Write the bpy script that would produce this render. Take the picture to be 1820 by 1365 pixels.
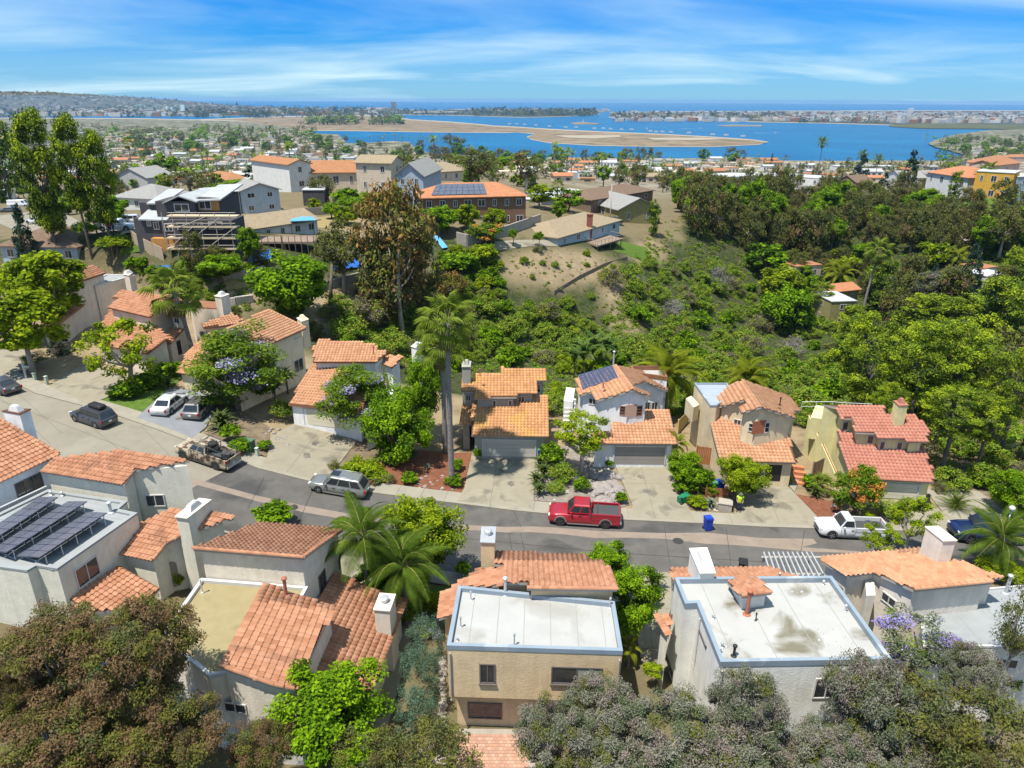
import bpy, bmesh, math, random
import numpy as np
from mathutils import Vector, Matrix
random.seed(7); RNG = np.random.default_rng(7)
for o in list(bpy.data.objects): bpy.data.objects.remove(o)
SC = bpy.context.scene; COL = SC.collection
R = math.radians
# ------------------------------------------------------------------ camera, sky, sun, exposure
F, CX, CY, CZ = 1262.0, 910.0, 682.5, 32.4          # photograph: 1820 x 1365
PITCH = math.atan(506 / F); ROLL = R(0.28)
fw = np.array([0, math.cos(PITCH), -math.sin(PITCH)]); rt = np.array([1.0, 0, 0]); up = np.cross(rt, fw)
rt2 = math.cos(ROLL) * rt + math.sin(ROLL) * up; up2 = -math.sin(ROLL) * rt + math.cos(ROLL) * up
cam = bpy.data.cameras.new('camera'); co = bpy.data.objects.new('camera', cam); COL.objects.link(co)
cam.sensor_width = 36.0; cam.lens = 36.0 * F / 1820.0; cam.clip_start = 0.5; cam.clip_end = 120000.0
m = Matrix.Identity(4)
for i in range(3):
    m[i][0] = rt2[i]; m[i][1] = up2[i]; m[i][2] = -fw[i]
m[2][3] = CZ; co.matrix_world = m; SC.camera = co
SUN = Vector((-4.4, -3.9, 15.5)).normalized()
SC.render.engine = 'CYCLES'
SC.view_settings.view_transform = 'Standard'; SC.view_settings.look = 'None'
SC.view_settings.exposure = 1.05; SC.view_settings.gamma = 1.0; SC.view_settings.use_curve_mapping = False
SC.cycles.max_bounces = 6; SC.cycles.diffuse_bounces = 3; SC.cycles.glossy_bounces = 2
SC.cycles.transmission_bounces = 4; SC.cycles.volume_bounces = 0; SC.cycles.transparent_max_bounces = 6
SC.cycles.sample_clamp_indirect = 6.0
w = bpy.data.worlds.new('World'); SC.world = w; w.use_nodes = True
nt = w.node_tree; nt.nodes.clear()
def N(t, typ, **k):
    n = t.nodes.new(typ)
    for a, b in k.items():
        if a.startswith('i_'): n.inputs[a[2:].replace('_', ' ')].default_value = b
        else: setattr(n, a, b)
    return n
def L(t, a, b): t.links.new(a, b)
def ramp(t, stops, interp='LINEAR'):
    n = t.nodes.new('ShaderNodeValToRGB'); n.color_ramp.interpolation = interp
    el = n.color_ramp.elements
    while len(el) < len(stops): el.new(0.5)
    for e, (p, c) in zip(el, stops):
        e.position = p; e.color = (*c, 1) if len(c) == 3 else c
    return n
sky = N(nt, 'ShaderNodeTexSky', sky_type='NISHITA', sun_disc=False, sun_elevation=math.asin(SUN.z),
        sun_rotation=math.atan2(SUN.x, SUN.y), altitude=90.0, air_density=1.0, dust_density=0.3, ozone_density=2.6)
tint = N(nt, 'ShaderNodeMix', data_type='RGBA', blend_type='MULTIPLY'); tint.inputs[0].default_value = 1.0
tint.inputs[7].default_value = (0.010, 0.29, 0.70, 1)
L(nt, sky.outputs[0], tint.inputs[6])
tc = N(nt, 'ShaderNodeTexCoord'); sep = N(nt, 'ShaderNodeSeparateXYZ'); L(nt, tc.outputs['Generated'], sep.inputs[0])
# thin cloud sheet: direction projected on a high plane, so bands foreshorten toward the horizon
zz = N(nt, 'ShaderNodeMath', operation='ADD'); L(nt, sep.outputs[2], zz.inputs[0]); zz.inputs[1].default_value = 0.10
dx = N(nt, 'ShaderNodeMath', operation='DIVIDE'); L(nt, sep.outputs[0], dx.inputs[0]); L(nt, zz.outputs[0], dx.inputs[1])
dy = N(nt, 'ShaderNodeMath', operation='DIVIDE'); L(nt, sep.outputs[1], dy.inputs[0]); L(nt, zz.outputs[0], dy.inputs[1])
cmb = N(nt, 'ShaderNodeCombineXYZ'); L(nt, dx.outputs[0], cmb.inputs[0]); L(nt, dy.outputs[0], cmb.inputs[1])
mp = N(nt, 'ShaderNodeMapping'); mp.inputs['Scale'].default_value = (0.30, 0.50, 1); mp.inputs['Rotation'].default_value = (0, 0, R(-14))
mp.inputs['Location'].default_value = (5.35, 1.3, 0)
L(nt, cmb.outputs[0], mp.inputs[0])
n1 = N(nt, 'ShaderNodeTexNoise'); n1.inputs['Scale'].default_value = 1.0; n1.inputs['Detail'].default_value = 9; n1.inputs['Roughness'].default_value = 0.53
n1.inputs['Distortion'].default_value = 0.5
L(nt, mp.outputs[0], n1.inputs['Vector'])
cr = ramp(nt, [(0.30, (0.03,) * 3), (0.43, (0.24,) * 3), (0.55, (0.55,) * 3), (0.70, (1.0,) * 3)]); L(nt, n1.outputs[0], cr.inputs[0])
hz = ramp(nt, [(0.0, (0.42,) * 3), (0.04, (0.32,) * 3), (0.08, (0.0,) * 3)]); L(nt, sep.outputs[2], hz.inputs[0])
cm = N(nt, 'ShaderNodeMath', operation='MAXIMUM'); L(nt, cr.outputs[0], cm.inputs[0]); L(nt, hz.outputs[0], cm.inputs[1])
mx = N(nt, 'ShaderNodeMix', data_type='RGBA'); L(nt, cm.outputs[0], mx.inputs[0]); L(nt, tint.outputs[2], mx.inputs[6])
mx.inputs[7].default_value = (3.2, 4.4, 5.0, 1)
bg = N(nt, 'ShaderNodeBackground'); bg.inputs[1].default_value = 0.102
L(nt, mx.outputs[2], bg.inputs[0]); ow = N(nt, 'ShaderNodeOutputWorld'); L(nt, bg.outputs[0], ow.inputs[0])
sl = bpy.data.lights.new('sun', 'SUN'); sl.energy = 3.8; sl.angle = R(0.53); sl.color = (1.0, 0.95, 0.85)
so = bpy.data.objects.new('sun', sl); COL.objects.link(so); so.rotation_euler = SUN.to_track_quat('Z', 'Y').to_euler()
so.location = (0, 0, 60)

# ------------------------------------------------------------------ geometry of the view
CAMP = np.array([0, 0, CZ])
def ray(px, py): return fw + rt2 * ((px - CX) / F) - up2 * ((py - CY) / F)
def W(px, py, z=0.0):
    d = ray(px, py); return CAMP + d * ((z - CZ) / d[2])
def WY(px, py, y):
    d = ray(px, py); return CAMP + d * (y / d[1])
def depth(p): return float((np.asarray(p) - CAMP) @ fw)
def scale_at(p): return F / depth(p)                 # photo pixels per metre
def proj(p):
    v = np.asarray(p, float) - CAMP; q = v @ fw
    return CX + F * (v @ rt2) / q, CY - F * (v @ up2) / q

KX = [-400, -50, -34, -28, -12, -6, 400]; KZ = [8.0, 4.3, 3.3, 2.65, 0.45, 0.0, 0.0]
def zs(x): return float(np.interp(x, KX, KZ))        # the street's fall, left to right
# hillside control points (photo pixel, height)
CTRL = [(1000, 655, -9), (1000, 600, -9), (1000, 560, -6), (985, 505, -1), (960, 465, 2.2), (1000, 437, 3.2), (1090, 440, 2.5), (1080, 470, -1.5),
 (1150, 520, -7), (1200, 480, -6), (1150, 600, -11), (1300, 690, -12), (1300, 620, -15), (1300, 540, -14), (1320, 470, -8), (1250, 420, -1),
 (1480, 640, -20), (1500, 578, -17), (1500, 500, -14), (1450, 430, -6), (1600, 560, -17), (1620, 690, -15), (1725, 505, -9), (1720, 600, -14),
 (1760, 350, 3.5), (1740, 375, 2), (1650, 400, -4), (1550, 375, -3), (1700, 440, -6), (1820, 420, -3), (1900, 600, -12), (1900, 760, -5), (1800, 800, -2),
 (820, 600, -5), (800, 520, 0), (830, 455, 4.5), (690, 590, 0), (640, 520, 4), (560, 560, 4), (600, 485, 7), (480, 520, 6.5), (500, 470, 8.5), (430, 470, 9.5),
 (330, 462, 12), (240, 440, 12), (150, 470, 11), (40, 460, 11), (-100, 480, 11), (200, 412, 10.6), (100, 395, 8), (35, 372, 4), (-100, 380, 5), (400, 380, 9.5),
 (560, 400, 8.5), (700, 395, 8), (845, 402, 7.8), (940, 395, 6.5), (740, 366, 9), (665, 346, 9), (560, 345, 9), (450, 350, 8), (300, 345, 4), (150, 340, -2), (0, 335, -4),
 (820, 330, 6), (1050, 385, 4), (1100, 372, 2), (1180, 370, 0), (1000, 350, 2), (1100, 330, -12), (1300, 346, -11), (1400, 340, -12), (1560, 335, -10), (1200, 320, -25),
 (560, 318, 0), (700, 312, -8), (400, 318, -8), (200, 312, -20), (900, 312, -16), (1050, 305, -32), (1500, 310, -30), (1780, 312, -12), (1700, 300, -25), (1900, 330, 0)]
cp = np.array([W(*c) for c in CTRL])
extra = []
for x in range(-120, 121, 12):
    extra += [(x, 76 if x < 20 else 74, zs(x) - 1.0) if x > -24 else (x, 96, zs(x)), (x, 60, zs(x))]
for x, y, z in ((-700, 900, -55), (-300, 900, -56), (0, 900, -56), (300, 900, -56), (700, 900, -56), (1100, 900, -56), (-1000, 900, -55), (-400, 620, -45), (0, 620, -47), (400, 620, -45),
                (-900, 620, -45), (800, 620, -45), (1200, 620, -45), (-700, 330, -20), (-400, 250, -2), (-250, 150, 6), (-300, 60, 8), (300, 100, 0), (350, 200, 4), (500, 330, -15), (900, 330, -25), (-1100, 330, -30)):
    extra.append((x, y, z))
cp = np.vstack([cp, np.array(extra, float)])
# thin-plate spline over log-like compressed coordinates so that far points do not ring
def cmpr(P): 
    P = np.asarray(P, float); r = np.hypot(P[:, 0], P[:, 1]); k = np.log1p(r / 60.0) * 60.0 / np.maximum(r, 1e-6)
    return P[:, :2] * k[:, None]
A_ = cmpr(cp); n_ = len(A_)
def phi(r2): return 0.5 * r2 * np.log(r2 + 1e-9)
D2 = ((A_[:, None] - A_[None]) ** 2).sum(-1)
M_ = np.zeros((n_ + 3, n_ + 3)); M_[:n_, :n_] = phi(D2) + np.eye(n_) * 6.0
M_[:n_, n_] = 1; M_[:n_, n_ + 1:] = A_; M_[n_, :n_] = 1; M_[n_ + 1:, :n_] = A_.T
sol_ = np.linalg.solve(M_, np.concatenate([cp[:, 2], [0, 0, 0]]))
def hill(P):
    B = cmpr(P); out = np.zeros(len(B))
    for i in range(0, len(B), 4000):
        b = B[i:i + 4000]; out[i:i + 4000] = phi(((b[:, None] - A_[None]) ** 2).sum(-1)) @ sol_[:n_] + sol_[n_] + b @ sol_[n_ + 1:]
    return np.clip(out, -57.5, 16)
EDGE = ([-400, -62, -48, -36, -28, -15, 0, 20, 40, 400], [112, 106, 98, 90, 84, 78, 74, 71, 69, 69])   # back line of the level lots
def terr_v(P):
    P = np.asarray(P, float); h = hill(P); s = np.interp(P[:, 0], KX, KZ)
    e = np.interp(P[:, 0], *EDGE)
    t = np.clip((P[:, 1] - e) / 7.0, 0, 1); t = t * t * (3 - 2 * t)
    t2 = np.clip((np.abs(P[:, 0]) - 80) / 40.0, 0, 1)
    return s * (1 - t) + h * t
def ter(x, y): return float(terr_v(np.array([[x, y]]))[0])
_ts = np.concatenate([np.arange(18, 120, 0.6), np.arange(120, 320, 1.6), np.arange(320, 1400, 6)])
def G(px, py, off=0.0):
    """where the view ray through a photo pixel meets the ground"""
    d = ray(px, py); d = d / math.hypot(d[0], d[1]); P = CAMP + d * _ts[:, None]
    g = terr_v(P) + off - P[:, 2]; k = int(np.argmax(g > 0))
    if g[k] <= 0: return W(px, py, -57.0 + off)
    a = g[k - 1]; b = g[k]; t = _ts[k - 1] + (_ts[k] - _ts[k - 1]) * (-a) / (b - a + 1e-9)
    p = CAMP + d * t; p[2] = ter(p[0], p[1]) + off; return p

# ------------------------------------------------------------------ materials
MATS = {}
TONE = (('terracotta', .92), ('road_', .72), ('drive_', .72), ('pavement', .74), ('trench', .74), ('slate_', .76), ('asphalt', .88), ('roof_', .68), ('parapet', .80), ('leaf_', .80), ('needle', .85), ('scrub', .82), ('jaca', .95), ('juniper', .8), ('bloom', .8), ('fan_', .75), ('feather', .78), ('banana', .75), ('strap', .8), ('agave', .8), ('dry_', .74), ('bay_', .74), ('beach', .72), ('wooded', .8), ('shingle', .72), ('tile_', .78), ('white_paint', .82), ('metal_roof', .7), ('paint_', .8), ('red_mulch', .9), ('rock', .74), ('grey_rock', .75), ('pale_rock', .7), ('lawn', .75), ('twig', .75), ('wall_', 1.0), ('bin_', .8), ('camou', .8), ('hill_', .8), ('block_', .75), ('fence_', .75), ('blue_tarp', .75), ('light_blue', .75))
def tone(name, c):
    """every surface's base colour under the one exposure set above"""
    k = next((f for p, f in TONE if name.startswith(p)), 1.0); return tuple(x * k for x in c)
def mat(name, c1, c2=None, scale=3.0, rough=0.8, bump=0.0, bscale=None, detail=6, spec=0.3, metal=0.0, coat=0.0, stain=None, streak=None, island=0.0, trans=0.0, stretch=None):
    """Principled surface whose base colour wanders between c1 and c2; stain=(colour, scale, threshold) adds blotches of dirt"""
    if name in MATS: return MATS[name]
    c1 = tone(name, c1); c2 = tone(name, c2) if c2 else None
    if stain: stain = (tone(name, stain[0]),) + tuple(stain[1:])
    mt = bpy.data.materials.new(name); mt.use_nodes = True; t = mt.node_tree; t.nodes.clear()
    out = N(t, 'ShaderNodeOutputMaterial'); b = N(t, 'ShaderNodeBsdfPrincipled')
    b.inputs['Roughness'].default_value = rough; b.inputs['Specular IOR Level'].default_value = spec; b.inputs['Metallic'].default_value = metal
    if coat: b.inputs['Coat Weight'].default_value = coat; b.inputs['Coat Roughness'].default_value = 0.05
    b.inputs['Base Color'].default_value = (*c1, 1)
    g = N(t, 'ShaderNodeNewGeometry'); pos = g.outputs['Position']
    if stretch:
        mpn = N(t, 'ShaderNodeMapping'); mpn.inputs['Scale'].default_value = stretch; L(t, pos, mpn.inputs[0]); pos = mpn.outputs[0]
    col = None
    if c2:
        n = N(t, 'ShaderNodeTexNoise'); n.inputs['Scale'].default_value = scale; n.inputs['Detail'].default_value = detail; n.inputs['Roughness'].default_value = 0.65
        L(t, pos, n.inputs['Vector']); r = ramp(t, [(0.3, c1), (0.7, c2)]); L(t, n.outputs[0], r.inputs[0]); col = r.outputs[0]
        if island:
            oi = N(t, 'ShaderNodeObjectInfo'); ad = N(t, 'ShaderNodeMath', operation='ADD'); L(t, g.outputs['Random Per Island'], ad.inputs[0]); L(t, oi.outputs['Random'], ad.inputs[1])
            fr = N(t, 'ShaderNodeMath', operation='FRACT'); L(t, ad.outputs[0], fr.inputs[0])
            mxx = N(t, 'ShaderNodeMath', operation='MULTIPLY_ADD'); L(t, n.outputs[0], mxx.inputs[0]); mxx.inputs[1].default_value = 1 - island
            mm = N(t, 'ShaderNodeMath', operation='MULTIPLY'); L(t, fr.outputs[0], mm.inputs[0]); mm.inputs[1].default_value = island; L(t, mm.outputs[0], mxx.inputs[2])
            L(t, mxx.outputs[0], r.inputs[0])
    if stain:
        sc_, ss, th = stain[:3]; n2 = N(t, 'ShaderNodeTexNoise'); n2.inputs['Scale'].default_value = ss; n2.inputs['Detail'].default_value = 5; n2.inputs['Distortion'].default_value = 0.4
        L(t, pos, n2.inputs['Vector']); r2 = ramp(t, [(th, (0, 0, 0)), (min(1, th + 0.12), (stain[3] if len(stain) > 3 else 0.8,) * 3)]); L(t, n2.outputs[0], r2.inputs[0])
        mx = N(t, 'ShaderNodeMix', data_type='RGBA'); L(t, r2.outputs[0], mx.inputs[0])
        if col: L(t, col, mx.inputs[6])
        else: mx.inputs[6].default_value = (*c1, 1)
        mx.inputs[7].default_value = (*sc_, 1); col = mx.outputs[2]
    if streak:
        mp2 = N(t, 'ShaderNodeMapping'); mp2.inputs['Scale'].default_value = (2.2, 2.2, 0.22); L(t, g.outputs['Position'], mp2.inputs[0]); n3 = N(t, 'ShaderNodeTexNoise'); n3.inputs['Scale'].default_value = 1.0; n3.inputs['Detail'].default_value = 7; n3.inputs['Roughness'].default_value = 0.7
        L(t, mp2.outputs[0], n3.inputs['Vector']); r3 = ramp(t, [(0.38, (1 - streak,) * 3), (0.62, (1.04,) * 3)]); L(t, n3.outputs[0], r3.inputs[0]); m3 = N(t, 'ShaderNodeMix', data_type='RGBA', blend_type='MULTIPLY'); m3.inputs[0].default_value = 1.0
        L(t, col, m3.inputs[6]); L(t, r3.outputs[0], m3.inputs[7]); col = m3.outputs[2]
    if col: L(t, col, b.inputs['Base Color'])
    if bump:
        nb = N(t, 'ShaderNodeTexNoise'); nb.inputs['Scale'].default_value = bscale or scale * 6; nb.inputs['Detail'].default_value = 4
        L(t, pos, nb.inputs['Vector']); bp = N(t, 'ShaderNodeBump'); bp.inputs['Strength'].default_value = bump; bp.inputs['Distance'].default_value = 0.05
        L(t, nb.outputs[0], bp.inputs['Height']); L(t, bp.outputs[0], b.inputs['Normal'])
    sh = b.outputs[0]
    if trans:
        tr = N(t, 'ShaderNodeBsdfTranslucent'); L(t, col, tr.inputs[0]) if col else None
        mxs = N(t, 'ShaderNodeMixShader'); mxs.inputs[0].default_value = trans; L(t, b.outputs[0], mxs.inputs[1]); L(t, tr.outputs[0], mxs.inputs[2]); sh = mxs.outputs[0]
    L(t, sh, out.inputs[0]); MATS[name] = mt; return mt
def leafmat(name, c1, c2, scale=1.2, trans=0.45): return mat(name, c1, c2, scale, rough=0.7, spec=0.08, island=0.55, trans=trans)

# ------------------------------------------------------------------ mesh building
class MB:
    def __init__(s): s.v = []; s.f = []; s.m = []
    def face(s, pts, mi=0):
        n = len(s.v); s.v += [tuple(map(float, p)) for p in pts]; s.f.append(tuple(range(n, n + len(pts)))); s.m.append(mi)
    def raw(s, V, Fc, mi=0):
        n = len(s.v); s.v += [tuple(map(float, p)) for p in V]; s.f += [tuple(n + i for i in f) for f in Fc]; s.m += [mi] * len(Fc)
    def prism(s, top, zb, mi=0, bottom=True):
        """closed solid under a polygon (any corner heights) down to height zb (number or list)"""
        top = [np.asarray(p, float) for p in top]; n = len(top); zb = zb if hasattr(zb, '__len__') else [zb] * n
        a = sum(top[i][0] * top[(i + 1) % n][1] - top[(i + 1) % n][0] * top[i][1] for i in range(n))
        if a < 0: top = top[::-1]; zb = list(zb)[::-1]
        V = [tuple(p) for p in top] + [(p[0], p[1], z) for p, z in zip(top, zb)]
        Fc = [tuple(range(n))] + [(i, n + i, n + (i + 1) % n, (i + 1) % n) for i in range(n)]
        if bottom: Fc.append(tuple(range(2 * n - 1, n - 1, -1)))
        s.raw(V, Fc, mi)
    def box(s, c, size, yaw=0.0, mi=0, taper=1.0):
        """box by base centre"""
        x, y, z = size[0] / 2, size[1] / 2, size[2]; ca, sa = math.cos(yaw), math.sin(yaw); V = []
        for zz, k in ((0, 1.0), (z, taper)):
            for a, b in ((-x, -y), (x, -y), (x, y), (-x, y)):
                a *= k; b *= k; V.append((c[0] + a * ca - b * sa, c[1] + a * sa + b * ca, c[2] + zz))
        s.raw(V, [(3, 2, 1, 0), (4, 5, 6, 7), (0, 1, 5, 4), (1, 2, 6, 5), (2, 3, 7, 6), (3, 0, 4, 7)], mi)
    def tube(s, P, rad, n=6, mi=0, cap=True):
        P = [np.asarray(p, float) for p in P]; rad = rad if hasattr(rad, '__len__') else [rad] * len(P); V = []; Fc = []
        for i, p in enumerate(P):
            d = P[min(i + 1, len(P) - 1)] - P[max(i - 1, 0)]; d = d / (np.linalg.norm(d) + 1e-9)
            a = np.cross(d, (0, 0, 1)) if abs(d[2]) < 0.95 else np.cross(d, (1, 0, 0)); a /= np.linalg.norm(a); b = np.cross(d, a)
            for k in range(n):
                t = 2 * math.pi * k / n; V.append(p + rad[i] * (a * math.cos(t) + b * math.sin(t)))
        for i in range(len(P) - 1):
            for k in range(n): Fc.append((i * n + k, i * n + (k + 1) % n, (i + 1) * n + (k + 1) % n, (i + 1) * n + k))
        if cap: Fc.append(tuple(range(n - 1, -1, -1))); Fc.append(tuple((len(P) - 1) * n + k for k in range(n)))
        s.raw(V, Fc, mi)
    def lathe(s, c, prof, n=12, mi=0):
        V = []; Fc = []
        for r, z in prof:
            for k in range(n): t = 2 * math.pi * k / n; V.append((c[0] + r * math.cos(t), c[1] + r * math.sin(t), c[2] + z))
        for i in range(len(prof) - 1):
            for k in range(n): Fc.append((i * n + k, i * n + (k + 1) % n, (i + 1) * n + (k + 1) % n, (i + 1) * n + k))
        Fc.append(tuple(range(n - 1, -1, -1))); Fc.append(tuple((len(prof) - 1) * n + k for k in range(n))); s.raw(V, Fc, mi)
    def mesh(s, name, mats, smooth=False):
        me = bpy.data.meshes.new(name); me.from_pydata(s.v, [], s.f)
        for x in (mats if isinstance(mats, (list, tuple)) else [mats]): me.materials.append(x)
        if any(s.m): me.polygons.foreach_set('material_index', s.m)
        if smooth: me.polygons.foreach_set('use_smooth', [True] * len(s.f))
        me.update(); return me
    def build(s, name, mats, parent=None, smooth=False, kind=None):
        return link(name, s.mesh(name, mats, smooth), parent, kind)
def link(name, me, parent=None, kind=None):
    o = bpy.data.objects.new(name, me); COL.objects.link(o)
    if parent is not None: hang(o, parent)
    if kind: o['kind'] = kind
    return o
def wmat(o):
    """world matrix without waiting for a depsgraph update"""
    return (wmat(o.parent) @ o.matrix_parent_inverse if o.parent else Matrix.Identity(4)) @ o.matrix_basis
def hang(o, parent): o.parent = parent; o.matrix_parent_inverse = wmat(parent).inverted()
def tag(o, label, cat, group=None):
    o['label'] = label; o['category'] = cat
    if group: o['group'] = group
    return o
def thing(name, label, cat, loc=(0, 0, 0), rz=0.0, group=None):
    o = bpy.data.objects.new(name, None); o.empty_display_size = 0.3; COL.objects.link(o); o.location = tuple(map(float, loc)); o.rotation_euler = (0, 0, rz)
    return tag(o, label, cat, group)
def fastmesh(name, V, Fq, mats, mi=None, smooth=False):
    """numpy arrays of vertices and equal-sized faces -> mesh"""
    me = bpy.data.meshes.new(name); V = np.asarray(V, np.float32); Fq = np.asarray(Fq, np.int32); k = Fq.shape[1]
    me.vertices.add(len(V)); me.vertices.foreach_set('co', V.ravel()); me.loops.add(Fq.size); me.loops.foreach_set('vertex_index', Fq.ravel())
    me.polygons.add(len(Fq)); me.polygons.foreach_set('loop_start', np.arange(0, Fq.size, k, dtype=np.int32)); me.polygons.foreach_set('loop_total', np.full(len(Fq), k, np.int32))
    for x in (mats if isinstance(mats, (list, tuple)) else [mats]): me.materials.append(x)
    if mi is not None: me.polygons.foreach_set('material_index', np.asarray(mi, np.int32))
    if smooth: me.polygons.foreach_set('use_smooth', np.ones(len(Fq), bool))
    me.update(calc_edges=True); return me
def copy_tree(o, parent=None):
    c = o.copy(); COL.objects.link(c)
    if parent is not None: c.parent = parent
    for ch in o.children: copy_tree(ch, c)
    return c
# ------------------------------------------------------------------ ground, water, roads
M_ground = None
def ground_material():
    mt = bpy.data.materials.new('ground'); mt.use_nodes = True; t = mt.node_tree; t.nodes.clear()
    out = N(t, 'ShaderNodeOutputMaterial'); b = N(t, 'ShaderNodeBsdfPrincipled'); b.inputs['Roughness'].default_value = 0.95; b.inputs['Specular IOR Level'].default_value = 0.1
    g = N(t, 'ShaderNodeNewGeometry'); a = N(t, 'ShaderNodeAttribute', attribute_name='cover')
    n1 = N(t, 'ShaderNodeTexNoise'); n1.inputs['Scale'].default_value = 0.35; n1.inputs['Detail'].default_value = 10; n1.inputs['Roughness'].default_value = 0.7; L(t, g.outputs['Position'], n1.inputs['Vector'])
    n2 = N(t, 'ShaderNodeTexNoise'); n2.inputs['Scale'].default_value = 1.7; n2.inputs['Detail'].default_value = 6; L(t, g.outputs['Position'], n2.inputs['Vector'])
    dirt = ramp(t, [(0.3, (0.135, 0.098, 0.06)), (0.5, (0.235, 0.178, 0.108)), (0.7, (0.32, 0.25, 0.155))]); L(t, n1.outputs[0], dirt.inputs[0])
    veg = ramp(t, [(0.3, (0.020, 0.030, 0.009)), (0.6, (0.042, 0.054, 0.018)), (0.75, (0.085, 0.08, 0.035))]); L(t, n2.outputs[0], veg.inputs[0])
    town = ramp(t, [(0.32, (0.05, 0.065, 0.025)), (0.47, (0.18, 0.15, 0.10)), (0.6, (0.26, 0.23, 0.185)), (0.72, (0.055, 0.07, 0.03))]); 
    n3 = N(t, 'ShaderNodeTexNoise'); n3.inputs['Scale'].default_value = 0.035; n3.inputs['Detail'].default_value = 8; n3.inputs['Roughness'].default_value = 0.75; L(t, g.outputs['Position'], n3.inputs['Vector']); L(t, n3.outputs[0], town.inputs[0])
    sp = N(t, 'ShaderNodeSeparateColor'); L(t, a.outputs['Color'], sp.inputs[0])
    ad = N(t, 'ShaderNodeMath', operation='MULTIPLY_ADD'); L(t, n1.outputs[0], ad.inputs[0]); ad.inputs[1].default_value = 0.9; ad.inputs[2].default_value = -0.45
    s1 = N(t, 'ShaderNodeMath', operation='ADD', use_clamp=True); L(t, sp.outputs[0], s1.inputs[0]); L(t, ad.outputs[0], s1.inputs[1])
    m1 = N(t, 'ShaderNodeMix', data_type='RGBA'); L(t, s1.outputs[0], m1.inputs[0]); L(t, dirt.outputs[0], m1.inputs[6]); L(t, veg.outputs[0], m1.inputs[7])
    m2 = N(t, 'ShaderNodeMix', data_type='RGBA'); L(t, sp.outputs[1], m2.inputs[0]); L(t, m1.outputs[2], m2.inputs[6]); L(t, town.outputs[0], m2.inputs[7])
    L(t, m2.outputs[2], b.inputs['Base Color'])
    bp = N(t, 'ShaderNodeBump'); bp.inputs['Strength'].default_value = 0.6; bp.inputs['Distance'].default_value = 0.3; L(t, n2.outputs[0], bp.inputs['Height']); L(t, bp.outputs[0], b.inputs['Normal'])
    L(t, b.outputs[0], out.inputs[0]); return mt
M_ground = ground_material()
gx = np.concatenate([np.arange(-1500, -120, 30), np.arange(-120, 120, 2.0), np.arange(120, 1530, 30)])
gy = np.concatenate([np.arange(-30, 10, 10), np.arange(10, 130, 1.5), np.arange(130, 300, 3.5), np.arange(300, 1000, 14), [1000, 1100, 1200]])
XX, YY = np.meshgrid(gx, gy); PP = np.stack([XX.ravel(), YY.ravel()], 1); ZZ = terr_v(PP)
far = PP[:, 1] > 850; ZZ[far] = np.minimum(ZZ[far], -56.5)
nx, ny = len(gx), len(gy); idx = np.arange(nx * ny).reshape(ny, nx)
FQ = np.stack([idx[:-1, :-1].ravel(), idx[:-1, 1:].ravel(), idx[1:, 1:].ravel(), idx[1:, :-1].ravel()], 1)
me = fastmesh('ground', np.column_stack([PP, ZZ]), FQ, M_ground, smooth=True)
# cover attribute: R = scrub instead of bare soil, G = town lots; given by where the plants grow
cov = np.zeros((len(PP), 4)); cov[:, 3] = 1
v3 = np.column_stack([PP, ZZ]) - CAMP; dq = np.maximum(v3 @ fw, 1.0); pxv = CX + F * (v3 @ rt2) / dq; pyv = CY - F * (v3 @ up2) / dq
def blob(cx, cy, rx, ry): return np.clip(2.4 - 2.0 * np.hypot((pxv - cx) / rx, (pyv - cy) / ry), 0, 1)
e = np.interp(PP[:, 0], *EDGE)
veg = np.clip((PP[:, 1] - e) / 6, 0, 1) * 0.95
for bl in ((985, 476, 112, 38), (1088, 515, 22, 45), (1150, 448, 40, 24), (1112, 578, 30, 18), (610, 545, 80, 50), (430, 510, 60, 45), (640, 400, 60, 30), (490, 390, 60, 20), (1650, 860, 90, 50), (700, 470, 60, 25), (1400, 385, 40, 20)):
    veg = veg * (1 - blob(*bl))
veg = np.where((PP[:, 1] < 42), 0.55, np.where(PP[:, 1] < 50, .3, veg))
veg = np.where((PP[:, 1] > 125) & (pxv < 1215) & (pyv < 425), veg * .45, veg)
cov[:, 0] = np.clip(veg, 0, 1); cov[:, 1] = np.clip((PP[:, 1] - 250) / 120, 0, 1)
at = me.color_attributes.new('cover', 'FLOAT_COLOR', 'POINT'); at.data.foreach_set('color', cov.astype(np.float32).ravel())
link('ground', me, kind='structure')

SEA = -60.0
def water_material():
    mt = bpy.data.materials.new('water'); mt.use_nodes = True; t = mt.node_tree; t.nodes.clear()
    out = N(t, 'ShaderNodeOutputMaterial'); b = N(t, 'ShaderNodeBsdfPrincipled'); b.inputs['Roughness'].default_value = 0.22; b.inputs['IOR'].default_value = 1.33
    b.inputs['Specular IOR Level'].default_value = 0.01
    g = N(t, 'ShaderNodeNewGeometry'); n = N(t, 'ShaderNodeTexNoise'); n.inputs['Scale'].default_value = 0.004; n.inputs['Detail'].default_value = 8; n.inputs['Distortion'].default_value = 0.6
    L(t, g.outputs['Position'], n.inputs['Vector']); r = ramp(t, [(0.3, (0.0002, 0.070, 0.175)), (0.55, (0.0002, 0.088, 0.205)), (0.75, (0.0006, 0.118, 0.235))]); L(t, n.outputs[0], r.inputs[0]); L(t, r.outputs[0], b.inputs['Base Color'])
    n2 = N(t, 'ShaderNodeTexNoise'); n2.inputs['Scale'].default_value = 0.25; n2.inputs['Detail'].default_value = 6; L(t, g.outputs['Position'], n2.inputs['Vector'])
    bp = N(t, 'ShaderNodeBump'); bp.inputs['Strength'].default_value = 0.9; bp.inputs['Distance'].default_value = 1.0; L(t, n2.outputs[0], bp.inputs['Height']); L(t, bp.outputs[0], b.inputs['Normal'])
    L(t, b.outputs[0], out.inputs[0]); return mt
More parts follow.
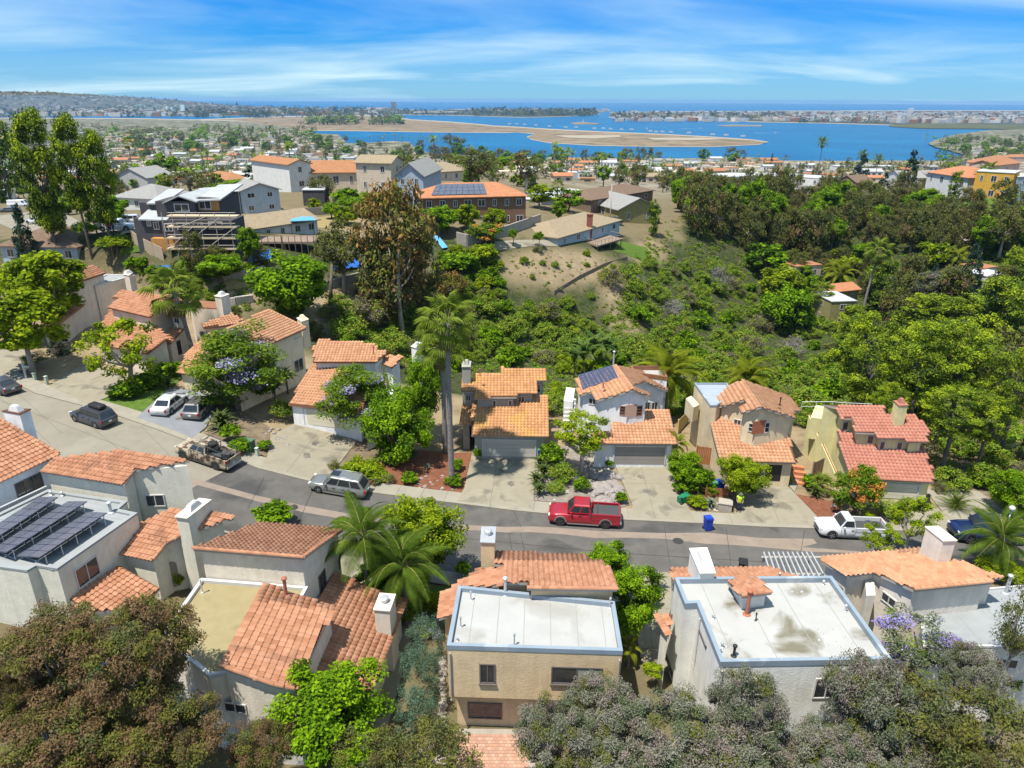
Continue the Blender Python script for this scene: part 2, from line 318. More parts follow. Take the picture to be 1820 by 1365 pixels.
b = MB(); b.face([(-26000, 500, SEA), (26000, 500, SEA), (26000, 26000, SEA), (-26000, 26000, SEA)]); b.build('sea', water_material(), kind='structure')
M_land = mat('dry_flat', (0.20, 0.135, 0.085), (0.33, 0.25, 0.16), 0.012, 0.95, detail=10, spec=0.05, stain=((0.10, 0.115, 0.055), 0.02, 0.52))
M_park = mat('bay_shore_land', (0.045, 0.075, 0.03), (0.26, 0.22, 0.15), 0.02, 0.95, detail=10, spec=0.05, stain=((0.40, 0.36, 0.29), 0.03, 0.53))
M_dark = mat('wooded_shore', (0.035, 0.05, 0.03), (0.10, 0.10, 0.075), 0.02, 0.95, detail=8, spec=0.05)
M_sand = mat('beach_sand', (0.36, 0.30, 0.22), (0.46, 0.40, 0.31), 0.05, 0.95, spec=0.05)
M_marsh = mat('marsh', (0.055, 0.065, 0.025), (0.10, 0.095, 0.04), 0.01, 0.95, spec=0.05)
def flat(name, px, z, m, kind='structure', thick=1.0):
    b = MB(); b.prism([W(x, y, z) for x, y in px], z - thick); return b.build(name, m, kind=kind)
_shz = [0]
def shore(name, px, m, rim=2.0, z=SEA + 0.9):
    """land with a sandy rim: sand sheet below, land sheet inset above"""
    _shz[0] += 1; z += .05 * _shz[0]
    flat('beach', px, z - 0.5, M_sand)
    c = np.mean(np.array(px, float), 0); ins = []
    n = len(px)
    for i in range(n):
        a = np.array(px[i - 1], float); b_ = np.array(px[i], float); d = np.array(px[(i + 1) % n], float)
        t = d - a; nn = np.array([t[1], -t[0]]); nn = nn / (np.linalg.norm(nn) + 1e-9)
        if nn @ (c - b_) < 0: nn = -nn
        ins.append(tuple(b_ + nn * rim * np.array([2.0, 1.0])))
    flat(name, ins, z, m)
# mainland shore (the plain below the hills) with its coves, photo pixels on the water's edge
main = [(-700, 209), (0, 209), (240, 210), (420, 214), (520, 228), (556, 238), (600, 240), (618, 256), (700, 251), (726, 253), (735, 262), (760, 272), (830, 276), (900, 281), (960, 284), (1060, 280), (1200, 283), (1330, 280),
        (1450, 292), (1550, 298), (1640, 290), (1700, 282), (1716, 274), (1690, 266), (1664, 260), (1652, 255), (1668, 248), (1700, 240), (1760, 232), (1850, 228), (2600, 230), (2600, 330), (-700, 330)]
shore('plain', main, M_park, rim=1.3, z=SEA + 2.2)
flat('plain_under', [(-700, 300), (2600, 300), (2600, 345), (-700, 345)], SEA + 2.9, M_park)
shore('spit_land', [(330, 213), (480, 207), (640, 204), (700, 207), (730, 212), (800, 216), (870, 222), (936, 234), (905, 236), (760, 235), (640, 233), (520, 232), (420, 226)], M_land, rim=1.5)
shore('fiesta_flat', [(850, 222), (900, 224), (980, 229), (1080, 234), (1180, 238), (1270, 243), (1340, 248), (1366, 252), (1350, 257), (1270, 261), (1160, 260.5), (1060, 259), (975, 254), (944, 248), (936, 243), (950, 238), (920, 235.5), (870, 233.5)], M_land, rim=1.6)
flat('sand_patch', [(985, 240.5), (1100, 240), (1105, 243), (1060, 246), (1010, 244.5)], SEA + 2.2, M_sand)
flat('sand_patch', [(1150, 245), (1250, 244.5), (1290, 247.5), (1230, 249), (1160, 248)], SEA + 2.2, M_sand)
shore('far_island', [(560, 195), (700, 194), (770, 196), (830, 193.5), (960, 194), (1066, 196), (1066, 203), (1010, 207), (930, 209), (850, 206.5), (800, 205), (730, 204), (640, 203.5), (560, 203)], M_dark, rim=0.8)
shore('far_town_land', [(1085, 199), (1200, 198), (1360, 197), (1600, 196), (1900, 196), (2600, 198), (2600, 226), (1820, 226), (1700, 226), (1600, 223), (1480, 219.5), (1300, 216), (1160, 212), (1082, 208.5)], M_dark, rim=1.2)
flat('marsh', [(1580, 222.5), (1640, 219), (1820, 221.5), (1900, 222), (1900, 233), (1780, 229), (1640, 228), (1585, 225)], SEA + 2.0, M_marsh)
shore('sandbar', [(1014, 219), (1030, 217), (1066, 219), (1060, 221), (1020, 221)], M_land, rim=0.4)
shore('sandbar', [(1275, 223), (1300, 221.5), (1355, 222.5), (1352, 224.5), (1290, 224.5)], M_land, rim=0.4)
shore('left_shore', [(-700, 190), (330, 188), (480, 190), (560, 192.5), (620, 196), (690, 199), (640, 203), (500, 205), (330, 206), (-700, 207)], M_dark, rim=0.5)
# the long hill on the left horizon
hb = MB(); prof = [(-900, 120, 7200), (-500, 132, 7200), (-200, 138, 7000), (0, 132, 7000), (60, 133, 7000), (110, 130, 6900), (180, 108, 6800), (240, 96, 6800), (300, 74, 6700), (350, 45, 6600), (400, 25, 6500), (470, 10, 6400)]
rng = random.Random(3); V = []; Fc = []; cols = []
for i in range(len(prof) - 1):
    for k in range(10):
        t = k / 10; x = prof[i][0] * (1 - t) + prof[i + 1][0] * t; h = prof[i][1] * (1 - t) + prof[i + 1][1] * t + rng.uniform(-3, 3); d = prof[i][2]
        cols.append((x, h, d))
for x, h, d in cols:
    c = WY(x, 200, d); xr = c[0]
    for kk, (dd, hh) in enumerate(((0, 0), (0.35, 0.35), (0.7, 0.8), (1.0, 1.0), (1.35, 0.8), (2.0, 0.1))):
        V.append((xr * (1 + 0.0 * dd), d - 1400 + dd * 1400, SEA + h * hh * (1 + rng.uniform(-0.05, 0.05))))
for i in range(len(cols) - 1):
    for k in range(5): Fc.append((i * 6 + k, (i + 1) * 6 + k, (i + 1) * 6 + k + 1, i * 6 + k + 1))
hb.raw(V, Fc); hb.build('hills', mat('hill_scrub', (0.03, 0.045, 0.03), (0.16, 0.15, 0.12), 0.012, 0.95, detail=12, spec=0.05, stain=((0.5, 0.48, 0.45), 0.03, 0.66)), smooth=True, kind='structure')
HILL = V

# ---- road, pavement, driveways laid over the lots
M_asph = mat('asphalt', (0.092, 0.085, 0.078), (0.136, 0.127, 0.116), 0.5, 0.9, bump=0.15, bscale=40, spec=0.2, stain=((0.055, 0.054, 0.053), 0.25, 0.55, 0.8))
M_conc_road = mat('road_concrete', (0.27, 0.24, 0.185), (0.34, 0.31, 0.245), 0.3, 0.9, bump=0.1, bscale=30, spec=0.2, stain=((0.24, 0.215, 0.17), 0.5, 0.58, 0.6))
M_conc = mat('drive_concrete', (0.30, 0.265, 0.195), (0.375, 0.335, 0.25), 0.5, 0.9, bump=0.1, bscale=30, spec=0.2, stain=((0.17, 0.15, 0.115), 0.5, 0.54, 0.75))
M_walk = mat('pavement_concrete', (0.31, 0.28, 0.22), (0.38, 0.345, 0.275), 0.8, 0.9, spec=0.2, stain=((0.32, 0.29, 0.23), 0.9, 0.6, 0.6))
M_patch = mat('trench_patch', (0.27, 0.21, 0.165), (0.33, 0.265, 0.215), 0.6, 0.9, spec=0.15, stain=((0.22, 0.175, 0.14), 0.8, 0.55, 0.6))
M_slate = mat('slate_drive', (0.21, 0.22, 0.24), (0.28, 0.285, 0.30), 0.8, 0.85, bump=0.2, bscale=8)
M_mulch = mat('red_mulch', (0.14, 0.055, 0.032), (0.23, 0.10, 0.06), 2.5, 0.95, bump=0.6, bscale=14, spec=0.05)
M_dirt = mat('bed_soil', (0.10, 0.075, 0.05), (0.21, 0.165, 0.11), 1.4, 0.95, bump=0.5, bscale=10, spec=0.05)
M_rockb = mat('rock_bed', (0.20, 0.175, 0.15), (0.36, 0.31, 0.265), 2.2, 0.95, bump=0.6, bscale=9, spec=0.05)
M_lawn = mat('lawn', (0.07, 0.13, 0.02), (0.14, 0.21, 0.04), 1.5, 0.95, bump=0.4, bscale=25, spec=0.05)
M_drylawn = mat('dry_lawn', (0.30, 0.23, 0.10), (0.39, 0.31, 0.155), 0.5, 0.95, bump=0.3, bscale=20, spec=0.05)
KN = [-50, -34, -28, -12, -6]
def drape(name, P, dz, m, side=0.0, kind='structure', parent=None):
    """a flat sheet (or slab with sides) that follows the fall of the street"""
    bm = bmesh.new(); vs = [bm.verts.new((p[0], p[1], 0)) for p in P]; bm.faces.new(vs)
    for kx in KN: bmesh.ops.bisect_plane(bm, geom=bm.verts[:] + bm.edges[:] + bm.faces[:], plane_co=(kx, 0, 0), plane_no=(1, 0, 0))
    for v in bm.verts: v.co.z = zs(v.co.x) + dz
    bmesh.ops.recalc_face_normals(bm, faces=bm.faces)
    if bm.faces[0].normal.z < 0: bmesh.ops.reverse_faces(bm, faces=bm.faces)
    if side:
        be = [e_ for e_ in bm.edges if e_.is_boundary]; r_ = bmesh.ops.extrude_edge_only(bm, edges=be)
        for v in r_['geom']:
            if isinstance(v, bmesh.types.BMVert): v.co.z -= side
    me = bpy.data.meshes.new(name); bm.to_mesh(me); bm.free(); me.materials.append(m); return link(name, me, parent, kind)
def S(px, py):
    """photo pixel -> point on the street slope"""
    p = W(px, py, 0)
    for _ in range(12): p = W(px, py, zs(p[0]))
    return p
FC = [(-40, 652), (0, 671), (63, 700), (165, 727), (215, 742), (278, 764), (339, 787), (430, 822), (460, 834), (551, 857), (662, 877), (788, 893), (915, 909), (978, 915), (1117, 926), (1251, 932), (1355, 938), (1448, 941), (1600, 945), (1820, 950), (1930, 953)]
fc = [S(*p)[:2] for p in FC]; fc = [np.array(p) for p in fc]
def offs(P, d):
    out = []
    for i, p in enumerate(P):
        t = P[min(i + 1, len(P) - 1)] - P[max(i - 1, 0)]; t = t / np.linalg.norm(t); out.append(p + np.array([-t[1], t[0]]) * d)
    return out
RW = 9.3
nc = offs(fc, -RW)
k0 = 7
drape('road', list(fc[k0:]) + list(nc[k0:])[::-1], 0.02, M_asph)
drape('street', list(fc[:k0 + 1]) + list(nc[:k0 + 1])[::-1], 0.015, M_conc_road)
def strip(name, A, B, dz, m, side):
    """a band cut into slabs with narrow joints"""
    tot = 0
    for i in range(len(A) - 1):
        ln = np.linalg.norm(A[i + 1] - A[i]); n = max(1, int(round(ln / 1.9)))
        for k in range(n):
            g = 0.012 / ln * n
            t0, t1 = (k + g) / n, (k + 1 - g) / n
            q = [A[i] * (1 - t0) + A[i + 1] * t0, A[i] * (1 - t1) + A[i + 1] * t1, B[i] * (1 - t1) + B[i + 1] * t1, B[i] * (1 - t0) + B[i + 1] * t0]
            yield q
fk = offs(fc, 0.18); fs = offs(fc, 1.75); nk = offs(nc, -0.18); ns = offs(nc, -1.5)
drape('kerb', list(fc) + list(fk)[::-1], 0.125, M_walk, 0.14); drape('kerb', list(nc) + list(nk)[::-1], 0.125, M_walk, 0.14)
for A, B in ((fk, fs), (nk, ns)):
    root = None
    for q in strip('slab', A, B, 0.12, M_walk, 0.14):
        if root is None: root = drape('pavement', list(A) + list(B)[::-1], 0.10, M_dirt, 0.10)
        drape('paving_slab', q, 0.128, M_walk, 0.06, kind=None, parent=root)
# pale trench repair running along the road
up_ = [(320, 846), (349, 852), (460, 882), (540, 899), (640, 917), (720, 926), (783, 932), (860, 935), (900, 937), (945, 936), (988, 938), (1060, 944), (1112, 946), (1180, 948), (1254, 947), (1355, 957), (1445, 958), (1452, 966), (1425, 973), (1470, 976), (1530, 981)]
lo_ = [(1530, 984), (1440, 981), (1355, 973), (1300, 969), (1254, 967), (1180, 958), (1112, 956), (1060, 957), (1000, 950), (940, 946), (900, 947), (860, 944), (783, 940), (720, 936), (640, 928), (540, 911), (460, 892), (349, 862), (320, 855)]
drape('road_patch', [S(*p)[:2] for p in up_ + lo_], 0.026, M_patch)
def drive(px, m, dz=0.135, name='driveway'): return drape(name, [S(*p)[:2] for p in px], dz, m, 0.14)
drive([(0, 606), (60, 628), (70, 640), (25, 668), (2, 664), (-30, 640)], M_conc)
drive([(88, 688), (150, 648), (225, 668), (260, 640), (330, 628), (262, 678), (176, 714), (160, 722)], M_conc)
drive([(243, 744), (303, 690), (394, 706), (366, 762), (342, 780)], M_slate)
drive([(520, 756), (622, 764), (645, 772), (588, 846), (552, 852), (464, 830), (476, 812), (481, 779)], M_conc)
drive([(838, 812), (952, 813), (948, 906), (812, 893), (826, 868)], M_conc)
drive([(1092, 826), (1186, 826), (1223, 906), (1236, 928), (1120, 921), (1124, 900)], M_conc)
drive([(1322, 866), (1388, 854), (1453, 921), (1450, 936), (1302, 930)], M_conc)
drive([(1570, 888), (1634, 886), (1700, 928), (1690, 942), (1560, 938)], M_conc)
drive([(1640, 868), (1690, 868), (1740, 875), (1790, 915), (1830, 945), (1700, 942)], M_walk, 0.11, 'path')
drive([(1040, 800), (1060, 797), (1066, 830), (1096, 842), (1088, 848), (1060, 838), (1044, 822)], M_walk, 0.11, 'path')
drive([(1388, 850), (1408, 836), (1420, 855), (1412, 876)], M_walk, 0.11, 'path')
drive([(608, 1000), (680, 985), (660, 1120), (600, 1120)], M_conc)
drive([(1112, 1016), (1192, 1020), (1200, 1200), (1140, 1180)], M_conc)
drive([(700, 1090), (738, 1110), (725, 1160), (690, 1290), (640, 1390), (600, 1390), (660, 1230), (690, 1150)], M_conc, 0.1, 'path')
def bed(px, m, dz=0.06, name='planting_bed'): return drape(name, [S(*p)[:2] for p in px], dz, m, 0.06)
bed([(735, 800), (838, 806), (824, 868), (822, 876), (700, 860), (660, 846), (690, 812)], M_mulch)
bed([(1412, 878), (1490, 895), (1500, 924), (1455, 920)], M_mulch)
bed([(950, 800), (1040, 790), (1046, 826), (1092, 850), (1120, 898), (1100, 903), (950, 890)], M_rockb)
bed([(588, 842), (645, 775), (690, 800), (660, 846), (700, 862), (640, 868), (600, 862)], M_dirt)
bed([(1226, 905), (1190, 830), (1240, 800), (1320, 860), (1300, 926)], M_dirt)
bed([(40, 655), (88, 690), (76, 700), (36, 684)], M_dirt)
bed([(176, 712), (262, 682), (330, 640), (345, 650), (306, 690), (244, 740), (210, 738)], M_lawn)
bed([(398, 712), (480, 760), (478, 812), (440, 812), (370, 782), (368, 766)], M_dirt)
bed([(1640, 860), (1900, 830), (1900, 950), (1800, 930), (1740, 878)], M_dirt, 0.05)
bed([(735, 1050), (800, 1040), (800, 1110), (740, 1110)], M_lawn)
bed([(1690, 1010), (1830, 990), (1900, 1080), (1760, 1060)], M_dirt)

def lines(name, segs, m_, wd, dz, parent=None):
    for i, sg in enumerate(segs):
        P = [np.asarray(S(*p)[:2]) for p in sg]; n = len(P); t = P[-1] - P[0]; t = t / np.linalg.norm(t); nn = np.array([-t[1], t[0]]) * wd / 2
        drape(name, [p + nn for p in P] + [p - nn for p in P[::-1]], dz, m_)
M_joint = mat('joint', (.135, .12, .095), rough=.95); M_crack = mat('crack_seal', (.035, .034, .033), rough=.8)
lines('concrete_joint', [((-20, 690), (90, 790)), ((130, 735), (250, 830)), ((20, 690), (110, 770)), ((250, 757), (330, 840)), ((0, 712), (300, 830))], M_joint, .04, .030)
lines('road_crack', [((912, 905), (926, 938)), ((925, 948), (935, 992)), ((905, 950), (912, 990)), ((560, 862), (530, 930)), ((700, 884), (690, 960)), ((1180, 932), (1190, 1000)), ((1290, 936), (1300, 1010)), ((1430, 942), (1420, 1000)), ((470, 848), (440, 905)), ((800, 955), (1110, 985)), ((1120, 985), (1420, 1003)), ((640, 935), (800, 957))], M_crack, .035, .034)
lines('drive_joint', [((885, 812), (870, 905)), ((842, 850), (950, 852)), ((1138, 828), (1165, 924)), ((1105, 862), (1205, 862)), ((1358, 862), (1385, 932)), ((1312, 898), (1432, 895)), ((570, 762), (510, 842)), ((500, 790), (612, 810)), ((190, 672), (120, 700)), ((628, 1010), (625, 1110)), ((690, 1160), (705, 1166)), ((664, 1230), (690, 1240)), ((1150, 1030), (1160, 1180)), ((1118, 1080), (1196, 1085))], M_joint, .035, .139)

for (x, y) in ((700, 925), (1205, 962), (520, 902)):
    p = S(x, y); b = MB(); b.lathe((p[0], p[1], p[2] + .02), [(.42, 0), (.42, .018), (.36, .02)], 20); b.build('manhole_cover', M_crack, kind='structure')
M_oil = mat('oil_mark', (.06, .055, .048), (.20, .18, .14), 1.2, .8)
for i, (x, y) in enumerate(((892, 838), (908, 862), (1140, 850), (1150, 875), (1350, 885), (1376, 900), (560, 790), (545, 812), (205, 690), (1600, 912), (300, 735), (320, 745))):
    p = S(x, y); b = MB(); n_s = 12; rr = [.35 * (1 + .4 * math.sin(k * 2.1 + i) * math.cos(k * 1.3 + i * 2)) for k in range(n_s)]
    b.face([(p[0] + rr[k] * math.cos(6.283 * k / n_s), p[1] + 1.2 * rr[k] * math.sin(6.283 * k / n_s), zs(p[0] + rr[k] * math.cos(6.283 * k / n_s)) + .1385) for k in range(n_s)]); b.build('oil_stain', M_oil, kind='structure')
# ------------------------------------------------------------------ house kit
M_tile = mat('terracotta', (0.32, 0.145, 0.080), (0.46, 0.235, 0.142), 0.9, 0.85, island=0.3, spec=0.12, stain=((0.19, 0.10, 0.065), 0.8, 0.58, 0.55))
M_tile_y = mat('terracotta_lichen', (0.40, 0.19, 0.085), (0.53, 0.285, 0.135), 0.7, 0.85, island=0.3, spec=0.15, stain=((0.50, 0.30, 0.07), 0.5, 0.55, 0.5))
M_tile_r = mat('terracotta_red', (0.36, 0.145, 0.10), (0.44, 0.195, 0.14), 0.9, 0.85, island=0.3, spec=0.15)
M_tile_p = mat('terracotta_pale', (0.40, 0.195, 0.105), (0.52, 0.285, 0.165), 0.9, 0.85, island=0.3, spec=0.15, stain=((0.25, 0.14, 0.08), 1.0, 0.62, 0.5))
M_deck = mat('roof_underlay', (0.11, 0.05, 0.03), (0.16, 0.075, 0.045), 2.0, 0.95)
M_fascia = mat('fascia_grey', (0.32, 0.29, 0.26), (0.38, 0.35, 0.31), 2.0, 0.8)
M_fascia_b = mat('fascia_brown', (0.20, 0.085, 0.045), (0.26, 0.12, 0.065), 2.0, 0.8)
M_white = mat('white_paint', (0.58, 0.57, 0.55), (0.66, 0.65, 0.63), 2.0, 0.6)
M_glass = mat('window_glass', (0.018, 0.022, 0.028), (0.05, 0.05, 0.055), 1.2, 0.06, spec=0.8)
M_curtain = mat('window_blind', (0.20, 0.23, 0.22), (0.33, 0.36, 0.34), 6.0, 0.3, spec=0.6, stretch=(6, 6, 0.2))
M_alu = mat('dark_frame', (0.13, 0.11, 0.10), rough=0.5)
M_memb = mat('roof_membrane', (0.47, 0.465, 0.445), (0.54, 0.535, 0.515), 0.7, 0.9, spec=0.2, stain=((0.33, 0.31, 0.265), 0.4, 0.55, 0.5))
M_memb_dirty = mat('roof_membrane_ponded', (0.48, 0.475, 0.45), (0.56, 0.55, 0.525), 0.6, 0.9, spec=0.2, stain=((0.19, 0.17, 0.105), 0.42, 0.56, 0.9))
M_memb_y = mat('roof_membrane_tan', (0.36, 0.295, 0.155), (0.43, 0.36, 0.20), 0.9, 0.9, spec=0.1, stain=((0.29, 0.24, 0.13), 0.8, 0.6, 0.6))
M_memb_g = mat('roof_membrane_grey', (0.34, 0.36, 0.365), (0.42, 0.44, 0.445), 0.6, 0.9, spec=0.2, stain=((0.28, 0.28, 0.27), 0.6, 0.6, 0.6))
M_metalcap = mat('parapet_metal', (0.23, 0.29, 0.35), (0.30, 0.36, 0.42), 0.6, 0.5, spec=0.5, stain=((0.55, 0.58, 0.60), 0.5, 0.58, 0.7))
M_seam = mat('roof_seam', (0.36, 0.36, 0.34), rough=0.9)
M_pv = mat('solar_cell', (0.042, 0.052, 0.085), (0.058, 0.068, 0.105), 2.0, 0.18, spec=0.5)
M_pvline = mat('solar_frame', (0.45, 0.46, 0.48), rough=0.4, metal=0.6)
M_steel = mat('galvanised', (0.45, 0.46, 0.47), (0.55, 0.56, 0.57), 3.0, 0.45, metal=0.5)
M_black = mat('black_plastic', (0.02, 0.02, 0.021), rough=0.5)
M_brownpipe = mat('painted_pipe', (0.30, 0.10, 0.06), (0.36, 0.14, 0.085), 3.0, 0.7)
M_garage = mat('garage_panel', (0.42, 0.40, 0.355), (0.47, 0.45, 0.40), 1.0, 0.7)
def stucco(name, c, k=0.82, st=0.5):
    d = tuple(x * k for x in c); return mat(name, d, c, 1.2, 0.92, bump=0.3, bscale=9, spec=0.1, stain=(tuple(x * 0.78 for x in c), 0.5, 0.57, st), streak=.09)
_tile_cache = {}
def tile_geo(w, ln):
    xs = np.array([-0.5, -0.28, -0.08, 0.12, 0.32, 0.5]) * w; hs = np.array([0.0, 0.035, 0.085, 0.085, 0.030, 0.0]) * (w / 0.32)
    V = [];
    for y, dz in ((-ln / 2, 0.058), (ln / 2, 0.0)):
        for x, h in zip(xs, hs): V.append((x, y, h + dz))
    for x in xs: V.append((x, -ln / 2 + 0.01, 0.0))
    Fq = [(i, i + 1, 7 + i, 6 + i) for i in range(5)] + [(12 + i, 13 + i, i + 1, i) for i in range(5)]
    return np.array(V), np.array(Fq)
def cap_geo(ln, r):
    V = []; n = 5
    for y, k in ((-ln / 2, 1.12), (ln / 2, 0.92)):
        for i in range(n + 1):
            t = math.pi * i / n; V.append((-math.cos(t) * r * k, y, math.sin(t) * r * k + (0.02 if y < 0 else 0)))
    Fq = [(i, i + 1, n + 2 + i, n + 1 + i) for i in range(n)]
    V.append((0, -ln / 2, 0)); c = len(V) - 1
    Fq += [(i + 1, i, c, c) for i in range(n)]
    return np.array(V), [tuple(dict.fromkeys(f)) for f in Fq]
def shared_mesh(key, fn, mts):
    if key not in _tile_cache:
        V, Fq = fn(); me = bpy.data.meshes.new(key[0]); me.from_pydata([tuple(v) for v in V], [], [tuple(int(i) for i in f) for f in Fq]); me.materials.append(mts); _tile_cache[key] = me
    return _tile_cache[key]
def inpoly(P, Q):
    """points P (n,2) inside polygon Q"""
    c = np.zeros(len(P), bool); n = len(Q)
    for i in range(n):
        a, b = Q[i], Q[(i + 1) % n]
        if abs(a[1] - b[1]) < 1e-9: continue
        k = ((a[1] > P[:, 1]) != (b[1] > P[:, 1])) & (P[:, 0] < (b[0] - a[0]) * (P[:, 1] - a[1]) / (b[1] - a[1]) + a[0]); c ^= k
    return c
def area2(Q): return sum(Q[i][0] * Q[(i + 1) % len(Q)][1] - Q[(i + 1) % len(Q)][0] * Q[i][1] for i in range(len(Q))) / 2
def inset_edges(Q, D):
    """like inset, with a distance for each edge i (from corner i to i + 1); Q counter-clockwise"""
    Q = [np.asarray(q[:2], float) for q in Q]; n = len(Q); Ln = []
    for i in range(n):
        a, b = Q[i], Q[(i + 1) % n]; t = b - a; t = t / (np.linalg.norm(t) + 1e-9); nn = np.array([-t[1], t[0]]); Ln.append((a + nn * D[i], t))
    out = []
    for i in range(n):
        (p, t), (q, u) = Ln[i - 1], Ln[i]; cr_ = t[0] * u[1] - t[1] * u[0]
        if abs(cr_) < 0.12: out.append(Q[i] + np.array([-u[1], u[0]]) * (D[i] + D[i - 1]) / 2); continue
        k = ((q[0] - p[0]) * u[1] - (q[1] - p[1]) * u[0]) / cr_; c = p + t * k
        out.append(c if np.linalg.norm(c - Q[i]) < 4 * max(max(D), .1) else Q[i] + np.array([-u[1], u[0]]) * D[i])
    return out
def inset(Q, d):
    """move every edge of a plan polygon inwards by d"""
    Q = [np.asarray(q[:2], float) for q in Q]
    if area2(Q) < 0: Q2 = inset(Q[::-1], d); return Q2[::-1]
    n = len(Q); out = []
    for i in range(n):
        a, b, c = Q[i - 1], Q[i], Q[(i + 1) % n]; t1 = b - a; t2 = c - b; t1 = t1 / (np.linalg.norm(t1) + 1e-9); t2 = t2 / (np.linalg.norm(t2) + 1e-9)
        n1 = np.array([-t1[1], t1[0]]); n2 = np.array([-t2[1], t2[0]]); k = 1 + n1 @ n2
        out.append(b + d * (n1 + n2) / max(k, 0.5))
    return out
class Plane:
    """roof plane rising from the line a-b (world points at equal height) to its left side, slope in degrees"""
    def __init__(s, a, b, deg):
        s.o = np.asarray(a, float); e = np.asarray(b, float) - s.o; e[2] = 0; s.ex = e / np.linalg.norm(e); h = np.array([-s.ex[1], s.ex[0], 0])
        s.ey = h * math.cos(R(deg)) + np.array([0, 0, 1]) * math.sin(R(deg)); s.n = np.cross(s.ex, s.ey)
        if s.n[2] < 0: s.n = -s.n
    def px(s, x, y):
        d = ray(x, y); t = ((s.o - CAMP) @ s.n) / (d @ s.n); return CAMP + d * t
    def z(s, x, y): return s.o[2] - (s.n[0] * (x - s.o[0]) + s.n[1] * (y - s.o[1])) / s.n[2]
class House:
    def __init__(s, name, label, base, wall, near=False, tile=M_tile, tw=0.31, te=0.37, cat='house', group=None, zg=None):
        p = S(*base) if zg is None else W(*base, zg); s.p = p; s.z0 = p[2]; s.root = thing(name, label, cat, p, 0, group); s.near = near; s.wallm = wall; s.tm = tile; s.tw = tw; s.te = te
        s.wb = MB(); s.walls = []; s.tiles = []; s.caps = []; s.pend = []; s.rnd = random.Random(name + label)
    # -- solid bodies
    def solid(s, top, zb=None, mi=0):
        zb = s.z0 - 0.6 if zb is None else zb
        s.wb.prism(top, zb, mi); n = len(top); top = [np.asarray(p, float) for p in top]
        zbl = zb if hasattr(zb, '__len__') else [zb] * n
        for i in range(n): s.walls.append((top[i], top[(i + 1) % n], min(zbl)))
    def block(s, px, z, zb=None, par=True):
        """box from three photo corners of its top at height z: near-left, near-right, far-right"""
        P = [W(x, y, z) for x, y in px]
        if len(P) == 3: P.append(P[0] + P[2] - P[1])
        s.solid(P, zb); return P
    def roof(s, poly, e0, e1, z, deg, body=True, ins=0.28, zb=None, tiles=True, thick=0.16, fascia=None, caps=(), tm=None, name='roof', sag=0.0):
        z += s.z0 if z < 50 else 0
        pl = Plane(W(*e0, z), W(*e1, z), deg); P = [pl.px(x, y) for x, y in poly]
        return s.roof3(P, pl, body, ins, zb, tiles, thick, fascia, caps, tm, name)
    def roof3(s, P, pl, body=True, ins=0.28, zb=None, tiles=True, thick=0.16, fascia=None, caps=(), tm=None, name='roof'):
        if area2([p[:2] for p in P]) < 0:
            n = len(P); caps = [n - 2 - c if c < n - 1 else n - 1 for c in caps]; P = P[::-1]
        b = MB(); b.prism([p - np.array([0, 0, 0.0]) for p in P], [p[2] - thick for p in P]); 
        b.m = [0] + [1] * len(P) + [1]
        ro = b.build(name, [M_deck if tiles else M_memb, fascia or M_fascia], s.root)
        if body:
            s.pend.append((P, pl, ins, zb, thick))
        if tiles:
            mt = tm or s.tm; w, e = s.tw, s.te; Q = np.array([((p - pl.o) @ pl.ex, (p - pl.o) @ pl.ey) for p in P])
            x0, y0 = Q.min(0); x1, y1 = Q.max(0)
            gx_ = np.arange(x0 + w / 2, x1 + w / 2, w); gy_ = np.arange(y0 + e * 0.3, y1 + e * 0.3, e)
            U, V_ = np.meshgrid(gx_, gy_); C = np.column_stack([U.ravel(), V_.ravel()]); C = C[inpoly(C, Q)]
            fl = pl.ey[2] < 0
            for c in C:
                s.tiles.append((pl.o + pl.ex * c[0] + pl.ey * c[1] + pl.n * (0.012 + s.rnd.uniform(0, 0.012)), pl, fl, ro, mt))
            n = len(P)
            for i in caps:
                a, c_ = P[i], P[(i + 1) % n]; ln = np.linalg.norm(c_ - a); k = max(1, int(ln / 0.40))
                for j in range(k):
                    s.caps.append((a + (c_ - a) * ((j + 0.5) / k) + np.array([0, 0, 0.05]), (c_ - a) / ln, pl.n, ro, mt))
        return ro, P, pl
    def bodies(s):
        """walls under the roofs; where two roofs share a ridge the bodies meet under it"""
        todo, s.pend = s.pend, []
        for P, pl, ins, zb, thick in todo:
            D = []; n = len(P)
            for i in range(n):
                a, b = P[i], P[(i + 1) % n]; sh = False
                for P2 in [t[0] for t in todo if t[0] is not P]:
                    for j in range(len(P2)):
                        c, d = P2[j], P2[(j + 1) % len(P2)]
                        if (np.linalg.norm(a - c) < .5 and np.linalg.norm(b - d) < .5) or (np.linalg.norm(a - d) < .5 and np.linalg.norm(b - c) < .5): sh = True
                D.append(-0.03 if sh else ins)
            Q = inset_edges(P, D) if min(D) < 0 else inset(P, ins)
            s.solid([np.array([q[0], q[1], pl.z(q[0], q[1]) - thick - 0.01]) for q in Q], zb)
    # -- things on walls
    def hit(s, px, py):
        if s.pend: s.bodies()
        d = ray(px, py); best = None
        for a, b, zb in s.walls:
            t = b - a; t = np.array([t[0], t[1], 0]); ln = np.linalg.norm(t)
            if ln < 0.2: continue
            t /= ln; nrm = np.array([t[1], -t[0], 0]); q = d @ nrm
            if q >= -1e-6: continue
            k = ((a - CAMP) @ nrm) / q; p = CAMP + d * k; u = (p - a) @ t
            if k > 0 and -0.05 <= u <= ln + 0.05:
                zt = a[2] + (b[2] - a[2]) * u / ln
                if zb - 0.05 <= p[2] <= zt + 0.3 and (best is None or k < best[0]): best = (k, a, t, nrm)
        return best
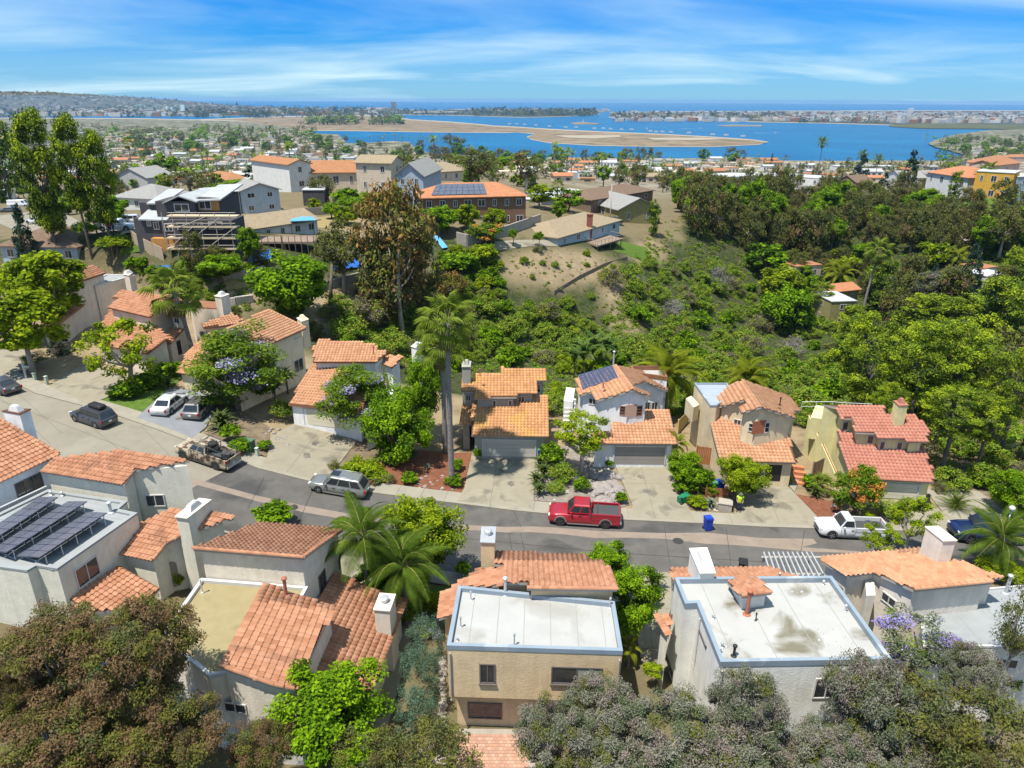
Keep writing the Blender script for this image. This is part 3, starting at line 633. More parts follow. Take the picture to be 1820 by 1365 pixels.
    def rect(s, x0, y0, x1, y1):
        h = s.hit((x0 + x1) / 2, (y0 + y1) / 2) or s.hit(x0, y0) or s.hit(x1, y1)
        if h is None: return None
        _, a, t, nrm = h; r = []
        for x, y in ((x0, y0), (x1, y1)):
            d = ray(x, y); k = ((a - CAMP) @ nrm) / (d @ nrm); p = CAMP + d * k; r.append(((p - a) @ t, p[2]))
        u0, u1 = sorted((r[0][0], r[1][0])); z0_, z1_ = sorted((r[0][1], r[1][1]))
        return a, t, nrm, u0, u1, z0_, z1_
    def plate(s, b, q, u0, u1, z0_, z1_, d0, d1, mi=0):
        a, t, nrm = q[:3]; B = []
        for d in (d0, d1):
            for u, z in ((u0, z0_), (u1, z0_), (u1, z1_), (u0, z1_)):
                p = a + t * u + nrm * d; B.append((p[0], p[1], z))
        b.raw(B, [(4, 5, 6, 7), (0, 1, 5, 4), (1, 2, 6, 5), (2, 3, 7, 6), (3, 0, 4, 7)], mi)
    def win(s, x0, y0, x1, y1, div=2, frame=None, fw_=0.07, rows=1, blind=None, sill=False, name='window', hgt=None):
        q = s.rect(x0, y0, x1, y1)
        if q is None: print('MISS win', s.root.name, x0, y0); return
        u0, u1, a0, a1 = q[3:]
        if hgt: zc = (a0 + a1) / 2; a0, a1 = zc - hgt / 2, zc + hgt / 2
        f = MB(); fm = frame or M_white
        s.plate(f, q, u0, u1, a0, a0 + fw_, 0.0, 0.06); s.plate(f, q, u0, u1, a1 - fw_, a1, 0.0, 0.06)
        s.plate(f, q, u0, u0 + fw_, a0 + fw_, a1 - fw_, 0.0, 0.058); s.plate(f, q, u1 - fw_, u1, a0 + fw_, a1 - fw_, 0.0, 0.058)
        for k in range(1, div):
            u = u0 + (u1 - u0) * k / div; s.plate(f, q, u - fw_ * 0.4, u + fw_ * 0.4, a0 + fw_, a1 - fw_, 0.0, 0.05)
        for k in range(1, rows):
            z = a0 + (a1 - a0) * k / rows; s.plate(f, q, u0 + fw_, u1 - fw_, z - fw_ * 0.35, z + fw_ * 0.35, 0.0, 0.045)
        if sill: s.plate(f, q, u0 - 0.06, u1 + 0.06, a0 - 0.07, a0 - 0.002, 0.0, 0.12)
        fo = f.build(name, fm, s.root)
        for k in range(div):
            g = MB(); ua = u0 + (u1 - u0) * k / div + fw_ * 0.5; ub = u0 + (u1 - u0) * (k + 1) / div - fw_ * 0.5
            s.plate(g, q, ua, ub, a0 + fw_ * 0.6, a1 - fw_ * 0.6, 0.0, 0.022)
            g.build('pane', M_curtain if (blind is not None and k == blind) else M_glass, fo)
        return fo
    def panel(s, x0, y0, x1, y1, m, name='door', d=0.05):
        q = s.rect(x0, y0, x1, y1)
        if q is None: print('MISS panel', s.root.name, x0, y0); return
        b = MB(); s.plate(b, q, *q[3:], 0.0, d); return b.build(name, m, s.root)
    def garage(s, x0, y0, x1, y1, m=None, lights=False, frame=None):
        q = s.rect(x0, y0, x1, y1)
        if q is None: print('MISS garage', s.root.name); return
        u0, u1, a0, a1 = q[3:]; a0 = max(a0, s.z0 + 0.12); f = MB()
        s.plate(f, q, u0 - 0.12, u0, a0, a1 + 0.12, 0.0, 0.07); s.plate(f, q, u1, u1 + 0.12, a0, a1 + 0.12, 0.0, 0.07); s.plate(f, q, u0, u1, a1, a1 + 0.12, 0.0, 0.068)
        fo = f.build('garage_door', frame or M_white, s.root); h = (a1 - a0) / 4
        for k in range(4):
            g = MB(); s.plate(g, q, u0 + 0.01, u1 - 0.01, a0 + h * k + 0.012, a0 + h * (k + 1) - 0.012, 0.0, 0.03); g.build('door_panel', m or M_garage, fo)
    def spout(s, x0, y0, x1, y1, m=None):
        h_ = s.hit(x0, y0)
        if h_ is None: return
        _, a, t, nrm = h_; P = []
        for x, y in ((x0, y0), (x1, y1)): d = ray(x, y); k = ((a - CAMP) @ nrm) / (d @ nrm); P.append(CAMP + d * k + nrm * .07)
        P[1][:2] = P[0][:2]; b = MB(); b.tube([P[0] - nrm * .07, P[0], P[1], P[1] + nrm * .12], .045, 6); b.build('downspout', m or M_fascia, s.root)
    # -- things on roofs
    def stack(s, px, zt, zb, cap=None, flue=True, m=None, over=0.05, name='chimney'):
        """chimney from the photo corners of its top (near-left, near-right, far-right) at height zt"""
        P = [W(x, y, zt) for x, y in px]
        if len(P) == 3: P.append(P[0] + P[2] - P[1])
        b = MB(); b.prism(P, zb); ch = b.build(name, m or s.wallm, s.root)
        c = sum(P) / 4; cb = MB(); cb.prism([c + (p - c) * (1 + over * 2) + np.array([0, 0, 0.07]) for p in P], zt + 0.002); cb.build('cap', cap or m or s.wallm, ch)
        if flue:
            fb = MB(); t = P[1] - P[0]; yaw = math.atan2(t[1], t[0]); wd = np.linalg.norm(t); dp = np.linalg.norm(P[2] - P[1]); k = min(wd, dp)
            if flue == 'round': fb.lathe((c[0], c[1], zt + 0.07), [(k * 0.22, 0), (k * 0.22, 0.18), (k * 0.3, 0.2), (k * 0.3, 0.3), (k * 0.2, 0.36)], 12)
            else: fb.box((c[0], c[1], zt + 0.07), (wd * 0.62, dp * 0.55, 0.36), yaw, taper=0.66); fb.box((c[0], c[1], zt + 0.432), (wd * 0.32, dp * 0.28, 0.05), yaw)
            fb.build('chimney_pot', M_steel if flue == 'round' else (M_white if flue is True else flue), ch)
        return ch
    def pipe(s, x, y, z, h, r=0.05, m=None, cap=True, name='vent_pipe'):
        p = W(x, y, z); b = MB(); b.lathe(p, [(r * 2.6, -0.05), (r * 2.2, 0.03), (r, 0.07), (r, h)] + ([(r * 1.7, h + 0.01), (r * 1.7, h + 0.09), (r * 0.6, h + 0.15)] if cap else []), 9); return b.build(name, m or M_steel, s.root)
    def flatroof(s, P, z, m, zb=None, par=0.25, pw=0.22, capm=None, seams=0, name='roof'):
        """flat roof with an upstand all round: P = photo outline of the upstand's top at height z"""
        P = [W(x, y, z) for x, y in P]
        if area2([p[:2] for p in P]) < 0: P = P[::-1]
        Q = inset(P, 0.03); s.solid([np.array([q[0], q[1], z - 0.06]) for q in Q], zb)
        # the membrane sits on the body; the upstand rises round it
        Qi = inset(P, pw); b = MB(); b.prism([np.array([q[0], q[1], z - 0.05]) for q in inset(P, pw - 0.01)], z - 0.2); ro = b.build(name, m, s.root)
        cb = MB(); n = len(P)
        for i in range(n):
            j = (i + 1) % n; a, c = P[i], P[j]; ai, ci = Qi[i], Qi[j]; h = z + par
            cb.raw([(a[0], a[1], z - 0.05), (c[0], c[1], z - 0.05), (ci[0], ci[1], z - 0.05), (ai[0], ai[1], z - 0.05), (a[0], a[1], h), (c[0], c[1], h), (ci[0], ci[1], h), (ai[0], ai[1], h)],
                   [(4, 5, 6, 7), (0, 1, 5, 4), (2, 3, 7, 6)])
        cb.build('parapet', capm or M_metalcap, s.root)
        if seams:
            t = P[1] - P[0]; L0 = np.linalg.norm(t); t = t / L0; nn = np.array([-t[1], t[0], 0]); sb = MB()
            Q2 = np.array([((np.array([q[0], q[1], 0]) - P[0] * (1, 1, 0)) @ t, (np.array([q[0], q[1], 0]) - P[0] * (1, 1, 0)) @ nn) for q in Qi])
            for k in range(seams):
                u = Q2[:, 0].min() + (k + 0.6) * (np.ptp(Q2[:, 0])) / seams; ys = np.linspace(Q2[:, 1].min(), Q2[:, 1].max(), 60); ins_ = inpoly(np.column_stack([np.full(60, u), ys]), Q2)
                if ins_.sum() < 3: continue
                y0, y1 = ys[ins_][0], ys[ins_][-1]; c = P[0] + t * u + nn * (y0 + y1) / 2; sb.box((c[0], c[1], z - 0.052), (0.035, y1 - y0, 0.010), math.atan2(t[1], t[0]))
            sb.build('seam', M_seam, ro)
        return ro
    def done(s):
        if s.pend: s.bodies()
        s.wb.build('wall', s.wallm, s.root)
        if s.tiles:
            D = [np.linalg.norm(t[0] - CAMP) for t in s.tiles]; od = np.argsort(D); k = 300 if s.near else 0
            V0, F0 = tile_geo(s.tw, s.te * 1.16); rest = {}
            for r_, i in enumerate(od):
                p, pl, fl, ro, mt = s.tiles[i]; sg = -1.0 if fl else 1.0; ex, ey = pl.ex * sg, pl.ey * sg
                if r_ < k:
                    o = bpy.data.objects.new('tile', shared_mesh(('tile', s.tw, s.te, mt.name), lambda: (V0, F0), mt)); COL.objects.link(o)
                    M = Matrix(((ex[0], ey[0], pl.n[0], p[0]), (ex[1], ey[1], pl.n[1], p[1]), (ex[2], ey[2], pl.n[2], p[2]), (0, 0, 0, 1)))
                    hang(o, ro); o.matrix_basis = M
                else: rest.setdefault(ro, []).append((p, ex, ey, pl.n, mt))
            for ro, T in rest.items():
                P = np.array([t[0] for t in T]); EX = np.array([t[1] for t in T]); EY = np.array([t[2] for t in T]); NN = np.array([t[3] for t in T])
                VV = P[:, None] + V0[None, :, 0, None] * EX[:, None] + V0[None, :, 1, None] * EY[:, None] + V0[None, :, 2, None] * NN[:, None]
                FF = (F0[None] + (np.arange(len(T)) * len(V0))[:, None, None]).reshape(-1, 4)
                link('roof_tiles', fastmesh('roof_tiles', VV.reshape(-1, 3), FF, T[0][4]), ro, 'stuff')
        V1, F1 = cap_geo(0.46, 0.115)
        joined = {}
        for p, d, nn, ro, mt in s.caps:
            ex = np.cross(d, (0, 0, 1)); ex /= np.linalg.norm(ex); nz = np.cross(ex, d)
            if nz[2] < 0: nz = -nz; ex = -ex
            if d[2] < 0: pass
            if s.near:
                o = bpy.data.objects.new('ridge_tile', shared_mesh(('ridge_tile', 0, 0, mt.name), lambda: (V1, F1), mt)); COL.objects.link(o); hang(o, ro)
                o.matrix_basis = Matrix(((ex[0], d[0], nz[0], p[0]), (ex[1], d[1], nz[1], p[1]), (ex[2], d[2], nz[2], p[2]), (0, 0, 0, 1)))
            else:
                b = joined.setdefault(ro, (MB(), mt))[0]; b.raw([p + ex * v[0] + d * v[1] + nz * v[2] for v in V1], F1)
        for ro, (b, mt) in joined.items(): b.build('ridge_tiles', mt, ro, kind='stuff')
def zfor(pb, zb, py):
    """height of the point straight above the one seen at pb (height zb) that shows at photo row py"""
    p = W(*pb, zb); lo, hi = -5, 30
    for _ in range(40):
        mid = (lo + hi) / 2
        if proj((p[0], p[1], mid))[1] > py: lo = mid
        else: hi = mid
    return lo
def pv(h, q, nx_, ny_, thick=0.05, rack=0.0, lines=True, name='solar_array', parent=None):
    """solar panels on a quad (low-left, low-right, high-right, high-left): each module its own piece"""
    P = [np.asarray(p, float) for p in q]; b = MB()
    arr = MB(); 
    for t in (0.05, 0.95):
        a = P[0] * (1 - t) + P[3] * t; c = P[1] * (1 - t) + P[2] * t; arr.tube([a - (0, 0, 0.05), c - (0, 0, 0.05)], 0.03, 4)
    ao = arr
    nrm = np.cross(P[1] - P[0], P[3] - P[0]); nrm /= np.linalg.norm(nrm)
    if nrm[2] < 0: nrm = -nrm
    if rack:
        n = max(2, ny_ // 2 + 1) if ny_ > nx_ else max(2, nx_ // 2 + 1)
        for k in range(n):
            t = (k + 0.3) / (n - 0.4); hi = P[1] * (1 - t) + P[2] * t if rack == 'r' else P[3] * (1 - t) + P[2] * t; lo_ = P[0] * (1 - t) + P[3] * t if rack == 'r' else P[0] * (1 - t) + P[1] * t
            zf = h.flat - 0.04
            ao.tube([(hi[0], hi[1], zf), hi - (0, 0, 0.05)], 0.035, 5); ao.tube([(hi[0], hi[1], zf + 0.06), (lo_[0], lo_[1], zf + 0.06)], 0.03, 4)
    root = ao.build(name, M_pvline, h.root)
    for i in range(nx_):
        for j in range(ny_):
            g = 0.012; u0, u1 = i / nx_ + g / nx_, (i + 1) / nx_ - g / nx_; v0, v1 = j / ny_ + g / ny_, (j + 1) / ny_ - g / ny_
            f = lambda u, v: P[0] * (1 - u) * (1 - v) + P[1] * u * (1 - v) + P[2] * u * v + P[3] * (1 - u) * v
            c = [f(u0, v0), f(u1, v0), f(u1, v1), f(u0, v1)]; pb = MB(); pb.raw([p + nrm * thick for p in c] + c, [(0, 1, 2, 3), (4, 5, 1, 0), (5, 6, 2, 1), (6, 7, 3, 2), (7, 4, 0, 3)], 0)
            # cell lines
            m_ = 3 if nx_ <= 2 else 2
            for a_ in range(1, 6 if lines else 1):
                t = a_ / 6; A0 = c[0] * (1 - t) + c[3] * t; A1 = c[1] * (1 - t) + c[2] * t; dv = (c[3] - c[0]); dv = dv / np.linalg.norm(dv) * 0.010
                pb.face([A0 - dv + nrm * (thick + .003), A1 - dv + nrm * (thick + .003), A1 + dv + nrm * (thick + .003), A0 + dv + nrm * (thick + .003)], 1)
            for a_ in range(1, 6 if lines else 1):
                t = a_ / 6; A0 = c[0] * (1 - t) + c[1] * t; A1 = c[3] * (1 - t) + c[2] * t; dv = (c[1] - c[0]); dv = dv / np.linalg.norm(dv) * 0.010
                pb.face([A0 - dv + nrm * (thick + .005), A1 - dv + nrm * (thick + .005), A1 + dv + nrm * (thick + .005), A0 + dv + nrm * (thick + .005)], 1)
            pb.build('solar_panel', [M_pv, M_pvline], root)
    return root
# ------------------------------------------------------------------ houses on the camera's side of the street
class Plane3(Plane):
    def __init__(s, a, b, c):
        n = np.cross(b - a, c - a); n /= np.linalg.norm(n); n = n if n[2] > 0 else -n
        s.o = a; s.n = n; ex = np.cross((0, 0, 1), n) * -1; s.ex = ex / np.linalg.norm(ex); s.ey = np.cross(n, s.ex)
        if s.ey[2] < 0: s.ey = -s.ey; s.ex = -s.ex
def roofp(h, poly, refs, **k):
    pl = Plane3(*[W(x, y, z + h.z0) for x, y, z in refs]); return h.roof3([pl.px(x, y) for x, y in poly], pl, **k)
ST_tan = stucco('stucco_tan', (0.657, 0.496, 0.304)); ST_cool = stucco('stucco_pale', (0.719, 0.645, 0.546)); ST_lilac = stucco('stucco_cream', (0.694, 0.657, 0.546))
ST_white = stucco('stucco_white', (0.769, 0.756, 0.701)); ST_beige = stucco('stucco_beige', (0.719, 0.657, 0.570)); ST_pink = stucco('stucco_pinkish', (0.744, 0.632, 0.521))
ST_grey = stucco('siding_grey', (0.360, 0.347, 0.304)); ST_ftan = stucco('stucco_sand', (0.682, 0.570, 0.384)); ST_yel = stucco('stucco_mustard', (0.682, 0.620, 0.329)); ST_cr = stucco('stucco_ivory', (0.744, 0.620, 0.434))
ST_bright = stucco('stucco_bright', (0.780, 0.780, 0.780))
# N4: tan house with the white flat roof, bottom centre
h = House('tan_house', 'tan stucco house with a white flat roof and blue grey metal edge at bottom centre', (940, 1240), ST_tan, near=True)
Z = 6.15
h.flatroof([(794, 1153), (1106.8, 1163), (1092, 1074), (813.8, 1045.7)], Z, M_memb, zb=2.9, seams=6, par=0.22)
P4 = [W(794, 1153, Z), W(1106.8, 1163, Z), W(1092, 1074, Z), W(813.8, 1045.7, Z)]
low = [p.copy() for p in P4]; low[0] += (0.35, 0.85, 0); low[1] += (-0.1, 0.85, 0)
for p in low: p[2] = 2.95
h.solid(low, -0.5)
pl_ = [(893, 1036), (937, 1036), (937, 1046), (1097, 1048), (1088, 1011), (1074, 1009), (1071, 998), (1049, 996), (1046, 988), (880, 981.5), (879, 1003), (896, 1005)]
h.roof(pl_, (937, 1046), (1097, 1048), 7.0, -17, ins=0.22, caps=(2,), zb=0)
h.roof([(780, 1100), (805, 1091), (813, 1046), (815, 1043), (893, 1040), (893, 1011), (852, 1010), (788.6, 1052)], (893, 1040), (893, 1011), 5.7, -20, ins=0.3, zb=0)
h.roof([(848, 1026), (893, 1011), (893, 1004), (855, 1006)], (848, 1026), (893, 1024), 5.0, -17, ins=0.3, zb=0)
h.stack([(854.5, 964), (878.7, 965), (880.4, 938.7), (856.7, 938.7)], zfor((853.4, 1006), 5.2, 964), 4.0, cap=M_steel, flue='round')
h.win(852, 1179, 880.4, 1214.5, 2, M_alu, sill=True); h.win(980, 1183.7, 1069, 1217, 2, M_alu, sill=True, blind=1); h.win(831.5, 1247.5, 892.6, 1277.8, 2, M_alu)
for x, y, hh in ((837, 1067, .5), (819, 1115, .6), (914, 1147, .65), (813, 1139, .1)): h.pipe(x, y, Z - .05, hh, .04)
h.pipe(898, 1057, Z - .05, 1.1, .09); h.pipe(1084, 1081, Z - .05, .6, .04)
h.spout(1101, 1172, 1098, 1240); h.spout(800, 1160, 803, 1240)
h.done()
# N5: white house, flat roof with ponding stains
h = House('white_house', 'white house whose flat roof has dark ponding stains and a small tiled hatch', (1370, 1220), ST_white, near=True)
Z = 6.15
h.flatroof([(1279.5, 1184), (1583.6, 1179), (1477, 1030), (1198, 1032.5), (1216.8, 1080), (1237.7, 1078.7)], Z, M_memb_dirty, seams=4, par=0.28)
h.roof([(1189, 1011), (1198, 1034), (1424, 1031), (1412, 1024), (1362, 1008)], (1198, 1034), (1424, 1031), 5.6, -17, zb=0)
h.roof([(1293, 1035), (1317, 1060), (1371.8, 1053), (1371, 1049), (1343, 1028), (1320, 1024)], (1317, 1060), (1371.8, 1053), 7.25, -17, zb=5.5, caps=(1,))
h.roof([(1163.5, 1092), (1188, 1134), (1196, 1092)], (1163.5, 1092), (1188, 1134), 4.3, 20, zb=0)
h.stack([(1244, 1018), (1270, 1017.6), (1256, 976.5), (1226.7, 977.6)], zfor((1244, 1036), 6.15, 1018), 5.0, flue=True)
h.win(1331, 1206, 1356, 1234.7, 1, rows=2); h.win(1450, 1205, 1486, 1240, 2); h.win(1243, 1118, 1256, 1152, 1, M_alu); h.win(1185, 1162, 1196, 1206, 2, M_alu)
h.pipe(1327, 1092, Z - .05, 1.5, .1, M_brownpipe); h.pipe(1304, 1166, Z - .05, .6, .07, M_black); h.pipe(1343, 1103, Z - .05, .4, .03, M_black); h.pipe(1267, 1100, Z - .05, .2, .05); h.pipe(1502, 1087, Z - .05, .35, .05)
for x, y in ((1279, 1160), (1283, 1151), (1388, 1178), (1385, 1026), (1463, 1040)): h.pipe(x, y, Z - .05, .22, .05)
for x, y in ((1452, 1118), (1462, 1126), (1478, 1118), (1500, 1132), (1512, 1142), (1470, 1146), (1492, 1150), (1520, 1150), (1456, 1138), (1484, 1140), (1425, 1052), (1408, 1052), (1291, 1150)): h.pipe(x, y, Z - .05, .07, .035, cap=False, name='roof_fastener')
b = MB()
for i in range(11):
    t = i / 10; a = W(1357 + 84 * t, 984, 4.2); c = W(1371 + 95 * t, 1029, 4.2); d = (c - a) / np.linalg.norm(c - a); yaw = math.atan2(d[1], d[0])
    pb = MB(); m_ = (a + c) / 2; pb.box((m_[0], m_[1], 4.2), (np.linalg.norm(c - a), 0.09, 0.16), yaw)
    if i == 0:
        pr = thing('pergola', 'pale grey timber pergola of eleven slats behind the white flat roofed house', 'pergola', S(1410, 1000))
        for yy in (990, 1020):
            q = MB(); q.tube([W(1353, yy, 4.11), W(1466, yy, 4.11)], 0.08, 4); q.build('beam', M_fascia, pr)
        for xx, yy in ((1358, 990), (1440, 990), (1366, 1020), (1458, 1020)):
            q = MB(); p = W(xx, yy, 4.05); q.box((p[0], p[1], 0), (0.12, 0.12, 4.05)); q.build('post', M_fascia, pr)
    pb.build('slat', M_steel, pr)
h.spout(1246, 1100, 1240, 1190, M_white); h.spout(1283, 1192, 1287, 1260, M_white)
h.done()
# N6: right hand house
h = House('stucco_house', 'cream house at lower right with an orange shed roof, square chimney and grey flat roof', (1640, 1130), ST_beige, near=True)
h.roof([(1461, 998), (1506, 1024), (1553, 1017), (1624, 1048.5), (1763, 1034.5), (1757, 1028), (1781, 1026.5), (1711, 999), (1634, 976), (1470, 988.5)], (1624, 1048.5), (1763, 1034.5), 7.3, -15, ins=0.25, caps=(3, 5), tm=M_tile_p)
h.flatroof([(1634, 1083), (1625, 1064), (1756, 1046), (1860, 1037), (1860, 1158), (1762, 1150), (1640, 1150)], 5.2, M_memb_g, seams=5, par=0.06, pw=0.12, capm=M_white)
h.block([(1540, 1058.4), (1556, 1058), (1552, 1018)], 5.9, 3.2)
h.stack([(1645.7, 938), (1676, 962), (1699, 961)], zfor((1669.7, 1001), 6.5, 961), 4.5, flue=False)
h.win(1483, 1030, 1497, 1055, 2, M_alu); h.win(1569.5, 1049, 1591, 1084.5, 2); h.win(1768, 1168, 1806, 1189, 2)
h.pipe(1787, 1054, 5.2, 1.2, .1); h.done()
# N3: big stepped tile roofs
h = House('stucco_house', 'pale house with stepped orange tiled roofs and a tan flat roof', (600, 1180), ST_cool, near=True, te=0.36); h.z0 = 0.4
h.roof([(343, 975.4), (539.2, 991.5), (609.6, 940.8), (455, 930.4)], (343, 975.4), (539.2, 991.5), 8.0 - .4, -15.5, caps=(0, 1), ins=0.25, fascia=M_fascia)
P = [W(358, 1033, 5.7), W(545, 1046, 5.7), W(545, 1125, 5.7), W(372, 1225, 5.7), W(230, 1170, 5.7)]
h.flatroof([(358, 1031), (548, 1046), (470, 1190), (372, 1205), (285, 1135)], 5.7, M_memb_y, par=0.16, pw=0.2, capm=M_white)
A = [W(467.7, 1035.4, 6.7), W(593.5, 1079.2, 5.55), W(539, 1192, 5.55), W(486.2, 1217.7, 6.1), W(389.2, 1183, 6.7)]
roofp(h, [(467.7, 1035.4), (593.5, 1079.2), (536, 1200), (525, 1225), (486.2, 1217.7), (389.2, 1183)], [(467.7, 1035.4, 6.3), (593.5, 1079.2, 5.15), (389.2, 1183, 6.3)], ins=0.2, caps=(4, 3), tm=M_tile, thick=0.18)
roofp(h, [(592.3, 1018), (722.7, 1066.5), (658, 1229), (640, 1275), (540, 1250), (545, 1120), (575, 1045)], [(592.3, 1018, 3.8), (722.7, 1066.5, 2.4), (658, 1229, 2.4)], ins=0.35, thick=0.18)
h.stack([(665, 1083.9), (692.2, 1086.2), (702, 1058.5)], zfor((692.7, 1127.7), 3.0, 1086), 0.0, flue='round')
h.win(565, 1025, 580, 1040, 2, M_alu, hgt=1.25); h.win(397, 1246, 440, 1269, 2)
h.block([(371.6, 1219), (442, 1226), (452, 1212)], 3.9, 0.3); h.block([(386, 1284), (436, 1290), (445, 1280)], 1.6, -0.4)
h.pipe(508.7, 1058, 6.35, 1.1, .1, M_brownpipe); h.pipe(360, 1053, 5.7, .8, .04, M_white); h.done()
# N2: solar roof
h = House('stucco_house', 'cream house with three solar panel rows on a flat roof and an arched entry', (230, 1060), ST_lilac, near=True); z0 = h.z0
Zf = 4.9 + z0; h.flat = Zf
h.flatroof([(102, 1012.6), (245, 913), (211, 906), (227, 892), (86, 871), (-60, 942), (-60, 1001), (48.4, 1016), (65, 1007)], Zf, M_memb_g, par=0.08, pw=0.3, capm=M_memb_g, seams=7)
te = zfor((227, 893), Zf, 862) - z0
h.roof([(71.9, 837), (221.5, 861.5), (239, 836), (96.3, 815.5)], (71.9, 837), (221.5, 861.5), te, 17, ins=0.25, caps=(2,))
pr_ = Plane(W(71.9, 837, te + z0), W(221.5, 861.5, te + z0), 17); r0, r1 = pr_.px(239, 836), pr_.px(96.3, 815.5)
pb_ = Plane(r0, r1, 0); 
h.roof3([q for q in [Plane(r0, r1, -15).px(*p) for p in ((239, 836), (337, 819), (202, 801), (121, 812), (96.3, 815.5))]], Plane(r0, r1, -15), ins=0.25, caps=())
for q in (([(29, 989.5), (71, 991.8), (190.8, 912.4), (156.5, 910.7)]), ([(-21, 979), (12, 983), (155.6, 892), (121, 891.7)]), ([(-75, 978), (-42, 981), (103.7, 884.6), (71, 884)])):
    pv(h, [W(*q[0], Zf + .2), W(*q[1], Zf + .7), W(*q[2], Zf + .7), W(*q[3], Zf + .2)], 2, 8, rack='r')
ze = 3.1
ra = h.roof([(200.4, 981), (271.7, 996), (297, 965), (226, 949)], (200.4, 981), (271.7, 996), ze, 20, ins=0.25, caps=(1, 2))
pa = ra[2]; q0, q1 = pa.px(297, 965), pa.px(226, 949)
h.roof3([Plane(q0, q1, -20).px(*p) for p in ((226, 949), (297, 965), (329, 949), (345, 944), (415, 920.5), (378, 911), (300, 906), (250, 929))], Plane(q0, q1, -20), ins=0.25, caps=(1,))
roofp(h, [(213, 1005), (284, 1045), (250, 1080), (150, 1090), (123, 1065)], [(213, 1005, 2.6), (284, 1045, 1.8), (123, 1065, 2.6)], ins=0.3)
h.stack([(313, 918), (334, 921), (373.6, 890.5), (353, 888)], zfor((343, 985), 2.6 + z0, 921), z0 - .5, flue=True)
h.win(132, 1019.7, 177.6, 1013.5, 2, hgt=1.35); h.win(260, 893, 292.7, 886, 2, hgt=.95)
q = h.rect(293, 1000, 324, 1053)
if q:
    b = MB(); u0, u1, a0, a1 = q[3:]; cu = (u0 + u1) / 2; rr = (u1 - u0) / 2; pts = [(u0, z0)] + [(cu - rr * math.cos(t), a1 - rr + rr * math.sin(t)) for t in np.linspace(0, math.pi, 11)] + [(u1, z0)]
    a, t, nn = q[:3]; b.face([(*(a + t * u + nn * 0.02)[:2], z) for u, z in pts]); V = [(*(a + t * u + nn * 0.05)[:2], z) for u, z in pts]
    b.build('arched_doorway', mat('porch_inside', (0.20, 0.185, 0.15), (0.26, 0.24, 0.2), 1.0, 0.95), h.root)
    fb = MB()
    for i in range(len(pts) - 1):
        (u, z), (u2, z2) = pts[i], pts[i + 1]; k = 1.12
        o1 = (cu + (u - cu) * k, z0 + (z - z0) * 1.04); o2 = (cu + (u2 - cu) * k, z0 + (z2 - z0) * 1.04)
        fb.face([(*(a + t * p[0] + nn * 0.06)[:2], p[1]) for p in ((u, z), (u2, z2), o2, o1)])
    fb.build('arch_surround', ST_lilac, h.root)
h.pipe(197.5, 911, Zf, .7, .1, M_steel); h.pipe(91, 880, Zf, .2, .06); h.pipe(111, 881, Zf, .2, .06); h.done()
# N1: left edge
h = House('stucco_house', 'white house at the left edge with an orange roof, white chimney and balcony rail', (60, 930), ST_bright, near=True); z0 = h.z0
roofp(h, [(-70, 889), (104, 807), (0, 746), (-120, 700)], [(0, 855.6, 5.4), (104, 807, 5.4), (0, 746, 7.6)], ins=0.4, caps=(1,), fascia=M_white)
zt = zfor((43, 779), 6.2 + z0, 737); h.stack([(5.3, 731.6), (35, 737), (53.4, 728.3), (24, 727)], zt, z0 + 3, cap=M_deck, flue=True)
h.win(28, 873, 78, 862, 3, M_alu, hgt=1.6)
rb = MB(); a = W(-60, 930, 4.0 + z0); c = W(82, 864, 4.0 + z0); rb.tube([a, c], .06, 4); rb.tube([a - (0, 0, .9), c - (0, 0, .9)], .05, 4); ro = rb.build('balcony_rail', M_white, h.root)
for k in range(44): 
    t = k / 43; p = a * (1 - t) + c * t; q = MB(); q.box((p[0], p[1], p[2] - .9), (.07, .07, .9)); q.build('baluster', M_white, ro)
h.solid([a + (0, .1, -.9), c + (0, .1, -.9), c + (-.3, 2.0, -.9), a + (-.3, 2.0, -.9)])
h.done()
# ------------------------------------------------------------------ houses across the street
GRP = None
h = House('grey_house', 'grey sided house with a lichen yellow tiled roof, behind the tall fan palms', (895, 815), ST_grey, tile=M_tile_y, tw=.33, te=.40)
h.roof([(838, 773.5), (972.5, 775.6), (971.4, 702.5), (841, 702)], (838, 773.5), (972.5, 775.6), 2.75, 18, fascia=M_fascia)
h.roof([(817, 753.5), (838.5, 754), (843, 724), (821, 721)], (817, 753.5), (838.5, 754), 2.9, 18)
h.roof([(820, 696), (842, 696), (842, 708), (874, 708), (874, 706), (918, 706), (919, 697.6), (952.7, 697.6), (952.7, 677), (971.4, 677), (971.4, 655), (890, 653.6), (889.6, 665.7), (844.5, 665.7), (844, 673.4), (821, 673.4)], (874, 706), (918, 706), 5.2, 17, ins=.35)
h.win(827.5, 701, 837, 713, 2); h.win(875, 711, 882, 725, 1); h.win(903, 711, 910.4, 725, 1); h.win(920, 703.6, 933, 717, 2); h.win(954, 682, 961, 698, 1, rows=2)
h.garage(859, 782, 950.5, 812, M_garage); zt = zfor((828, 676), 6.2, 652); h.stack([(821, 652.5), (835.7, 652.5), (837, 643)], zt, 3, flue=ST_grey)
h.pipe(853, 667, 7.0, .6, .05, M_brownpipe); h.done()

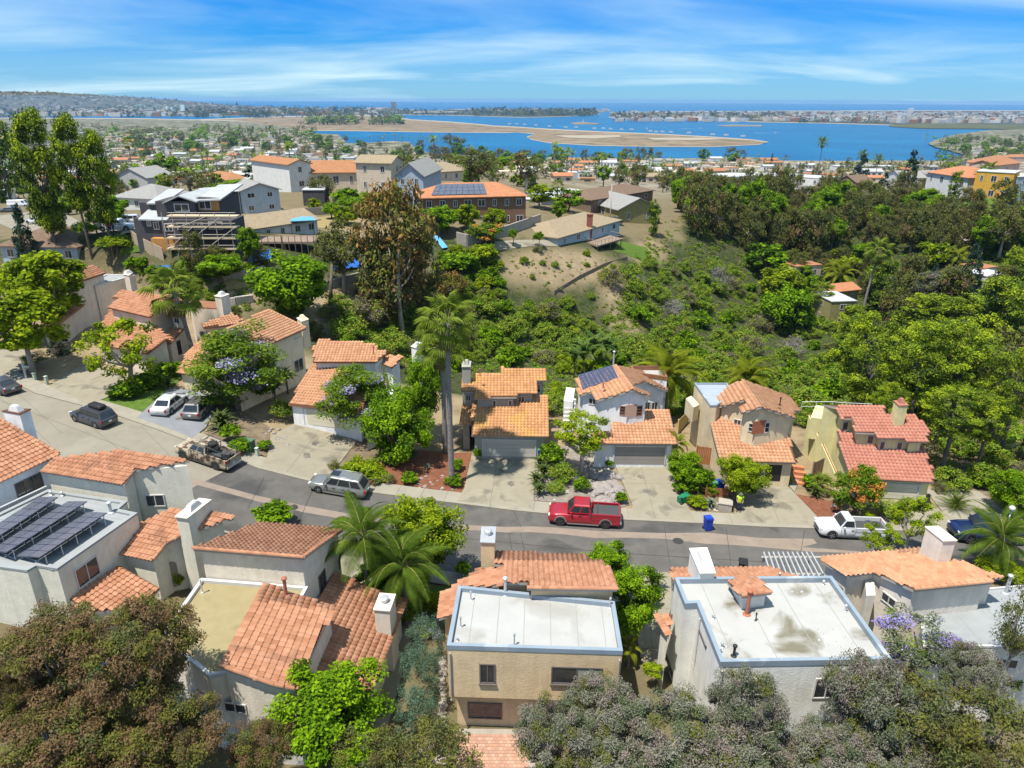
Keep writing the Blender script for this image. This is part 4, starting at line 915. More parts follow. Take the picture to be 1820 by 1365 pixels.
h = House('white_house', 'white house with a black solar array on its upper orange tiled roof', (1130, 826), ST_bright, tile=M_tile_p, tw=.33, te=.40)
h.roof([(1053, 766), (1052, 787), (1078, 788), (1201, 789), (1190, 727), (1095, 727), (1085, 766)], (1078, 788), (1201, 789), 2.75, 18)
roofp(h, [(1022, 674), (1030.5, 702), (1053, 696.5), (1061, 712), (1124, 693), (1093, 650)], [(1093, 650, 7.3), (1124, 693, 7.3), (1061, 712, 5.9)], ins=.35, caps=(4,))
roofp(h, [(1124, 693), (1156, 705.5), (1152, 698), (1122, 685), (1144, 677.5), (1187, 694.5), (1176, 674), (1138, 659), (1093, 650)], [(1093, 650, 7.3), (1124, 693, 7.3), (1156, 705.5, 6.4)], ins=.35)
h.flatroof([(1125, 668), (1186, 676), (1178, 656), (1120, 656)], 5.6 + h.z0, M_memb, par=.4, capm=M_fascia_b)
h.win(1102, 721, 1111, 738, 1, M_fascia_b, rows=3); h.win(1131.6, 721.6, 1140.4, 738.5, 1, M_fascia_b, rows=3); h.panel(1112, 720, 1130.5, 739, mat('pink_panel', (0.45, 0.30, 0.235)), 'shutter_panel')
h.win(1145, 715, 1155, 728, 2); h.win(1158, 715, 1168, 729, 2); h.win(1046.7, 707, 1060, 720, 2)
h.garage(1093, 793.5, 1180, 825, mat('garage_brown', (0.24, 0.22, 0.20), (0.28, 0.26, 0.24), 1.0, 0.7))  # garage door panels in a dull grey brown
pl = Plane3(*[W(x, y, z + h.z0) for x, y, z in ((1093, 650, 7.3), (1124, 693, 7.3), (1061, 712, 5.9))])
h.flat = 0; pv(h, [pl.px(1036.4, 694.5) + pl.n * .1, pl.px(1100, 673) + pl.n * .1, pl.px(1088.4, 650.5) + pl.n * .1, pl.px(1028, 668) + pl.n * .1], 4, 1, lines=False)
bl = h.block([(1002, 712), (1018, 714), (1022, 690)], 3.0 + h.z0); 
sb = MB()
for k in range(9):
    p = W(1008 + k * .8, 770 - k * 7, 0.2 + .3 * k); sb.box((p[0], p[1], -0.5), (1.1, .38, .75 + .33 * k))
sb.build('stair', M_white, h.root)
h.pipe(1090, 652, 7.0, 1.6, .09); h.pipe(1072, 688, 6.9, .35, .06, M_brownpipe); h.done()

h = House('sand_house', 'sand coloured house with a grey metal flat roof beside orange tiled gables', (1330, 860), ST_ftan, tile=M_tile_p, tw=.33, te=.40)
h.roof([(1280, 818.5), (1416, 822), (1400, 775), (1388, 740), (1259, 738)], (1280, 818.5), (1416, 822), 2.75, 18)
roofp(h, [(1296, 685.6), (1271, 710.5), (1277.7, 723), (1326, 710.5), (1331, 713), (1313, 726.7), (1317, 734), (1352, 723.7), (1320, 676)], [(1320, 676, 7.4), (1352, 723.7, 7.4), (1317, 734, 6.5)], ins=.35)
roofp(h, [(1352, 723.7), (1414, 743), (1405, 728), (1421, 732), (1400, 704), (1320, 676)], [(1320, 676, 7.4), (1352, 723.7, 7.4), (1414, 743, 5.9)], ins=.35)
h.flatroof([(1233.7, 682), (1262, 722), (1274, 722), (1304, 699), (1292, 682)], 6.0 + h.z0, mat('metal_roof', (0.50, 0.56, 0.62), (0.58, 0.63, 0.67), .6, .45, metal=.3), par=.1, pw=.15, seams=3)
h.block([(1219, 708), (1233, 724), (1243, 719)], 5.0 + h.z0, 3.4 + h.z0)
h.win(1304.8, 743.5, 1317, 757, 2); h.win(1331, 751, 1337.7, 768, 1, rows=2); h.win(1359.7, 751, 1366, 768.4, 1, rows=2); h.panel(1338.6, 749.4, 1358.5, 769, mat('brown_shutter', (0.30, 0.095, 0.05), (0.36, 0.13, 0.07), 3, .8), 'shutter_panel')
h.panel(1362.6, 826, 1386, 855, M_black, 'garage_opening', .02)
h.pipe(1386, 719, 7.0, .6, .05, M_black); h.done()

h = House('mustard_house', 'mustard yellow house with a salmon red tiled roof, last in its row at right', (1600, 890), ST_yel, tile=M_tile_r, tw=.33, te=.40)
h.roof([(1512, 849), (1660, 857), (1657.5, 831), (1652, 826), (1636, 780), (1487, 766)], (1512, 849), (1660, 857), 2.75, 18)
h.roof([(1462, 719), (1487, 723), (1493.8, 743.8), (1513.8, 743.8), (1520.8, 768.5), (1557, 770), (1561.5, 778.5), (1610, 779), (1610.8, 784.6), (1647.7, 783.8), (1644.6, 773), (1651.5, 771.5), (1642, 747), (1630.8, 746), (1624.6, 737.7), (1576, 736), (1570.8, 723)], (1561.5, 778.5), (1610, 779), 5.2, 17, ins=.35)
a_ = W(1437, 738, 4.0 + h.z0); c_ = W(1484, 842, 1.1 + h.z0); h.solid([c_, c_ + (.25, 0, 0), a_ + (.25, 0, 0), a_]); b = MB(); b.tube([a_ + (.12, 0, .06), c_ + (.12, 0, .06)], .06, 4); b.build('wall_coping', M_fascia_b, h.root); h.block([(1441, 742), (1460, 744), (1468, 722)], 4.6 + h.z0, 2.4 + h.z0)
h.win(1498, 749, 1506, 765, 1); h.win(1542, 773.8, 1551, 789, 1); h.win(1564, 784, 1571, 799, 1); h.win(1594.6, 785.4, 1602, 799, 1)
h.garage(1569, 859.5, 1627, 888, mat('garage_cream', (0.55, 0.50, 0.38), (0.6, 0.55, 0.43), 1, .7))
zt = zfor((1597.7, 737), 6.8, 721); h.stack([(1589, 713), (1597.7, 721.5), (1613.8, 720.8)], zt, 3, cap=M_tile_r, flue=M_tile_r)
b = MB(); rt_ = [W(1426, 714, 5.2), W(1452, 714, 5.4), W(1480, 714, 5.6), W(1504, 716, 5.6), W(1550, 718, 5.6)]
b.tube(rt_, .035, 5); 
for p in rt_: b.tube([p, p - (0, 0, 1.0)], .03, 5)
b.tube([p - (0, 0, .5) for p in rt_], .02, 4); b.build('deck_rail', M_white, h.root); h.done()

h = House('white_house', 'white house with a cream garage door and orange tiled roof, behind the small jacaranda', (575, 758), ST_bright, tile=M_tile_p, tw=.33, te=.40); z0 = h.z0
h.roof([(512, 718.6), (554, 723), (642, 735), (668, 670), (560, 640)], (512, 718.6), (554, 723), 2.75, 20, fascia=M_fascia_b)
h.roof([(555.7, 643), (668.6, 643), (688.6, 626), (674, 623), (667, 611.4), (640, 608.6), (565.7, 604), (553.6, 623), (560, 628)], (555.7, 643), (668.6, 643), 5.6, 18, ins=.35, fascia=M_fascia_b)
h.roof([(680, 646), (697, 653), (716, 633.6), (686, 631)], (680, 646), (697, 653), 5.0, 18, fascia=M_fascia_b)
h.block([(650, 752), (690, 735), (700, 690)], 2.3 + z0)
h.garage(540, 726, 610, 762, mat('garage_cream', (0.55, 0.50, 0.38))); h.pipe(664, 628, 6.8 + z0, .7, .05, M_brownpipe)
h.stack([(731, 616), (741, 619), (752, 611)], zfor((740, 640), 3 + z0, 619), 1, flue='round'); h.done()

h = House('tan_house', 'tan house with a pale tiled gable roof, behind the large jacaranda', (470, 690), ST_cr, tile=M_tile_p, tw=.33, te=.40); z0 = h.z0
h.roof([(404, 581), (412, 640), (499, 603), (544, 583), (478.6, 551.4)], (499, 603), (544, 583), 5.8, 19, ins=.35, fascia=M_fascia_b, caps=(3,))
h.roof([(358.6, 576), (362, 583), (420, 575), (434, 568.6), (413, 557)], (362, 583), (420, 573), 5.6, 18, ins=.3, fascia=M_fascia_b)
h.roof([(316, 662), (394, 674), (430, 676), (440, 620), (372, 592), (330, 628)], (316, 662), (394, 674), 2.7, 18, fascia=M_fascia_b)
h.win(521.4, 640, 540, 658, 2, hgt=1.5); h.win(521, 603, 535, 598, 1); h.stack([(528, 566), (536, 572), (548, 568)], zfor((536, 580), 5.5 + z0, 569), 3 + z0, flue=ST_cr); h.done()

h = House('pink_house', 'pinkish house with stepped orange roofs and a tall chimney beside the left fan palm', (265, 655), ST_pink, tw=.33, te=.40); z0 = h.z0
h.roof([(192, 546), (265.7, 563), (301.4, 534), (321.4, 535), (322, 528.6), (280, 523.6), (218, 515), (199, 529), (209, 531.4)], (192, 546), (265.7, 563), 5.6, 18, ins=.3, fascia=M_fascia_b)
h.roof([(299, 558.6), (317, 561), (333, 543), (317, 540)], (299, 558.6), (317, 561), 5.3, 20, fascia=M_fascia_b)
h.roof([(290.7, 608.6), (303, 610.3), (327, 584), (307, 582)], (290.7, 608.6), (303, 610.3), 2.8, 20, fascia=M_fascia_b)
h.roof([(172, 588), (176, 612), (262, 628), (300, 600), (262, 566), (196, 550)], (176, 612), (262, 628), 2.7, 18, fascia=M_fascia_b)
Pb = h.block([(341, 547), (391, 550.5), (384, 538)], 5.0 + z0); b = MB(); b.prism([p + (0, 0, .14) for p in Pb], 5.003 + z0); b.build('wall_coping', M_fascia_b, h.root); h.stack([(381.4, 526.4), (393, 528.6), (407, 523.6)], zfor((394, 563), 4.6 + z0, 528), z0, flue=True)
h.win(309, 564, 320, 576, 2); h.panel(313, 607, 324, 628, M_black, 'door', .03); h.win(355, 588, 364, 598, 2); h.done()

h = House('pink_house', 'pinkish house with a flat grey back roof, leftmost house across the street', (130, 620), ST_pink, tw=.33, te=.40); z0 = h.z0
h.roof([(97.6, 486), (130.5, 503.4), (188.6, 484.5), (165.5, 471)], (130.5, 503.4), (188.6, 484.5), 6.2, 20, ins=.3, fascia=M_fascia_b)
h.roof([(78, 490), (95.6, 509), (111, 505), (98, 487)], (95.6, 509), (111, 505), 5.4, 20, fascia=M_fascia_b)
h.flatroof([(153, 507), (168.8, 509), (241, 490), (189, 488)], 4.9 + z0, M_memb_g, par=.1, capm=M_white)
h.roof([(70, 584), (91.6, 585), (168, 528), (152, 522), (98, 562)], (91.6, 585), (168, 528), 3.0, 16, fascia=M_fascia_b)
h.stack([(220, 488), (229, 490), (236, 485)], zfor((232, 515), 4 + z0, 489), z0, flue=True); h.win(111, 523, 119, 534, 2); h.done()
# ------------------------------------------------------------------ plants
LG = [leafmat('leaf_bright', (0.153, 0.292, 0.006), (0.345, 0.534, 0.012)), leafmat('leaf_mid', (0.083, 0.185, 0.006), (0.193, 0.336, 0.011)), leafmat('leaf_deep', (0.042, 0.098, 0.005), (0.102, 0.185, 0.009))]
LY = [leafmat('leaf_lime', (0.221, 0.325, 0.007), (0.431, 0.512, 0.015)), leafmat('leaf_lime_mid', (0.130, 0.205, 0.007), (0.241, 0.325, 0.011)), LG[2]]
LE = [leafmat('leaf_olive', (0.126, 0.137, 0.022), (0.215, 0.221, 0.045), trans=0.3), leafmat('leaf_rust', (0.180, 0.106, 0.052), (0.262, 0.168, 0.088), trans=0.3), leafmat('leaf_greygreen', (0.089, 0.110, 0.034), (0.163, 0.184, 0.064), trans=0.3), leafmat('leaf_darkbrown', (0.089, 0.069, 0.027), (0.147, 0.118, 0.046), trans=0.3)]  # eucalyptus leaf tones, the last a dull dark brown, dealt to clumps at random
LS = [leafmat('leaf_silver', (0.156, 0.159, 0.115), (0.276, 0.270, 0.209), trans=0.15), leafmat('leaf_mauve', (0.177, 0.142, 0.121), (0.291, 0.242, 0.209), trans=0.15), leafmat('leaf_sage', (0.085, 0.113, 0.057), (0.170, 0.198, 0.101), trans=0.2), LE[0]]
LO = [leafmat('leaf_orange', (0.195, 0.111, 0.029), (0.305, 0.182, 0.052), trans=0.2), LE[0], LE[3]]
LP = [leafmat('needle_lime', (0.208, 0.285, 0.011), (0.389, 0.470, 0.022), trans=0.25), leafmat('needle_green', (0.106, 0.169, 0.011), (0.208, 0.285, 0.018), trans=0.2), leafmat('needle_dark', (0.033, 0.064, 0.007), (0.078, 0.124, 0.011), trans=0.1)]
LD = [leafmat('needle_blue', (0.029, 0.065, 0.034), (0.065, 0.115, 0.059), trans=0.15), leafmat('needle_black', (0.014, 0.031, 0.019), (0.035, 0.060, 0.032), trans=0.1)]
LC = [leafmat('scrub_green', (0.108, 0.208, 0.015), (0.230, 0.346, 0.028), trans=0.2), leafmat('scrub_olive', (0.168, 0.216, 0.021), (0.299, 0.352, 0.039), trans=0.2), leafmat('scrub_dark', (0.059, 0.115, 0.010), (0.122, 0.196, 0.017), trans=0.2)]
LJ = [leafmat('jacaranda_leaf', (0.120, 0.200, 0.012), (0.215, 0.310, 0.022)), leafmat('jacaranda_leaf_mid', (0.065, 0.125, 0.010), (0.120, 0.200, 0.016)), leafmat('jacaranda_bloom', (0.24, 0.22, 0.36), (0.34, 0.32, 0.47), trans=0.2)]
LB = [leafmat('bloom_leaf', (0.105, 0.196, 0.011), (0.212, 0.315, 0.017)), LG[1], leafmat('pink_bract', (0.488, 0.189, 0.042), (0.683, 0.298, 0.066))]
LGR = [leafmat('juniper', (0.067, 0.127, 0.076), (0.143, 0.210, 0.131), trans=0.15), leafmat('juniper_dark', (0.030, 0.067, 0.039), (0.067, 0.113, 0.062), trans=0.15)]
LT = [leafmat('twig_grey', (0.20, 0.185, 0.165), (0.32, 0.30, 0.275), trans=0.0)]
LBR = [leafmat('scrub_brown', (0.120, 0.100, 0.062), (0.195, 0.170, 0.115), trans=0.15), LC[1]]
LPU = [leafmat('plume', (0.42, 0.38, 0.28), (0.55, 0.50, 0.40), trans=0.3), LC[1]]
M_bark = mat('bark', (0.085, 0.065, 0.048), (0.175, 0.145, 0.115), 3.0, 0.95, bump=0.5, bscale=12, stretch=(1, 1, 0.25))
M_barkp = mat('bark_pale', (0.24, 0.20, 0.165), (0.40, 0.35, 0.30), 1.5, 0.9, bump=0.4, bscale=8, stretch=(1, 1, 0.25))
M_palmtrunk = mat('palm_trunk', (0.13, 0.115, 0.105), (0.27, 0.245, 0.225), 3.0, 0.95, bump=0.9, bscale=9, stretch=(1, 1, 2.5))
def leaves(C, rad, per, ln, wd, outw=0.8, upw=0.5, flat=1.0, droop=0.0, rng=None, hang=False):
    """clumps of leaf faces; C (k,3) clump centres in the unit crown"""
    k = len(C); n = k * per; ci = np.repeat(np.arange(k), per)
    d = rng.normal(size=(n, 3)); d /= np.linalg.norm(d, axis=1)[:, None]; r = rng.random(n) ** 0.45
    off = d * r[:, None] * rad[ci][:, None]; off[:, 2] *= flat; off[:, 2] -= droop * (off[:, 0] ** 2 + off[:, 1] ** 2) ** 0.5 * 0.5
    P = C[ci] + off; o = P / (np.linalg.norm(P, axis=1)[:, None] + 1e-6)
    nn = rng.normal(size=(n, 3)) * 0.7 + (d * 0.6 + o * 0.4) * outw + np.array([0, 0, upw * 1.7]); nn /= np.linalg.norm(nn, axis=1)[:, None]
    a = rng.normal(size=(n, 3));
    if hang: a = a * 0.35 + np.array([0, 0, -1.0])
    a -= nn * (a * nn).sum(1)[:, None]; a /= np.linalg.norm(a, axis=1)[:, None]; b = np.cross(nn, a)
    s = (0.65 + 0.7 * rng.random(n))[:, None]; a = a * (ln / 2) * s; b = b * (wd / 2) * s
    V = np.stack([P - a, P + b * 1.0 - a * 0.1, P + a, P - b - a * 0.1], 1).reshape(-1, 3)
    return V, np.arange(n * 4).reshape(-1, 4), ci, off[:, 2]
def clumps(kind, k, rng):
    if kind in ('pine', 'spread'):
        P = rng.normal(size=(k, 3)); P /= np.linalg.norm(P, axis=1)[:, None]; P *= (0.45 + 0.5 * rng.random(k))[:, None]; P[:, 2] = np.round(P[:, 2] * 4) / 4 + rng.normal(size=k) * 0.05; return P * (0.9, 0.9, 0.95)
    if kind == 'cone':
        z = rng.random(k) ** 1.2; t = rng.random(k) * 6.283; r = (1 - z) * (0.75 + 0.25 * rng.random(k)); return np.column_stack([np.cos(t) * r, np.sin(t) * r, z * 2 - 1])
    if kind == 'column':
        z = rng.random(k) * 2 - 1; t = rng.random(k) * 6.283; r = np.sqrt(np.clip(1 - np.abs(z) ** 3, 0.05, 1)) * (0.5 + 0.4 * rng.random(k)); return np.column_stack([np.cos(t) * r, np.sin(t) * r, z])
    if kind == 'dome':
        P = rng.normal(size=(k, 3)); P[:, 2] = np.abs(P[:, 2]) * 1.1 - 0.25; P /= np.linalg.norm(P, axis=1)[:, None]; return P * (0.45 + 0.45 * rng.random(k))[:, None]
    if kind == 'tall':
        z = rng.random(k) * 2 - 1; t = rng.random(k) * 6.283; r = (0.30 + 0.65 * rng.random(k)) * np.clip(1.05 - 0.55 * np.abs(z - 0.1), 0.25, 1); return np.column_stack([np.cos(t) * r, np.sin(t) * r, z])
    P = rng.normal(size=(k, 3)); P /= np.linalg.norm(P, axis=1)[:, None]; P *= (0.42 + 0.52 * rng.random(k) ** .7)[:, None]
    if kind == 'lumpy':
        lob = rng.normal(size=(5, 3)); lob /= np.linalg.norm(lob, axis=1)[:, None]; q = (P / np.linalg.norm(P, axis=1)[:, None]) @ lob.T; P *= (0.78 + 0.3 * np.clip(q.max(1), 0, 1))[:, None]
    return P
#            form    mats weights                clumps clump-r leaves/clump len  wid   outw upw flat droop hang bark
SPEC = {
 'broad':   ('lumpy', LG, (.45, .38, .17),          76, .24, 250, .068, .044, .9, .6, .8, .0, 0, M_bark),
 'lime':    ('lumpy', LY, (.50, .38, .12),          72, .24, 240, .068, .044, .9, .6, .8, .0, 0, M_barkp),
 'openlime':('lumpy', LY, (.55, .37, .08),          38, .20, 110, .085, .050, .9, .6, .7, .0, 0, M_barkp),
 'jac':     ('spread', LJ, (.58, .34, .08),         72, .26, 270, .060, .034, .7, .7, .55, .3, 0, M_barkp),
 'airyjac': ('spread', [LS[2], LJ[0], leafmat('violet_bloom', (.21, .17, .42), (.31, .27, .56), trans=.2), LS[1]], (.34, .22, .26, .18), 56, .20, 130, .062, .024, .6, .5, .7, .3, 0, M_bark),
 'euca':    ('lumpy', LE, (.26, .40, .14, .20),     150, .18, 240, .056, .019, .5, .3, .9, .4, 1, M_barkp),
 'silver':  ('lumpy', LS, (.36, .18, .34, .12),     150, .18, 240, .056, .019, .5, .3, .9, .4, 1, M_barkp),
 'olive':   ('lumpy', [LE[0], LE[2], LE[3]], (.45, .35, .2), 70, .24, 110, .080, .028, .6, .4, .9, .2, 0, M_barkp),
 'orange':  ('tall', LO, (.42, .36, .22),           90, .26, 120, .075, .026, .6, .4, .9, .3, 1, M_barkp),
 'darkeuc': ('tall', [LE[0], LE[2], LE[3], LE[1]], (.46, .30, .12, .12), 80, .24, 120, .072, .030, .6, .4, .9, .3, 1, M_barkp),
 'pine':    ('tall', LP, (.34, .38, .28),           110, .22, 130, .074, .026, .5, .9, .5, .0, 0, M_bark),
 'tallpine':('tall', LP, (.22, .36, .42),           130, .30, 230, .060, .030, .5, .9, .45, .0, 0, M_bark),
 'conifer': ('cone', LD, (.55, .45),                70, .20, 90, .085, .032, .6, .6, .5, .3, 0, M_bark),
 'juniper': ('column', LGR, (.65, .35),             70, .22, 110, .070, .018, .6, .9, .9, .0, 0, M_bark),
 'bush':    ('dome', LG, (.38, .40, .22),           46, .28, 95, .110, .062, .9, .6, .8, .0, 0, M_bark),
 'limebush':('dome', LY, (.55, .35, .10),           46, .28, 95, .110, .055, .9, .6, .8, .0, 0, M_bark),
 'bract':   ('lumpy', LB, (.48, .36, .16),          58, .24, 120, .085, .050, .9, .6, .8, .0, 0, M_bark),
 'scrub':   ('dome', LC, (.46, .36, .18),           56, .28, 120, .076, .034, .8, .5, .8, .0, 0, M_bark),
 'greyscrub':('dome', LBR, (.55, .45),              50, .28, 110, .076, .026, .8, .5, .8, .0, 0, M_bark),
 'dead':    ('dome', LT, (1.0,),                    40, .30, 70, .160, .010, .8, .3, .9, .0, 0, M_barkp),
 'lavender':('dome', [LS[2], leafmat('lavender_bloom', (.20, .18, .30), (.30, .27, .40), trans=.1), LC[0]], (.4, .3, .3), 44, .28, 90, .09, .03, .8, .6, .8, .0, 0, M_bark),
 'plume':   ('dome', LPU, (.6, .4),                 30, .26, 60, .22, .03, .5, .3, 1.0, .0, 0, M_bark),
}
_crown = {}
def crown_mesh(kind, lod, var):
    key = (kind, lod, var)
    if key in _crown: return _crown[key]
    form, mts, wts, k, cr, per, ln, wd, outw, upw, flat, droop, hg, bark = SPEC[kind]
    rng = np.random.default_rng(abs(hash(kind)) % 1000 * 0 + sum(map(ord, kind)) * 7 + var * 31 + lod)
    if lod == 1: per = int(per * .55); ln *= 1.55; wd *= 1.75
    if lod == 2: k = max(16, int(k * .5)); per = int(per * .22); ln *= 2.5; wd *= 3.0; cr *= 1.15
    if lod == 3: k = 12; per = 9; ln *= 4.5; wd *= 5.0; cr *= 1.3
    C = clumps(form, k, rng); rad = cr * (0.7 + 0.6 * rng.random(k))
    V, Fq, ci, dz = leaves(C, rad, per, ln, wd, outw, upw, flat, droop, rng, bool(hg))
    cm_ = rng.choice(len(mts), k, p=np.array(wts) / sum(wts)); mi = cm_[ci]; flip = rng.random(len(ci)) < 0.20; mi = np.where(flip, rng.choice(len(mts), len(ci), p=np.array(wts) / sum(wts)), mi)
    me = fastmesh('crown', V, Fq, mts, mi); _crown[key] = (me, C); return _crown[key]
_trunk = {}
def trunk_mesh(kind, var):
    key = (kind, var)
    if key in _trunk: return _trunk[key]
    bark = SPEC[kind][-1]; C = crown_mesh(kind, 1, var)[1]; rng = random.Random(var * 5 + len(kind)); b = MB()
    bend = (rng.uniform(-.12, .12), rng.uniform(-.12, .12)); fork = 0.55 if kind in ('jac', 'openlime', 'lime', 'broad', 'bract') else 0.8
    b.tube([(0, 0, -0.05), (bend[0] * .5, bend[1] * .5, fork * .5), (bend[0], bend[1], fork)], [.085, .065, .055], 7)
    for i in rng.sample(range(len(C)), min(10, len(C))):
        c = C[i]; top = np.array([c[0] * .9, c[1] * .9, 1.0 + c[2] * .16]); st = np.array([bend[0], bend[1], fork - 0.05]); md = st * .5 + top * .5 + np.array([rng.uniform(-.08, .08), rng.uniform(-.08, .08), -.06])
        b.tube([st, md, top], [.045, .028, .010], 5, cap=False)
    me = b.mesh('trunk', bark, True); _trunk[key] = me; return me
TREES = []
def plant_at(name, label, cat, kind, p, hc, rx, rz, lod=1, group=None, trunk=True, ry=None, rnd=None):
    """crown centre at height hc above the ground point p, radii rx, rz in metres"""
    rnd = rnd or random.Random(round(p[0] * 13 + p[1] * 7, 2)); var = rnd.randrange(2 if lod < 2 else 3)
    t = thing(name, label, cat, p, rnd.uniform(0, 6.28), group)
    me = crown_mesh(kind, lod, var)[0]
    o = bpy.data.objects.new('crown' if trunk else 'foliage', me); COL.objects.link(o); o.parent = t; o.location = (0, 0, hc); o.scale = (rx, ry or rx, rz)
    if trunk:
        q = bpy.data.objects.new('trunk', trunk_mesh(kind, var)); COL.objects.link(q); q.parent = t; q.scale = (rx, rx, max(hc, .5))
    return t
def plant_one(name, label, cat, kind, p, hc, rx, rz, lod=2, group=None, rnd=None):
    """far plant: a single mesh"""
    rnd = rnd or random; var = rnd.randrange(3); o = bpy.data.objects.new(name, crown_mesh(kind, lod, var)[0]); COL.objects.link(o); o.location = (p[0], p[1], p[2] + hc); o.scale = (rx, rx, rz); o.rotation_euler = (0, 0, rnd.uniform(0, 6.28))
    return tag(o, label, cat, group)
def tr(kind, cx, cy, hc, rw, rh, label, name='tree', cat='tree', lod=None, group=None, trunk=True):
    """plant whose crown shows centred at photo pixel (cx, cy), rw x rh pixels, its centre hc metres above its ground"""
    p = G(cx, cy, hc); s_ = scale_at(p); g = np.array([p[0], p[1], ter(p[0], p[1])]); dz = CZ - p[2]; di = math.hypot(p[0], p[1]); ca = di / math.hypot(di, dz)
    rx = rw / s_; sn = math.sqrt(1 - ca * ca); rz = math.sqrt(max((rh / s_) ** 2 - (rx * sn) ** 2, (rx * .45) ** 2)) / max(ca, .3); rz = min(rz, rx * 2.6)
    if lod is None: lod = 0 if s_ > 17 and rw > 22 else (1 if s_ > 7 else 2)
    return plant_at(name, label, cat, kind, g, hc, rx, rz, lod, group, trunk)
# ---- palms
def fan_leaf():
    """palmate blade on its stalk, along +x, unit length"""
    b = MB(); b.tube([(0, 0, 0), (.3, 0, .04), (.58, 0, .05)], [.014, .011, .008], 4, 1, False); n = 18
    for i in range(n):
        a0 = math.radians(-105 + 210 * i / n); a1 = math.radians(-105 + 210 * (i + 1) / n); am = (a0 + a1) / 2; L_ = .46 * (1 - .22 * abs(am) / 2.2); c = (.56, 0, .05); dr = -.13 - .10 * (i % 3) / 3
        P1 = (c[0] + math.cos(a0) * L_ * .55, c[1] + math.sin(a0) * L_ * .55, .03); P2 = (c[0] + math.cos(am) * L_ * .6, c[1] + math.sin(am) * L_ * .6, .065); P3 = (c[0] + math.cos(a1) * L_ * .55, c[1] + math.sin(a1) * L_ * .55, .03)
        T = (c[0] + math.cos(am) * L_, c[1] + math.sin(am) * L_, .02 + dr)
        b.face([c, P1, P2]); b.face([c, P2, P3]); b.face([P1, T, P2]); b.face([P2, T, P3])
    return b
def feather_leaf(n=34, arch=.55, wl=.23, e_=.0095):
    b = MB(); pts = [(t, 0, arch * .55 * t - arch * 1.25 * t * t * t) for t in np.linspace(0, 1, 9)]; b.tube(pts, [.014 * (1 - .8 * t) for t in np.linspace(0, 1, 9)], 4, 1, False)
    for i in range(n):
        t = .12 + .87 * i / (n - 1); x = t; z = arch * .55 * t - arch * 1.25 * t ** 3; L_ = wl * math.sin(math.pi * (.12 + .84 * t)) + .04
        for sgn in (-1, 1):
            tip = (x + L_ * .55, sgn * L_ * .85, z - L_ * .5); md = (x + L_ * .33, sgn * L_ * .46, z - L_ * .10)
            b.face([(x - e_, 0, z), (x + e_, 0, z), (md[0] + e_, md[1], md[2]), (md[0] - e_, md[1], md[2])]); b.face([(md[0] - e_, md[1], md[2]), (md[0] + e_, md[1], md[2]), tip])
    return b
M_fan = leafmat('fan_frond', (.19, .27, .028), (.33, .42, .055), trans=.45); M_fanstem = mat('frond_stalk', (.20, .19, .05), (.28, .26, .08), 2, .7)
M_fanold = leafmat('fan_frond_old', (.20, .16, .06), (.30, .25, .11), trans=.15)
M_feather = leafmat('feather_frond', (.090, .160, .014), (.165, .250, .028), trans=.45); M_featherY = leafmat('feather_frond_lime', (.20, .25, .014), (.34, .38, .025), trans=.45)
M_banana = leafmat('banana_leaf', (.075, .145, .022), (.145, .220, .045), trans=.35)
FR = {'fan': fan_leaf().mesh('frond', [M_fan, M_fanstem]), 'fanold': fan_leaf().mesh('dead_frond', [M_fanold, M_fanold]), 'feather': feather_leaf(44).mesh('frond', [M_feather, M_fanstem]),
      'featherY': feather_leaf(44, .75, .25, .015).mesh('frond', [M_featherY, M_fanstem]), 'king': feather_leaf(46, .55, .24).mesh('frond', [M_feather, M_fanstem]), 'cycad': feather_leaf(26, .5, .12).mesh('frond', [M_feather, M_fanstem])}
def blade_leaf(m_):
    b = MB(); ts = np.linspace(0, 1, 6); wv = [.02, .07, .095, .09, .06, .004]; V = []
    for t, w_ in zip(ts, wv): V += [(t, -w_, .5 * t - .75 * t ** 3 + w_ * .3), (t, 0, .5 * t - .75 * t ** 3), (t, w_, .5 * t - .75 * t ** 3 + w_ * .3)]
    b.raw(V, [(3 * i + k, 3 * i + 3 + k, 3 * i + 4 + k, 3 * i + 1 + k) for i in range(5) for k in (0, 1)]); return b.mesh('leaf', m_)
FR['banana'] = blade_leaf(M_banana); FR['strap'] = blade_leaf(leafmat('strap_leaf', (.060, .090, .020), (.115, .150, .040), trans=.25)); FR['agave'] = blade_leaf(leafmat('agave_leaf', (.14, .19, .14), (.22, .27, .20), trans=.1))
def frond(parent, key, top, L_, yaw, pitch, rnd, name='frond'):
    o = bpy.data.objects.new(name, FR[key]); COL.objects.link(o); o.parent = parent; o.location = top; o.rotation_euler = (rnd.uniform(-.25, .25), -pitch, yaw); s_ = L_ * rnd.uniform(.88, 1.1); o.scale = (s_, s_, s_); return o
